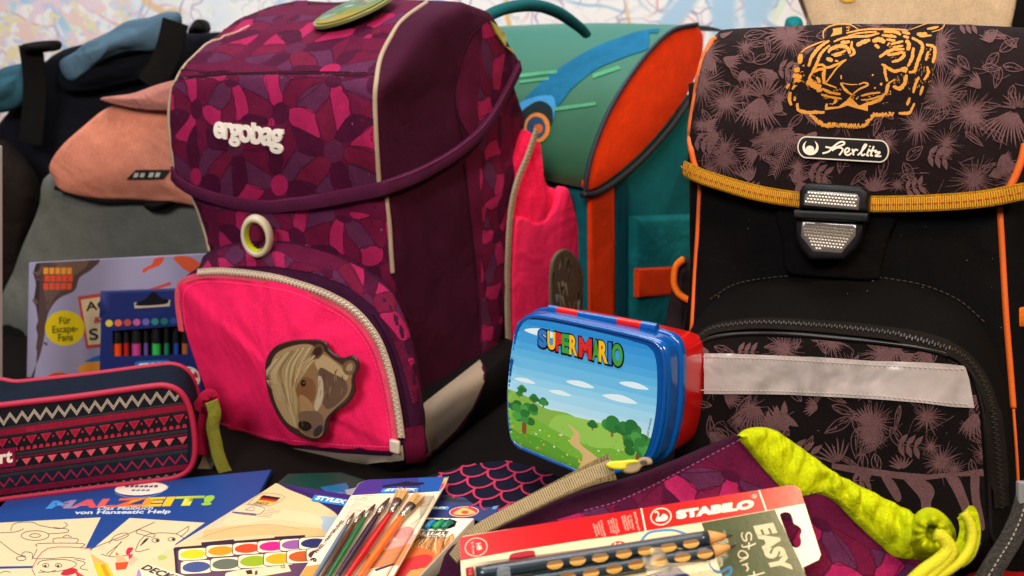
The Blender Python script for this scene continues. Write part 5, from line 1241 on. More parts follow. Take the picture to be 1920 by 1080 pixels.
def build_book():
    D = depth_frame(200, 600, .965, 2, 6); D = Fr(D.O, D.X+.045*D.Y, D.Y)
    b0 = D.px(50, 740)[1]
    T = thing('picture_book', 'hardback picture book with lilac cover and yellow round sticker, standing behind the pen box', 'book', D.at(0, b0, 0))
    cov = slab('cover', [D.px(*p) for p in ((54, 493), (420, 474), (420, 800), (48, 800))], D, -.004, 0, mat('book_cover', '#8d88a3', rough=.4), T, r=.0008, seg=2)
    slab('pages', [D.px(*p) for p in ((58, 497), (416, 479), (416, 796), (54, 796))], D, -.018, -.0045, mat('book_pages', '#cfc6b4', rough=.8), T, r=.0005, seg=1)
    g = random.Random(4); A = [([(40, 460), (430, 460), (430, 810), (40, 810)], '#8f8aa8')]
    def S(p, c, n=4): A.append((spline(p, n, True), c))
    S([(50, 490), (180, 484), (172, 505), (150, 520), (140, 545), (110, 560), (90, 590), (82, 640), (70, 680), (50, 700)], '#4d3a38'); S([(54, 492), (74, 491), (72, 600), (66, 700), (50, 705)], '#33282a'); S([(100, 492), (165, 488), (150, 510), (120, 520)], '#6a5144'); S([(90, 520), (130, 530), (105, 555), (88, 580)], '#5d4a46')
    for _ in range(14):
        x, y = g.uniform(56, 110), g.uniform(495, 660); S(ellipse(x, y, g.uniform(4, 12), g.uniform(2, 6), 8, g.uniform(0, 180)), g.choice(['#3f3032', '#624c46', '#54403c']))
    for r_, (y, c) in enumerate(((508, '#d88a2a'), (522, '#d2452a'), (537, '#cf4a2a'))):
        for k in range(5): A.append(([(82+k*11+r_ % 2*2, y-6), (91+k*11+r_ % 2*2, y-6.5), (91+k*11+r_ % 2*2, y+5.5), (82+k*11+r_ % 2*2, y+6)], c))
    S([(268, 505), (285, 495), (290, 485), (308, 482), (300, 497), (280, 505), (270, 512)], '#c2452c'); S([(325, 482), (350, 480), (372, 490), (380, 505), (360, 512), (340, 500)], '#c9502c')
    A.append(([(146, 556), (200, 548), (200, 650), (162, 654)], '#b04038')); A.append(([(152, 562), (200, 555), (200, 643), (166, 647)], '#cbb592'))
    S([(92, 704), (115, 698), (130, 705), (128, 725), (98, 730)], '#c2441e'); S([(130, 702), (160, 706), (180, 720), (150, 726)], '#d2a06a'); S([(146, 690), (170, 678), (200, 672), (200, 700), (160, 700)], '#d9892e'); S([(160, 678), (190, 664), (200, 664), (200, 675)], '#2a5fa0'); S([(170, 715), (200, 700), (200, 730), (175, 730)], '#5b2c30')
    A.append((ellipse(122, 615, 37, 33, 30), '#c9b312')); A.append(([(270, 545), (320, 528), (322, 534), (275, 548)], '#b04038'))
    printed('cover_print', A, [cov], cov, m=P_CARD, mask=[(54, 494), (420, 475), (420, 790), (48, 790)], step=40, lift=.0005)
    word('sticker_lettering', 'Für\nEscape-\nFans', [(100, 640), (148, 637), (146, 592), (98, 595)], [cov], cov, '#3a3a16', bold=.01, lift=.0010)
    word('sign_lettering', 'AC', [(162, 583), (204, 578), (203, 561), (160, 566)], [cov], cov, '#2a2624', bold=.02, lift=.0010); word('sign_lettering', '&', [(177, 606), (192, 604), (191, 593), (176, 595)], [cov], cov, '#b03a3a', bold=.02, lift=.0010); word('sign_lettering', 'S', [(169, 638), (186, 636), (184, 614), (167, 617)], [cov], cov, '#2a2624', bold=.02, lift=.0010)
    return T
build_book()

def stylex(quad, targets, parent, lift=.0010, m=None):
    h = homog(quad); A = [h(x, y) for x, y in rrect(0, 1, 0, 1, .12, 4)]
    printed('logo_field', [(A, '#1f86c4')], targets, parent, m=m or P_CARD, step=30, lift=lift)
    word('logo_lettering', 'STYLEX', [h(.08, .2), h(.93, .2), h(.95, .82), h(.1, .82)], targets, parent, '#e9edf0', m=m or P_CARD, bold=.05, shear=.15, lift=lift+.0005)

def build_pen_box():
    D = depth_frame(280, 640, .925, 3, 5); b0 = D.px(280, 760)[1]
    T = thing('felt_pen_box', 'dark blue box of felt pens with a window, in front of the picture book', 'pen box', D.at(0, b0, 0))
    navy = mat('navy_card', '#1a2560', rough=.4, bump=.05, bscale=400, var=.04)
    win = [(211, 620), (352, 610), (352, 664), (212, 668)]
    outer = [(190, 590), (400, 582), (402, 735), (186, 738)]
    # front wall with a real window, header, back and sides
    vs, fs, cs = planar([(outer, '#1a2560'), (win, 'hole')], None, 30)
    lay('front', vs, fs, cs, None, T, P_CARD, frame=D, w=.008, lift=0, thick=.0006)
    hd = slab('header', [D.px(*p) for p in ((193, 544), (402, 536), (402, 592), (191, 594))], D, .004, .0055, navy, T, r=.0003, seg=1)
    slab('back', [D.px(*p) for p in ((190, 592), (400, 584), (402, 735), (186, 738))], D, -.008, -.006, mat('box_inside', '#0b0d18', rough=.8), T, r=.0003, seg=1)
    for a, b in (((190, 590), (186, 738)), ((400, 582), (402, 735))):
        p = [D.wp(*a, -.006), D.wp(*b, -.006), D.wp(*b, .008), D.wp(*a, .008)]; mk('side_wall', p, [[0, 1, 2, 3]], navy, T, smooth=False)
    p = [D.wp(190, 591, -.006), D.wp(400, 583, -.006), D.wp(400, 583, .008), D.wp(190, 591, .008)]; mk('top_wall', p, [[0, 1, 2, 3]], navy, T, smooth=False)
    printed('hanger_slot', [([(252, 567), (320, 562), (319, 574), (253, 578)], '#a99a8c'), (spline([(256, 568), (274, 560), (288, 546), (302, 558), (316, 562), (310, 570), (262, 573)], 4, True), '#0a0a12')], [hd], T, m=P_CARD, step=20)
    for k, c in enumerate(['#c9b33c', '#d2603a', '#a8463e', '#b0508a', '#5f5aa0', '#2f7a78', '#226a60', '#26448a', '#30305a']):
        pr = ellipse(205+17.2*k, 606-.6*k, 7, 6.5, 14); printed('colour_dot', [(pr, c)], None, T, m=P_CARD, step=None, frame=D, w=.0087, lift=.0004)
    h = homog([(253, 700), (318, 696), (318, 674), (253, 678)]); F_ = D.shift(w=.0087)
    printed('logo_field', [([h(x, y) for x, y in rrect(0, 1, 0, 1, .12, 4)], '#1f6aae')], None, T, m=P_CARD, step=None, frame=F_, lift=.0004); word('logo_lettering', 'STYLEX', [h(.06, .2), h(.93, .2), h(.95, .82), h(.1, .82)], None, T, '#e2e6ea', bold=.05, shear=.15, frame=F_, lift=.0007)
    printed('swoosh', [(spline([(190, 696), (215, 706), (260, 712), (300, 709), (300, 714), (255, 718), (200, 712)], 4, True), '#cfc8c0')], None, T, m=P_CARD, step=None, frame=F_, lift=.0004)
    printed('badge', [(ellipse(353, 709, 23, 22, 26), '#cfc8c0'), (ellipse(353, 709, 20, 19, 26), '#b82420'), ([(344, 726), (358, 692), (368, 692), (350, 727)], '#d8d0c8'), ([(352, 710), (372, 708), (372, 714), (350, 716)], '#d8d0c8')], None, T, m=P_CARD, step=None, frame=F_, lift=.0008)
    # the pens
    pens = [(220, 15, '#d8481a', 'orange'), (237, 8.5, '#a81c22', 'red'), (256, 15, '#b03a84', 'pink'), (274, 7, '#5c4a94', 'violet'), (294, 15, '#2fb04a', 'bright green'), (313, 9, '#1c7a54', 'dark green'), (331, 8, '#2448a0', 'blue'), (348, 12, '#a85a2c', 'brown')]
    for x, r_, c, nm in pens:
        r = r_*.925/FPX*.55; a = D.wp(x, 606, .0); b = D.wp(x, 642, .0); e = D.wp(x, 700, .0)
        t = thing('felt_pen', f'{nm} felt pen with black cap showing in the pen box window', 'pen', e, 'felt pens in the box window')
        tube('cap', [a, a+(b-a)*.2, b], [r*.85, r, r*1.06], mat('black_cap', '#17161a', rough=.4), t, n=14, sharp=40); tube('barrel', [b, b+(e-b)*.5, e], r*.97, mat('pen_'+nm, c, rough=.4), t, n=14, sharp=40)
    return T
build_pen_box()
# ================================================================== flat things on the table
def lying(name, label, cat, pts, z, th, m, parent=None, r=.0006, tilt=0, n=None, **k):
    """a flat thing lying at height z (top face), outline in photo pixels"""
    fr = flat(z, tilt); P = [fr.px(x, y) for x, y in pts]; T = thing(name, label, cat, fr.at(*np.mean(P, 0), -th))
    return T, fr, P
def linework(paths, w, col): return [(q, col) for p in paths for q in nib(p, w, 4)]

def build_colouring_book():
    T, fr, P = lying('colouring_book', 'blue colouring book with rainbow title lying under the pencil case', 'book', [(510, 880), (20, 928), (-160, 1130), (380, 1130)], .007, .005, None)
    bk = slab('cover', P, fr, -.0045, 0, mat('blue_cover', '#163a78', rough=.35, bump=.04, bscale=300, var=.05), T, r=.0006, seg=2)
    cream = '#d6c19a'; A = [([(-200, 870), (560, 860), (500, 1150), (-200, 1150)], '#173e80')]
    pages = [[(-60, 984), (189, 971), (160, 1029), (60, 1062), (-60, 1064)], [(243, 972), (384, 981), (330, 1020), (300, 1070), (240, 1140), (60, 1140), (162, 1040)], [(-60, 1069), (60, 1066), (90, 1028), (170, 1030), (160, 1060), (240, 1080), (240, 1140), (-60, 1140)]]
    for p in pages: A.append((p, cream))
    L = '#3b3430'
    def C(cx, cy, rx, ry): return [tuple(q) for q in ellipse(cx, cy, rx, ry, 16)]+[(cx+rx, cy)]
    A += linework([C(66, 1005, 26, 9), C(66, 1005, 10, 3.5), [(0, 1000), (30, 998), (45, 992)], [(20, 996), (28, 982), (60, 980), (75, 986), (110, 992), (124, 988), (126, 984), (120, 980)], [(90, 1002), (125, 999), (126, 993), (100, 990)],
        [(100, 1018), (104, 1010), (145, 1011), (142, 1020)], [(70, 1026), (74, 1020), (155, 1020), (150, 1028)], [(118, 1008), (126, 1004), (134, 1008)], [(0, 1016), (30, 1038), (48, 1044)], [(40, 1044), (45, 1036), (60, 1038), (64, 1048), (100, 1048)], C(40, 1048, 9, 4), [(60, 1050), (70, 1030)],
        [(255, 1000), (262, 994), (290, 1003), (284, 1008), (255, 1000)], [(262, 1015), (275, 1004), (300, 1000), (330, 1002), (345, 1010)], [(330, 1002), (350, 990), (354, 988), (352, 996), (338, 1008)], C(292, 1014, 7, 3.6), C(322, 1012, 7, 3.2), [(262, 1015), (255, 1035), (280, 1030)], [(200, 1040), (225, 1020), (226, 1018), (205, 1043)], [(205, 1020), (215, 1006), (235, 1000), (240, 1006), (220, 1014), (212, 1012)], [(170, 1030), (245, 1000), (290, 980)], [(190, 1040), (215, 1045), (250, 1040)],
        [(70, 1060), (80, 1052), (120, 1050), (142, 1056), (138, 1064), (110, 1072), (72, 1074)], C(86, 1061, 6, 3.5), C(110, 1061, 6, 3.5), [(75, 1070), (90, 1074), (105, 1070)], [(0, 1076), (10, 1072), (20, 1074)], [(140, 1050), (160, 1056), (150, 1066), (165, 1070)], [(100, 1048), (130, 1046), (160, 1050)], [(60, 1068), (66, 1080)]], 1.3, L)
    A += [(ellipse(85, 1062, 2.4, 2), '#1a1614'), (ellipse(109, 1062, 2.4, 2), '#1a1614'), (ellipse(295, 1014, 3, 2.2), '#1a1614'), (ellipse(325, 1012, 3, 2), '#1a1614'), (spline([(262, 1025), (272, 1012), (279, 1010), (272, 1018)], 3, True), '#241a1c')]
    A += linework([[(60, 1067), (90, 1029), (172, 1029)]], 1.6, '#b03a4a')
    A += [(spline([(114, 1076), (125, 1068), (140, 1066), (146, 1072), (135, 1078), (120, 1080)], 3, True), '#b8182c'), (spline([(236, 1038), (240, 1028), (250, 1028), (246, 1036), (240, 1042)], 3, True), '#c01a38')]
    A += [([(170, 1039), (202, 1058), (214, 1082), (192, 1090), (178, 1066)], '#d8a25c'), ([(176, 1056), (200, 1058), (222, 1096), (188, 1096)], '#d9b414'), ([(188, 1060), (196, 1058), (214, 1094), (204, 1096)], '#b98e10'), ([(170, 1039), (176, 1043), (174, 1047)], '#c9a818'),
          ([(217, 1036), (236, 1048), (242, 1058), (218, 1058)], '#d8a878'), ([(216, 1056), (242, 1054), (236, 1068), (218, 1070)], '#d2451c'), ([(217, 1036), (222, 1040), (218, 1042)], '#c0301c'), ([(240, 1040), (260, 1049), (244, 1062)], '#d8a888'), ([(240, 1038), (250, 1043), (242, 1050)], '#c41a4a'), ([(140, 1070), (160, 1082), (145, 1084)], '#b8323a')]
    A += [(ellipse(265, 917, 50, 12, 28, -3), '#e4d5c4')]
    A += linework([[(215, 925), (240, 933), (290, 930), (318, 912)]], .9, '#7a8ab0')
    A += [([(235+9*k, 911+(k % 2)), (242+9*k, 910), (242+9*k, 914), (235+9*k, 915)], '#33406a') for k in range(7)]+[([(247+9*k, 919), (254+9*k, 918), (254+9*k, 921), (247+9*k, 922)], '#55608a') for k in range(4)]
    printed('cover_print', A, [bk], bk, m=P_CARD, mask=[(508, 882), (22, 929), (-150, 1125), (375, 1125)], step=60, lift=.0004)
    rb = ['#3f7fc4', '#8a7aa0', '#c84a52', '#d2544a', '#d8602e', '#e08a2a', '#e0b420', '#c2c030', '#8fb83c']
    word('title_lettering', 'MALZEIT!', [(85, 956), (396, 949), (405, 930), (100, 940)], [bk], bk, lambda u: rb[min(8, int(u*9))], bold=.055, shear=.0, space=1.05, lift=.0008)
    word('subtitle_lettering', 'Das Malbuch', [(182, 958), (286, 957), (289, 950), (186, 951)], [bk], bk, '#b9c0d4', bold=.02, shear=.1, lift=.0008); word('subtitle_lettering', 'von Hanseatic Help', [(138, 968), (318, 966), (322, 957), (142, 959)], [bk], bk, '#c4cada', bold=.03, lift=.0008)
build_colouring_book()

def build_paint_set():
    T, fr, P = lying('paint_set', 'cream and purple paint set sleeve printed with a watercolour box', 'paint set', [(517, 906), (700, 934), (720, 1150), (120, 1150)], .017, .012, None)
    bx = slab('sleeve', P, fr, -.0115, 0, mat('sleeve_card', '#d9c3a0', rough=.4, bump=.04, bscale=300), T, r=.0008, seg=2)
    A = [([(80, 880), (760, 880), (760, 1180), (80, 1180)], '#2a1a58')]
    A += [([(517, 904), (760, 900), (760, 965), (640, 945)], '#3a1e6c'), ([(640, 960), (760, 960), (760, 1100), (640, 1100)], '#1a1c58')]
    A += [(spline([(514, 903), (540, 918), (575, 932), (608, 949), (634, 970), (625, 1000), (610, 1010), (604, 1060), (620, 1180)], 5)+[(60, 1180), (100, 1150), (517, 900)], '#d6bb8c')]
    A += [([(601, 968), (632, 970), (618, 1000), (605, 1000)], '#9fb0b8')]
    A += [(spline([(330, 1010), (400, 992), (470, 985), (540, 988), (600, 992), (605, 1010), (500, 1004), (400, 1012)], 5, True), '#cfab74'), (spline([(400, 960), (450, 950), (520, 955), (590, 965), (600, 985), (520, 975), (430, 985)], 4, True), '#dac298')]
    A += linework([[(380, 1008), (430, 992), (500, 984), (560, 992)]], 1.0, '#9a8466')
    # printed paint box
    A += [([(325, 1030), (328, 1027), (378, 1023), (377, 1018), (438, 1012), (440, 1015), (515, 1009), (514, 1007), (572, 1004), (572, 1008), (612, 1006), (612, 1080), (600, 1180), (336, 1180), (327, 1045)], '#2a1830'), ([(331, 1034), (612, 1012), (612, 1180), (345, 1180)], '#5a3a54')]
    r1 = [(362, 1040, '#d9c112'), (414, 1033.5, '#e08c12'), (464, 1029, '#d8421a'), (510, 1025, '#d61b78'), (552, 1022, '#8b5292'), (588, 1019, '#20285a')]; r2 = [(368, 1064, '#3b4c80'), (424, 1058.5, '#5b6452'), (476, 1053, '#8ba41a'), (524, 1048.5, '#d99c16'), (567, 1044, '#b8521c'), (604, 1040, '#5a2a2a')]
    for row, rx, ry in ((r1, 24, 8.6), (r2, 26, 10)):
        for x, y, c in row:
            A += [([(x+a*(rx+4.5), y+b*(ry+3.2)-a*1.5) for a, b in rrect(-1, 1, -1, 1, .35, 3)], '#2a1a2c'), ([(x+a*(rx+3), y+b*(ry+2.2)-a*1.5) for a, b in rrect(-1, 1, -1, 1, .35, 3)], '#e2d4b4'), (ellipse(x, y, rx, ry, 22, -4), c)]
    A += [([(424, 1075), (450, 1069), (540, 1060), (546, 1072), (500, 1080), (452, 1086)], '#dcc6a0'), (ellipse(434, 1078, 12, 5, 14, -6), '#e2cfae'), ([(460, 1071), (472, 1069), (474, 1077), (464, 1078)], '#2a2420'), ([(478, 1072), (483, 1070), (483, 1078), (478, 1079)], '#4a3c34')]
    # label, marks
    A += [([(258, 1072), (280, 1058), (350, 1082), (420, 1110), (380, 1140), (258, 1090)], '#d9cbad'), (spline([(222, 1080), (232, 1070), (250, 1066), (262, 1070), (262, 1090), (220, 1090)], 4, True), '#9a7ab0'), (ellipse(300, 1047, 14, 5, 14, -8), '#a9b05a'), (ellipse(302, 1036, 9, 3, 12, -6), '#a8bcc0')]
    A += [([(487, 934), (494, 929), (527, 934), (521, 938)], '#141214'), ([(484, 938), (489, 934), (522, 938), (518, 941.5)], '#b81c1c'), ([(480, 941), (484, 938), (518, 941.5), (512, 945.5)], '#d8a81c')]
    A += linework([[(466, 945), (492, 926), (534, 932), (505, 949), (466, 945)]], .8, '#5a4c40'); A += linework([[(435, 962), (452, 947), (496, 953), (478, 967), (435, 962)], [(460, 957), (474, 951), (476, 958), (460, 957)]], 1.0, '#4a3f6a')
    A += [([(436, 962), (439, 960), (482, 964), (478, 967)], '#4a3a72')]
    for k in range(6): A += linework([[(503-5*k, 955+2.6*k), (526-5*k+(k % 3)*3, 958+2.6*k)]], .8, '#7a6a58')
    printed('sleeve_print', A, [bx], bx, m=P_CARD, mask=[(517, 907), (698, 935), (715, 1140), (130, 1140)], step=60, lift=.0004)
    word('mark_lettering', 'MADE IN\nGERMANY', [(474, 946), (502, 948.5), (508, 944), (480, 941.5)], [bx], bx, '#4a3c32', bold=.01, lift=.0008)
    word('title_lettering', 'DECKFARBKASTEN', [(264, 1068), (470, 1148), (480, 1136), (276, 1060)], [bx], bx, '#1c1816', bold=.015, shear=.12, lift=.0009)
    word('mark_lettering', 'CE', [(527, 1067), (535, 1066), (534, 1060), (526, 1061)], [bx], bx, '#3a3028', lift=.0009)
    stylex([(583, 941), (650, 951), (656, 939), (590, 929)], [bx], bx, lift=.0009)
build_paint_set()

def build_brush_pack():
    Z = .045; fr = flat(Z, 6, .55); T = thing('paintbrush_pack', 'pack of six paintbrushes on a printed card under clear film', 'brush pack', fr.at(*fr.px(690, 990), -.003))
    P = [fr.px(x, y) for x, y in ((672, 906), (690, 899), (841, 893), (836, 906), (800, 968), (738, 1080), (690, 1165), (500, 1165), (560, 1082))]
    cd_ = slab('card', P, fr, -.0016, 0, mat('pack_card', '#e3cfb2', rough=.4), T, r=.0003, seg=1)
    A = [([(480, 880), (880, 880), (880, 1180), (480, 1180)], '#e6d2b4'), ([(640, 880), (880, 880), (836, 921), (780, 925), (664, 927)], '#2b2a7c'), ([(640, 880), (720, 880), (715, 926), (650, 930)], '#3f2478'), ([(780, 880), (880, 880), (836, 921), (790, 924)], '#164a94')]
    for k, c in enumerate(['#d8b040', '#e0904a', '#c23a5a', '#c8403a', '#3aa0d0']): A.append(([(833-2.2*k, 897+5.2*k), (841-2.2*k, 896+5.2*k), (839-2.2*k, 901+5.2*k), (831-2.2*k, 902+5.2*k)], c))
    g = random.Random(12)
    for _ in range(46):
        x, y = g.uniform(640, 700), g.uniform(928, 975); l = g.uniform(6, 20); a = g.uniform(-.6, .5); A.append((stroke([(x, y), (x+l*cos(a), y+l*sin(a)*.5)], g.uniform(3, 8), 2, taper=True), g.choice(['#c83a14', '#d8701c', '#d8a81c', '#2a62a0', '#3a7a3c', '#e05a1c', '#b82a1c', '#2f8aa8'])))
    A += [(spline([(738, 1000), (760, 988), (775, 992), (770, 1010), (745, 1012)], 4, True), '#d28a80'), (spline([(725, 1020), (760, 1008), (790, 1000), (780, 1020), (735, 1040)], 4, True), '#d8988c'), ([(690, 1040), (770, 1020), (750, 1060), (680, 1068)], '#c47a48'), ([(702, 1068), (740, 1056), (738, 1060), (705, 1072)], '#2a2a48'), ([(560, 1065), (600, 1058), (590, 1085), (555, 1090)], '#c98a3a'), (spline([(790, 935), (812, 930), (815, 945), (800, 960), (788, 972)], 4, True), '#b9a88c')]
    A += linework([[(812, 925), (815, 945), (800, 962), (770, 985)], [(755, 995), (760, 1004)], [(775, 940), (790, 950), (805, 945)], [(720, 1048), (765, 1030)]], 1.0, '#8a7868')
    A += [(spline([(718, 911), (735, 908), (748, 906), (762, 903), (775, 905), (793, 905), (794, 909), (770, 912), (740, 912), (720, 915)], 3, True), '#0c0c1c')]
    pr = printed('card_print', A, [cd_], cd_, m=P_CARD, mask=[(673, 907), (690, 900), (840, 894), (835, 906), (799, 968), (737, 1080), (690, 1160), (505, 1160), (562, 1082)], step=60, lift=.0003)
    word('card_lettering', '6', [(581, 1053), (594, 1053), (594, 1047), (581, 1047)] and [(594, 1048), (594, 1055), (581, 1054), (581, 1046)], [cd_], cd_, '#1a1614', bold=.03, lift=.0007)
    word('card_lettering', 'PINSEL | PAINTBRUSHES', [(597, 1039), (647, 979), (640, 976), (590, 1036)], [cd_], cd_, '#1f1a18', bold=.015, lift=.0007)
    stylex([(713, 925), (783, 923), (786, 916), (718, 917)], [cd_], cd_, lift=.0005)
    # the brushes
    spec = [((572, 1110), (652, 982), (664, 962), 3.6, '#5d6f86', 'slate blue', 0), ((586, 1110), (666, 979), (684, 957), 3.8, '#5a2c18', 'brown', 0), ((598, 1110), (685, 969), (703, 946), 4.6, '#1f6b38', 'green', 0), ((612, 1112), (710, 962), (730, 934), 6.0, '#3c2238', 'dark plum', 0), ((628, 1114), (733, 961), (757, 918), 6.8, '#b8181a', 'red', 1), ((650, 1116), (753, 968), (788, 928), 7.2, '#e0661a', 'orange', 1)]
    for k, (a, b, c, r_, col, nm, big) in enumerate(spec):
        r = r_*.57/FPX*1.18; zz = r+.0012; A_, B_, C_ = fr.wp(*a, zz), fr.wp(*b, zz), fr.wp(*c, zz)
        t = thing('paintbrush', f'{nm} handled paintbrush in the clear brush pack', 'paintbrush', A_, 'brushes in the brush pack')
        d = unit(B_-A_); L = np.linalg.norm(B_-A_)
        tube('handle', [A_+d*L*s for s in (0, .2, .5, .8, .93, 1)], [r*.62, r*.75, r*.95, r, r*.85, r*.72], mat('lacquer_'+nm.replace(' ', '_'), col, rough=.25, coat=.4), t, n=12)
        f1 = B_+(C_-B_)*.52
        fe = tube('ferrule', [B_-d*.001, B_+(C_-B_)*.1, B_+(C_-B_)*.14, B_+(C_-B_)*.2, B_+(C_-B_)*.24, f1], [r*.9, r*.95, r*1.08, r*.95, r*1.06, r*(1.25 if big else .9)], mat('ferrule_metal', '#b9aa9c', rough=.25, metal=.9), t, n=12, flat=.8 if big else 1)
        V = []; F = []; gg = random.Random(k); side = unit(np.cross(C_-B_, fr.Z)); nh = 90 if big else 40
        for _ in range(nh):
            o = side*gg.uniform(-1, 1)*r*(1.15 if big else .7)+fr.Z*gg.uniform(-.7, .7)*r*.8; s0 = f1+o; s1 = f1+(C_-f1)*gg.uniform(.85, 1.08)+o*(1.35 if big else .35); b0 = len(V); w_ = .00035
            V += [s0-side*w_, s0+side*w_, s1+side*w_*.4, s1-side*w_*.4]; F.append([b0, b0+1, b0+2, b0+3])
        mk('bristles', V, F, mat('blond_bristle', '#c79a58', rough=.6) if big else mat('dark_bristle', '#4a2e22', rough=.6), t, smooth=False, kind='stuff', bvh=False)
        if big: tube('ferrule_wrap', [f1-(C_-B_)*.22, f1], [r*1.12, r*1.3], mat('dark_ferrule', '#2e2622', rough=.35), fe, n=12, flat=.75)
    # clear film over the brushes
    V = []; F = []; h = homog([(575, 1115), (700, 1125), (815, 928), (668, 930)]); n = 16
    for j in range(n+1):
        for i in range(n+1):
            u, v = i/n, j/n; V.append(fr.wp(*h(u, v), .001+.0068*(sin(pi*u)**.4)*(1-.3*v)))
    for j in range(n):
        for i in range(n): q = j*(n+1)+i; F.append([q, q+1, q+n+2, q+n+1])
    mk('film', V, F, film(), T)
build_brush_pack()

def build_pencil_pack():
    Z = .034; fr = flat(Z, 4, .55); T = thing('coloured_pencil_pack', 'white box of coloured pencils with a blue hanging flap, beside the brush pack', 'pencil pack', fr.at(*fr.px(820, 1010), -.014))
    top = [(785, 970), (889, 972), (780, 1088), (735, 1150), (640, 1150)]
    P = [fr.px(*p) for p in top]; bx = slab('box', P, fr, -.014, 0, mat('box_white', '#e2d4c4', rough=.4), T, r=.0008, seg=2)
    win = [(790, 974), (850, 975), (857, 978), (853, 988), (842, 992), (780, 992)]
    A = [([(560, 950), (930, 950), (930, 1180), (560, 1180)], '#e6d8c6'), (win, '#0d1018')]
    A += [([(775, 1006), (838, 1008), (850, 1000), (852, 1010), (835, 1038), (800, 1075), (740, 1150), (660, 1150), (700, 1090)], '#c47a3a')]
    g = random.Random(9)
    for k in range(60):
        x = g.uniform(784, 850); y = 1003+abs(g.gauss(0, 5)); l = g.uniform(16, 40); a = radians(g.uniform(85, 140)); A.append((stroke(spline([(x, y), (x+l*.5*cos(a)-2, y+l*.5*sin(a)), (x+l*cos(a), y+l*sin(a)*.9)], 3), g.uniform(2, 5), .8), g.choice(['#7a4a28', '#a8703c', '#c79a62', '#5a341c', '#d8b47e', '#8c5a32'])))
    A += [(spline([(770, 1030), (800, 1030), (815, 1045), (780, 1075), (740, 1110), (715, 1100), (740, 1060)], 4, True), '#c8622a'), (spline([(765, 1048), (800, 1040), (810, 1052), (770, 1085), (730, 1120), (720, 1100), (745, 1065)], 4, True), '#c42a2c'), ([(770, 1070), (812, 1062), (770, 1110), (730, 1150), (715, 1130)], '#d2904a')]
    A += [([(779, 995), (843, 997), (838, 1008), (771, 1006)], '#e6dac8')]
    printed('box_print', A, [bx], bx, m=P_CARD, mask=[(786, 971), (887, 973), (779, 1087), (734, 1146), (646, 1146)], step=60, lift=.0003)
    word('box_lettering', 'BUNTSTIFTE', [(752, 1002), (840, 1003), (842, 997), (757, 996)], [bx], bx, '#1c1a18', bold=.03, shear=.1, lift=.0007); word('box_lettering', 'COLOURED PENCILS', [(750, 1007), (836, 1008), (838, 1004), (752, 1003)], [bx], bx, '#1c1a18', bold=.015, shear=.1, lift=.0007)
    for k, (x, c, nm) in enumerate(((806, '#1c7ab0', 'blue'), (823, '#12884a', 'green'), (838, '#0c6a56', 'dark green'))):
        t = thing('coloured_pencil', f'{nm} coloured pencil end in the pencil pack window', 'pencil', fr.wp(x, 984, .001), 'coloured pencils in the pack window')
        tube('shaft', [fr.wp(x-10, 990, .0018), fr.wp(x, 983, .0018), fr.wp(x+8, 978, .0018)], .0026, mat('pencil_lacquer_'+nm.replace(' ', '_'), c, rough=.3, coat=.3), t, n=6); tube('end_face', [fr.wp(x+7.6, 978.2, .0018), fr.wp(x+9, 977.4, .0018)], .0020, mat('pencil_end_'+nm.replace(' ', '_'), c, rough=.5), t, n=6)
    # hanging flap standing up a little
    fl = flat(.040, 14, .60); q = [(797, 931), (815, 927), (905, 928), (947, 930), (918, 986), (890, 974), (786, 970)]
    f_ = slab('hanging_flap', [fl.px(*p) for p in q], fl, -.0010, 0, mat('flap_navy', '#16225e', rough=.35), T, r=.0002, seg=1)
    B = [([(770, 900), (960, 900), (960, 1000), (770, 1000)], '#17235f')]
    B += [(spline([(826, 935), (838, 931), (850, 930), (858, 936), (878, 938), (880, 942), (850, 942), (828, 939)], 3, True), '#0a0b18')]
    for k, c in enumerate(['#c9a83a', '#d8b040', '#c23a4a', '#c8403a', '#3a90c0']): B.append(([(938-3.4*k, 930+5*k), (946-3.4*k, 930+5*k), (944-3.4*k, 935+5*k), (936-3.4*k, 935+5*k)], c))
    B += [(ellipse(870, 960, 28, 10, 26, -3), '#c9b8ac'), (ellipse(870, 960, 26.5, 9, 26, -3), '#b81c20'), (spline([(850, 964), (864, 954), (874, 953), (892, 962), (872, 966)], 4, True), '#d8a45c'), (ellipse(872, 961, 7, 3.4), '#b0401c')]
    printed('flap_print', B, [f_], f_, m=P_CARD, mask=[(798, 932), (815, 928), (905, 929), (946, 931), (917, 985), (890, 973), (787, 969)], step=60, lift=.0003); stylex([(790, 957), (840, 957), (843, 951), (794, 951)], [f_], f_, lift=.0006)
    return T
build_pencil_pack()

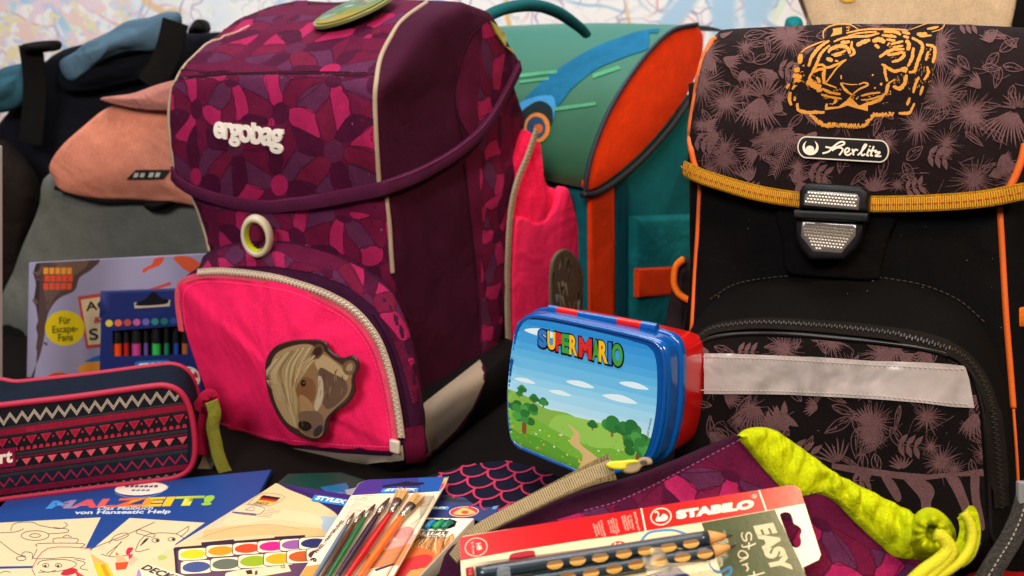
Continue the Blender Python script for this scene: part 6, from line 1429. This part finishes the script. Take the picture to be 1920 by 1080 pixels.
def build_scale_case():
    fr = flat(.033, 14, .58); T = thing('scale_print_case', 'dark navy case with pink fish scale pattern lying before the lunch box', 'case', fr.at(*fr.px(950, 910), -.04))
    ol = [(742, 905), (800, 878), (870, 858), (950, 851), (1030, 872), (1090, 905), (1070, 945), (975, 985), (880, 995), (800, 970), (760, 940)]
    P = ccw(resample([fr.px(x, y) for x, y in spline(ol, 6, True)], 110)); c = P.mean(0); rings = [[fr.at(x, y, -.043) for x, y in P]]
    for s in range(5): t = s/4*pi/2; Q = inset(P, .010*(1-cos(t))); rings.append([fr.at(x, y, -.014+.012*sin(t)) for x, y in Q])
    for s in (.85, .65, .4, .2): rings.append([fr.at(c[0]+(x-c[0])*s, c[1]+(y-c[1])*s, -.002+.006*(1-s*s)) for x, y in Q])
    V, F = rings_mesh(rings); V = [np.array([v[0], v[1], max(v[2], .001)]) for v in puff(V, .002, 30)]; body = mk('body', V, F, fabric('scale_navy', '#141428', wr=.3), T)
    h = homog([(800, 1010), (1050, 985), (1040, 860), (880, 850)]); A = []
    fr2 = fr; u0 = np.array(fr.px(880, 900)); e1 = np.array(fr.px(930, 906))-u0; e2 = np.array(fr.px(893, 883))-u0
    for j in range(-9, 9):
        for i in range(-5, 8):
            o = u0+e1*(i+(.5 if j % 2 else 0))+e2*j
            pts = [o+e1*.5*(1-cos(t))-e2*1.05*sin(t)*.98 for t in np.linspace(0, pi, 13)]
            A += [([topx(fr.at(*p, .003)) for p in q], '#b33354') for q in nib(pts, .0017, 2)]
    mask = [tuple(p) for p in inset(ccw(np.array(spline(ol, 6, True))), 5)]
    printed('scale_print', A, [body], body, mask=mask, step=24, kind='stuff', lift=.0008)
build_scale_case()

def build_small_back():
    fr = flat(.012, 0, .7)
    T, f, P = lying('green_folder', 'dark green plastic folder lying flat behind the paint set', 'folder', [(540, 888), (640, 885), (700, 905), (600, 925), (520, 905)], .006, .004, None); slab('cover', P, f, -.004, 0, mat('green_plastic', '#123a34', rough=.3), T, r=.0006)
    T, f, P = lying('blue_ruler', 'blue plastic ruler lying behind the paint set', 'ruler', [(600, 913), (648, 905), (655, 912), (650, 925), (612, 922)], .012, .003, None); slab('blade', P, f, -.003, 0, mat('ruler_blue', '#1c5c8c', rough=.2, coat=.3), T, r=.0005)
    T, f, P = lying('eraser', 'small pale grey eraser beside the blue ruler', 'eraser', [(646, 918), (668, 913), (676, 920), (652, 930)], .016, .008, None); slab('block', P, f, -.008, 0, mat('eraser_grey', '#8a8a90', rough=.6), T, r=.001)
build_small_back()
# ================================================================== drawstring bag and the pencil pack on it
def build_gym_bag():
    G = Fr(CAM+ray(1400, 1085)*.465, (1, 0, 0), (0, cos(radians(58)), sin(radians(58))))
    T = thing('drawstring_bag', 'plum flowered drawstring bag with neon yellow band, lying in front right', 'drawstring bag', tab(1350, 1040))
    pl = fabric('gym_plum', '#3a1028', wr=.5, wscale=16, weave=.6, wvs=3600)
    ol = [(820, 1075), (890, 1004), (960, 972), (1060, 930), (1140, 905), (1220, 880), (1300, 848), (1392, 812), (1430, 838), (1475, 895), (1520, 915), (1570, 935), (1640, 990), (1700, 1042), (1790, 1050), (1800, 1420), (820, 1420)]
    P = ccw(resample([G.px(x, y) for x, y in spline(ol, 6, True)], 200)); c = P.mean(0)
    def hgt(x, y):
        q = Vector((x*9, y*9, 3)); r = Vector((x*26+y*10, y*30-x*8, 7)); return .010*noise.noise(q)+.005*noise.noise(r)+.0018*noise.noise(r*3)
    rings = [[G.at(x, y, -.05) for x, y in P]]
    for s in range(5): t = s/4*pi/2; Q = P+(c-P)*.03*(1-cos(t)); rings.append([G.at(x, y, -.012+.012*sin(t)+hgt(x, y)) for x, y in Q])
    for s in np.linspace(.96, .04, 26): rings.append([G.at(c[0]+(x-c[0])*s, c[1]+(y-c[1])*s, hgt(c[0]+(x-c[0])*s, c[1]+(y-c[1])*s)) for x, y in Q])
    V, F = rings_mesh(rings); body = mk('body', V, F, pl, T)
    sp = [(1398, 822), (1330, 858), (1260, 895), (1200, 925), (1150, 946), (1090, 962), (1000, 985)]
    pol = [(rrect(-.5, .5, -.3, .4, .01, 2), '#5a1034')]+tiles(TILE_STORE['tile'], [(x, y, -28, .60, f) for x, y, f in ((-.06, .05, 1), (.07, -.02, -1), (.02, .13, -1), (.15, .06, 1), (-.12, -.03, -1), (.0, -.10, 1), (.13, -.13, -1))])
    mask = sp+[(1000, 1200), (1700, 1200), (1760, 1050), (1700, 1044), (1640, 994), (1570, 940), (1520, 920), (1475, 900), (1430, 845)]
    printed('flower_print', frame_px(G, pol), [body], body, mask=mask, step=16, kind='stuff', lift=.0007)
    sew('stitching', [(x, y-3) for x, y in sp[:-1]], [body], mat('plum_thread', '#8a3a68'), body, pitch=.0032, size=(.0022, .0007, .0005))
    # neon band, gathered towards the cord
    neon = fabric('neon_yellow_cloth', '#b4bd02', rough=.75, wr=.8, wscale=30, var=.06)
    up = [(1386, 815), (1400, 804), (1425, 799), (1452, 803), (1485, 822), (1530, 853), (1580, 888), (1640, 918), (1700, 948), (1738, 966), (1768, 966)]; lo = [(1390, 822), (1412, 846), (1440, 880), (1472, 914), (1500, 932), (1540, 926), (1575, 944), (1620, 986), (1660, 1022), (1692, 1046), (1765, 1052)]
    U = resample(spline(up, 6), 120, False); Lw = resample(spline(lo, 6), 120, False); V = []; F = []; n = 22
    for i in range(120):
        for j in range(n+1):
            t = j/n; x, y = U[i]+(Lw[i]-U[i])*t; a, b = G.px(x, y, .012); s = i/119
            fold = (.0016+.0038*s**2)*(.35*sin(i*.55+2.2*t+3*noise.noise(Vector((i*.05, t, 0))))+.9*noise.noise(Vector((i*.20+t*1.5, t*2.2, 5)))+.8*abs(noise.noise(Vector((i*.33-t*2, t*1.1, 9)))))*sin(pi*min(1, .15+t*.9))
            V.append(G.at(a, b, (.003+.006*sin(pi*t)**.5)+fold*1.7+hgt(a, b)*.6))
    for i in range(119):
        for j in range(n): q = i*(n+1)+j; F.append([q, q+n+1, q+n+2, q+1])
    band = mk('neon_band', V, F, neon, T)
    sew('stitching', [(x+2, y-5) for x, y in lo[1:-1]], [band], mat('olive_thread', '#8f9a10', rough=.8), band, pitch=.0034, size=(.0022, .0008, .0005))
    # gathered end with the cord
    V = []; F = []; nA, nR = 72, 12; cx, cy = 1746, 1004
    for k in range(nR):
        t = k/(nR-1)
        for q in range(nA):
            a = 2*pi*q/nA; pl_ = (.10*t*(1-t)*4)*cos(9*a+2.5*sin(2*a)+1.2*t); rr = (1.02-.80*t)*(1+.05*sin(3*a+1)); x = cx+(44*cos(a)+6*t)*rr; y = cy+50*sin(a)*rr-6*t
            V.append(G.wp(x, y, -.004+.034*sin(pi*min(1, .08+.62*t))+.028*pl_-(.016 if k == nR-1 else 0)))
    for k in range(nR-1):
        for q in range(nA): z = k*nA+q; w2 = k*nA+(q+1) % nA; F.append([z, w2, w2+nA, z+nA])
    mk('gathered_end', V, F, neon, band)
    P = [G.wp(x, y, .020) for x, y in spline([(1786, 1046), (1806, 1030), (1815, 1000), (1812, 970), (1806, 960)], 6)]; ribbon('loose_tab', P, [unit(G.Z+.4*G.X)]*len(P), .012, neon, band, .003)
    cord = mat('neon_cord', '#c9c414', rough=.7, bump=.8, bscale=1500)
    for pts, r in (([(1752, 1002), (1768, 1010), (1776, 1030), (1760, 1050), (1730, 1072), (1690, 1110)], .0034), ([(1758, 998), (1774, 1012), (1784, 1034), (1768, 1056), (1742, 1080), (1704, 1120)], .0030), ([(1806, 962), (1820, 985), (1822, 1015), (1808, 1045), (1780, 1068), (1750, 1085)], .0024)):
        tube('cord', [G.wp(x, y, .030) for x, y in spline(pts, 7)], r, cord, band, n=10)
    # webbing strap with a clip
    bei = fabric('beige_webbing', '#a08a62', weave=1, wvs=3000, wr=0)
    path = spline([(850, 1050), (888, 1004), (930, 978), (985, 950), (1045, 920), (1090, 899), (1120, 886), (1148, 876)], 7); S_ = []; Ns = []
    for i, (x, y) in enumerate(path):
        t = i/(len(path)-1); S_.append(G.wp(x, y, .012+.010*t)); Ns.append(unit(np.array([-.1+.1*t, -.35-.25*t, .9-.25*t])))
    st = ribbon('strap', S_, Ns, [.0075+.008*(i/len(S_))**2 for i in range(len(S_))], bei, T, .0016)
    bits('strap_ribs', S_, Ns, .0013, (.0007, .0078, .0003), mat('beige_yarn', '#ab9670', rough=.85), st, lift=.0016)
    C = Fr(G.wp(1178, 872, .028), unit(np.array([.96, .1, .26])), unit(np.array([-.2, .5, .84])))
    def cp(p, w_=0): return [C.px(x, y, w_) for x, y in p]
    slab('buckle_tongue', cp(spline([(1136, 874), (1142, 866), (1165, 864), (1190, 862), (1196, 868), (1176, 872), (1172, 880), (1150, 880)], 4, True)), C, -.003, .003, mat('neon_clip', '#c9c41a', rough=.35), st, r=.001)
    sl = slab('buckle_shell', cp(spline([(1168, 884), (1172, 872), (1192, 864), (1205, 857), (1220, 860), (1222, 870), (1205, 874), (1196, 884), (1180, 888)], 4, True)), C, -.005, .002, mat('beige_clip', '#8f7b58', rough=.4), st, r=.001)
    slab('buckle_slot', cp(ellipse(1206, 867, 7, 4, 14)), C, .002, .0028, mat('clip_dark', '#3a3022', rough=.6), sl, r=.0003)
build_gym_bag()

def build_grip_pencils():
    O = CAM+ray(1200, 1000)*.445; F0 = Fr(O, (1, 0, 0), (0, cos(radians(48)), sin(radians(48)))); a = np.array(F0.px(862, 1010)); b = np.array(F0.px(1480, 912)); 
    S = F0
    T = thing('pencil_blister_pack', 'red topped blister pack of grip pencils lying on the drawstring bag', 'blister pack', S.wp(1200, 1080, -.004))
    def q(x, y): return (820+x/4.5, 840+y/4.5)
    def e(x, y): return (1160+x/4.8, 880+y/4.8)
    card = [(862, 1011), (868, 1006), (1476, 911), (1490, 911), (1500, 920), (1538, 1040), (1534, 1050), (1505, 1064), (1508, 1075), (1560, 1200), (870, 1200)]
    hole = spline([e(1448, 420), e(1465, 395), e(1500, 387), (e(1540, 400)), e(1560, 440), e(1575, 490), e(1610, 510), e(1640, 540), e(1642, 570), e(1630, 600), e(1640, 650), e(1632, 690), e(1600, 710), e(1565, 700), e(1545, 670), e(1490, 540)], 3, True)
    red = '#d01218'; A = [(card, '#e2d2a8')]
    A += [([(850, 1010), (1484, 905), (1510, 905), (1515, 944), (1500, 946), (1452, 955), (1314, 980), (1210, 996), (1160, 1005), (1095, 1013), (958, 1035), (862, 1052)], red)]
    A += [([(1314, 981), (1452, 956), (1460, 975), (1480, 1010), (1508, 1075), (1560, 1200), (1400, 1200), (1345, 1059)], '#3c4a2c'), ([(1452, 956), (1502, 946), (1545, 1050), (1505, 1066)], '#e6d8b8')]
    A += linework([[e(200, 352), e(240, 555)], [e(1260, 195), e(1325, 375)]], 3.0, '#ecdcc0')
    # chalk grain and paper grid
    g = random.Random(6)
    for _ in range(22): x = g.uniform(1320, 1470); y = g.uniform(965, 1075); A += linework([[(x, y), (x+g.uniform(8, 26), y+g.uniform(14, 44))]], .7, '#4d5b3a')
    for k in range(9): A += linework([[(870+46*k, 1052-7.4*k), (872+46*k, 1110)]], .7, '#b9a986')
    A += linework([[(870, 1066), (1310, 996)], [(870, 1084), (1320, 1012)]], .7, '#b9a986')
    A += linework([[e(200, 650), e(260, 580), (e(360, 555)), e(480, 550), e(560, 570), e(640, 600)]], 5, '#4a86b0'); A += linework([[e(800, 800), e(830, 880), e(900, 930), e(1000, 880), e(1000, 940), e(960, 960)]], 5, '#3a78a8')
    A += [([e(250, 955), e(520, 870), e(640, 960), e(600, 1020), e(240, 1020)], '#12306a')]
    for x0 in (270, 330, 400, 560, 660, 720): A += linework([[e(x0, 830), e(x0+6, 870), e(x0, 900), e(x0+10, 940)]], .8, '#4a4030')
    A += [(spline([q(605, 925), q(640, 890), q(800, 865), q(825, 900), q(815, 930), q(620, 972)], 4, True), '#a81c2c')]
    # round marks: size circle, swan, hand
    def circ(c, rx, ry, rot, col): return (ellipse(c[0], c[1], rx, ry, 30, rot), col)
    A += [circ(q(328, 838), 21.3, 17.5, -9, '#ecdcc0'), circ(q(328, 838), 20.0, 16.3, -9, red)]
    A += [circ(e(378, 428), 20, 16.5, -9, '#ecdcc0'), circ(e(378, 428), 17.8, 14.4, -9, red)]
    A += linework([[e(326, 392), e(345, 385), e(356, 405), e(350, 430), e(335, 455)]], 2.2, '#f0e2c8'); A += [(spline([e(332, 468), e(340, 440), e(375, 430), e(395, 405), e(425, 412), e(440, 435), e(425, 460), e(380, 470)], 4, True), '#f0e2c8')]
    hc = q(1527, 848); A += [circ(hc, 17.2, 13.5, -9, '#c41414')]
    A += [(spline([q(1475, 872), q(1482, 845), q(1510, 830), q(1540, 842), q(1545, 868), q(1510, 882)], 4, True), '#efe2cc')]
    for p in ([(1505, 835), (1530, 812), (1545, 805)], [(1530, 840), (1560, 815), (1575, 812)], [(1540, 850), (1575, 832), (1590, 830)], [(1542, 862), (1575, 856), (1588, 856)], [(1490, 840), (1495, 815), (1505, 805)]): A += [([q(*z) for z in k], '#efe2cc') for k in nib(p, 13, 3)]
    vs, fs, cs = planar(A+[(hole, 'hole')], card, 40)
    cd_ = lay('card', vs, fs, cs, None, T, P_GLOSS, frame=S, w=0, lift=0, thick=.0009)
    BV[cd_] = BVHTree.FromPolygons([tuple(S.wp(x, y, .0009)) for x, y in ((700, 800), (1800, 800), (1800, 1400), (700, 1400))], [(0, 1, 2, 3)]); CEN[cd_] = S.O; ct = [cd_]
    wh = '#f0e2c8'
    word('brand_lettering', 'STABILO', [e(522, 452), e(1212, 352), e(1222, 268), e(512, 372)], ct, cd_, wh, bold=.075, space=1.02, lift=.0003)
    word('brand_lettering', '®', [e(1197, 265), e(1243, 258), e(1240, 220), e(1194, 228)], ct, cd_, wh, lift=.0003)
    word('size_lettering', 'HB', [q(325, 806), q(338, 862), q(378, 858), q(366, 802)], ct, cd_, wh, bold=.02, lift=.0003); word('size_lettering', '3.15 mm', [q(285, 800), q(300, 900), q(318, 894), q(304, 786)], ct, cd_, wh, lift=.0003)
    for s, x0, y0, x1, y1, h_ in (('EASYgraph', 1648, 545, 1690, 700, 24), ('① Drehen\nRadieren\nrutschfeste\nGriffzonen', 1548, 575, 1586, 700, 84), ('② Triangular\nergonomic grip\nwith non-slip\ngrip moulds', 1428, 600, 1466, 735, 80), ('① Crayon graphite\ntriangulaire avec\nempreintes\nantidérapantes', 1300, 625, 1340, 765, 90)):
        word('small_lettering', s, [q(x0, y0), q(x1, y1), q(x1+h_, y1-h_*.17), q(x0+h_, y0-h_*.17)], ct, cd_, '#ecc9b0', lift=.0003)
    word('chalk_lettering', 'EASY', [e(1205, 512), e(1385, 942), e(1570, 905), e(1392, 480)], ct, cd_, '#cdbf98', m=P_MATT, bold=.06, lift=.0003)
    def st(pts): return [([e(*z) for z in k], '#ddd0ac') for k in nib(pts, 12, 4)]
    Hn = st([(1190, 640), (1192, 590), (1165, 570), (1145, 600), (1150, 640), (1125, 640), (1105, 600), (1112, 570)])+st([(1230, 668), (1180, 690), (1120, 700), (1108, 680)])+st([(1172, 660), (1170, 720)])+st([(1150, 790), (1100, 800), (1075, 770), (1095, 735), (1140, 745), (1160, 790), (1090, 830)])+st([(1160, 850), (1110, 862)])+st([(1140, 858), (1165, 890), (1150, 915)])+st([(1310, 930), (1220, 955), (1160, 965)])+st([(1215, 920), (1225, 1010)])
    printed('chalk_script', Hn, ct, cd_, m=P_MATT, step=None, lift=.0003)
    # the pencils: three-sided, with hollows for the fingers
    wood = mat('pencil_wood', '#c98f4c', rough=.6, bump=.3, bscale=300); lacq = mat('pencil_slate', '#22303a', rough=.3, coat=.3); hol = mat('hollow_wood', '#d2a04a', rough=.6); hold = mat('hollow_wood_shaded', '#75501f', rough=.6)
    for k, (p0, p1, tip, nm, grips) in enumerate((((893, 1076), (1328, 1008), (1374, 1004), 'upper', [(1040, 1060), (1082, 1053), (1124, 1047), (1168, 1040), (1209, 1034), (1251, 1028), (1293, 1021)]), ((893, 1108), (1336, 1034), (1381, 1022), 'lower', [(1063, 1083), (1107, 1076), (1150, 1068), (1191, 1060), (1233, 1054), (1277, 1047), (1319, 1040)]))):
        R = .0037; A0, A1, TP = S.wp(*p0, .006), S.wp(*p1, .006), S.wp(*tip, .006); d = unit(A1-A0)
        t = thing('grip_pencil', f'{nm} dark slate pencil with wooden finger hollows in the blister pack', 'pencil', A0, 'pencils in the blister pack')
        tube('shaft', [A0+(A1-A0)*s for s in np.linspace(0, 1, 30)], R, lacq, t, n=9)
        tube('end_cap', [A0-d*.005, A0-d*.001], R*1.0, mat('cap_red', '#9a1c22', rough=.35), t, n=9)
        tube('sharpened_wood', [A1, A1+(TP-A1)*.35, A1+(TP-A1)*.72], [R*.99, R*.7, R*.32], wood, t, n=12); tube('lead', [A1+(TP-A1)*.70, TP], [R*.32, R*.04], mat('graphite', '#2a2624', rough=.4, metal=.3), t, n=10)
        for gx, gy in grips:
            fr = Fr(S.wp(gx, gy, .006), d, S.Y); 
            for y0, y1, m_ in ((-.0001, .0023, hold), (-.0023, 0, hol)):  # upper half in darker brown: the hollow's shade is painted as colour
                V = []; F_ = []
                for i in range(9):
                    for j in range(5):
                        u = -1+2*i/8; v = (y0+(y1-y0)*j/4); hw = sqrt(max(0, 1-(abs(v)/.0024)**2))*.0042; V.append(fr.at(u*hw, v, sqrt(max(1e-8, (R+.0003)**2-v*v))+.0001))
                for i in range(8):
                    for j in range(4): z = i*5+j; F_.append([z, z+5, z+6, z+1])
                mk('finger_hollow', V, F_, m_, t, bvh=False)
    # clear blister
    V = []; F_ = []; n = 18; h = homog([(874, 1130), (1400, 1060), (1394, 990), (878, 1056)])
    for j in range(n+1):
        for i in range(n+1):
            u, v = i/n, j/n; ed = min(1, min(u/.08, (1-u)/.40))*min(1, (1-v)/.14); V.append(S.wp(*h(u, v), .0015+.0105*ed))
    for j in range(n):
        for i in range(n): z = j*(n+1)+i; F_.append([z, z+1, z+n+2, z+n+1])
    mk('clear_blister', V, F_, film(), T)
build_grip_pencils()

def build_corner():
    T, f, P = lying('red_pouch', 'red zip pouch corner at the lower right edge', 'pouch', [(1812, 1072), (1870, 1045), (1990, 1030), (1990, 1140), (1780, 1140)], .02, .018, None); slab('body', P, f, -.016, 0, fabric('red_cloth', '#9c1218', wr=.3), T, r=.004, crown=.004)
    T, f, P = lying('paper_card', 'small cream paper card under the cord, lower right', 'card', [(1755, 1082), (1805, 1060), (1835, 1078), (1800, 1120)], .004, .002, None); slab('sheet', P, f, -.002, 0, mat('cream_paper', '#c9ae90', rough=.7), T, r=.0002, seg=1)
    o_ = spline([(1925, 925), (1915, 965), (1895, 1010), (1870, 1050), (1840, 1100)], 6); D = [CAM+ray(x, y)*(.50-.03*i/len(o_)) for i, (x, y) in enumerate(o_)]
    T = thing('shoulder_strap', 'grey webbing strap hanging at the lower right edge', 'strap', D[-1]); ribbon('webbing', D, [np.array([-.3, -.8, .5])]*len(D), .011, fabric('grey_webbing', '#4a4640', weave=1, wvs=3000, wr=0), T, .0016)
    bits('strap_stitching', D, [np.array([-.3, -.8, .5])]*len(D), .0034, (.0022, .0008, .0005), mat('light_thread', '#8a857a'), T, lift=.0018); box('adjuster', Fr(CAM+ray(1918, 930)*.498, (1, 0, 0), (0, .3, .95)), -.004, .008, -.009, .009, 0, .003, mat('grey_plastic', '#7c7c7c', rough=.4), T)
build_corner()
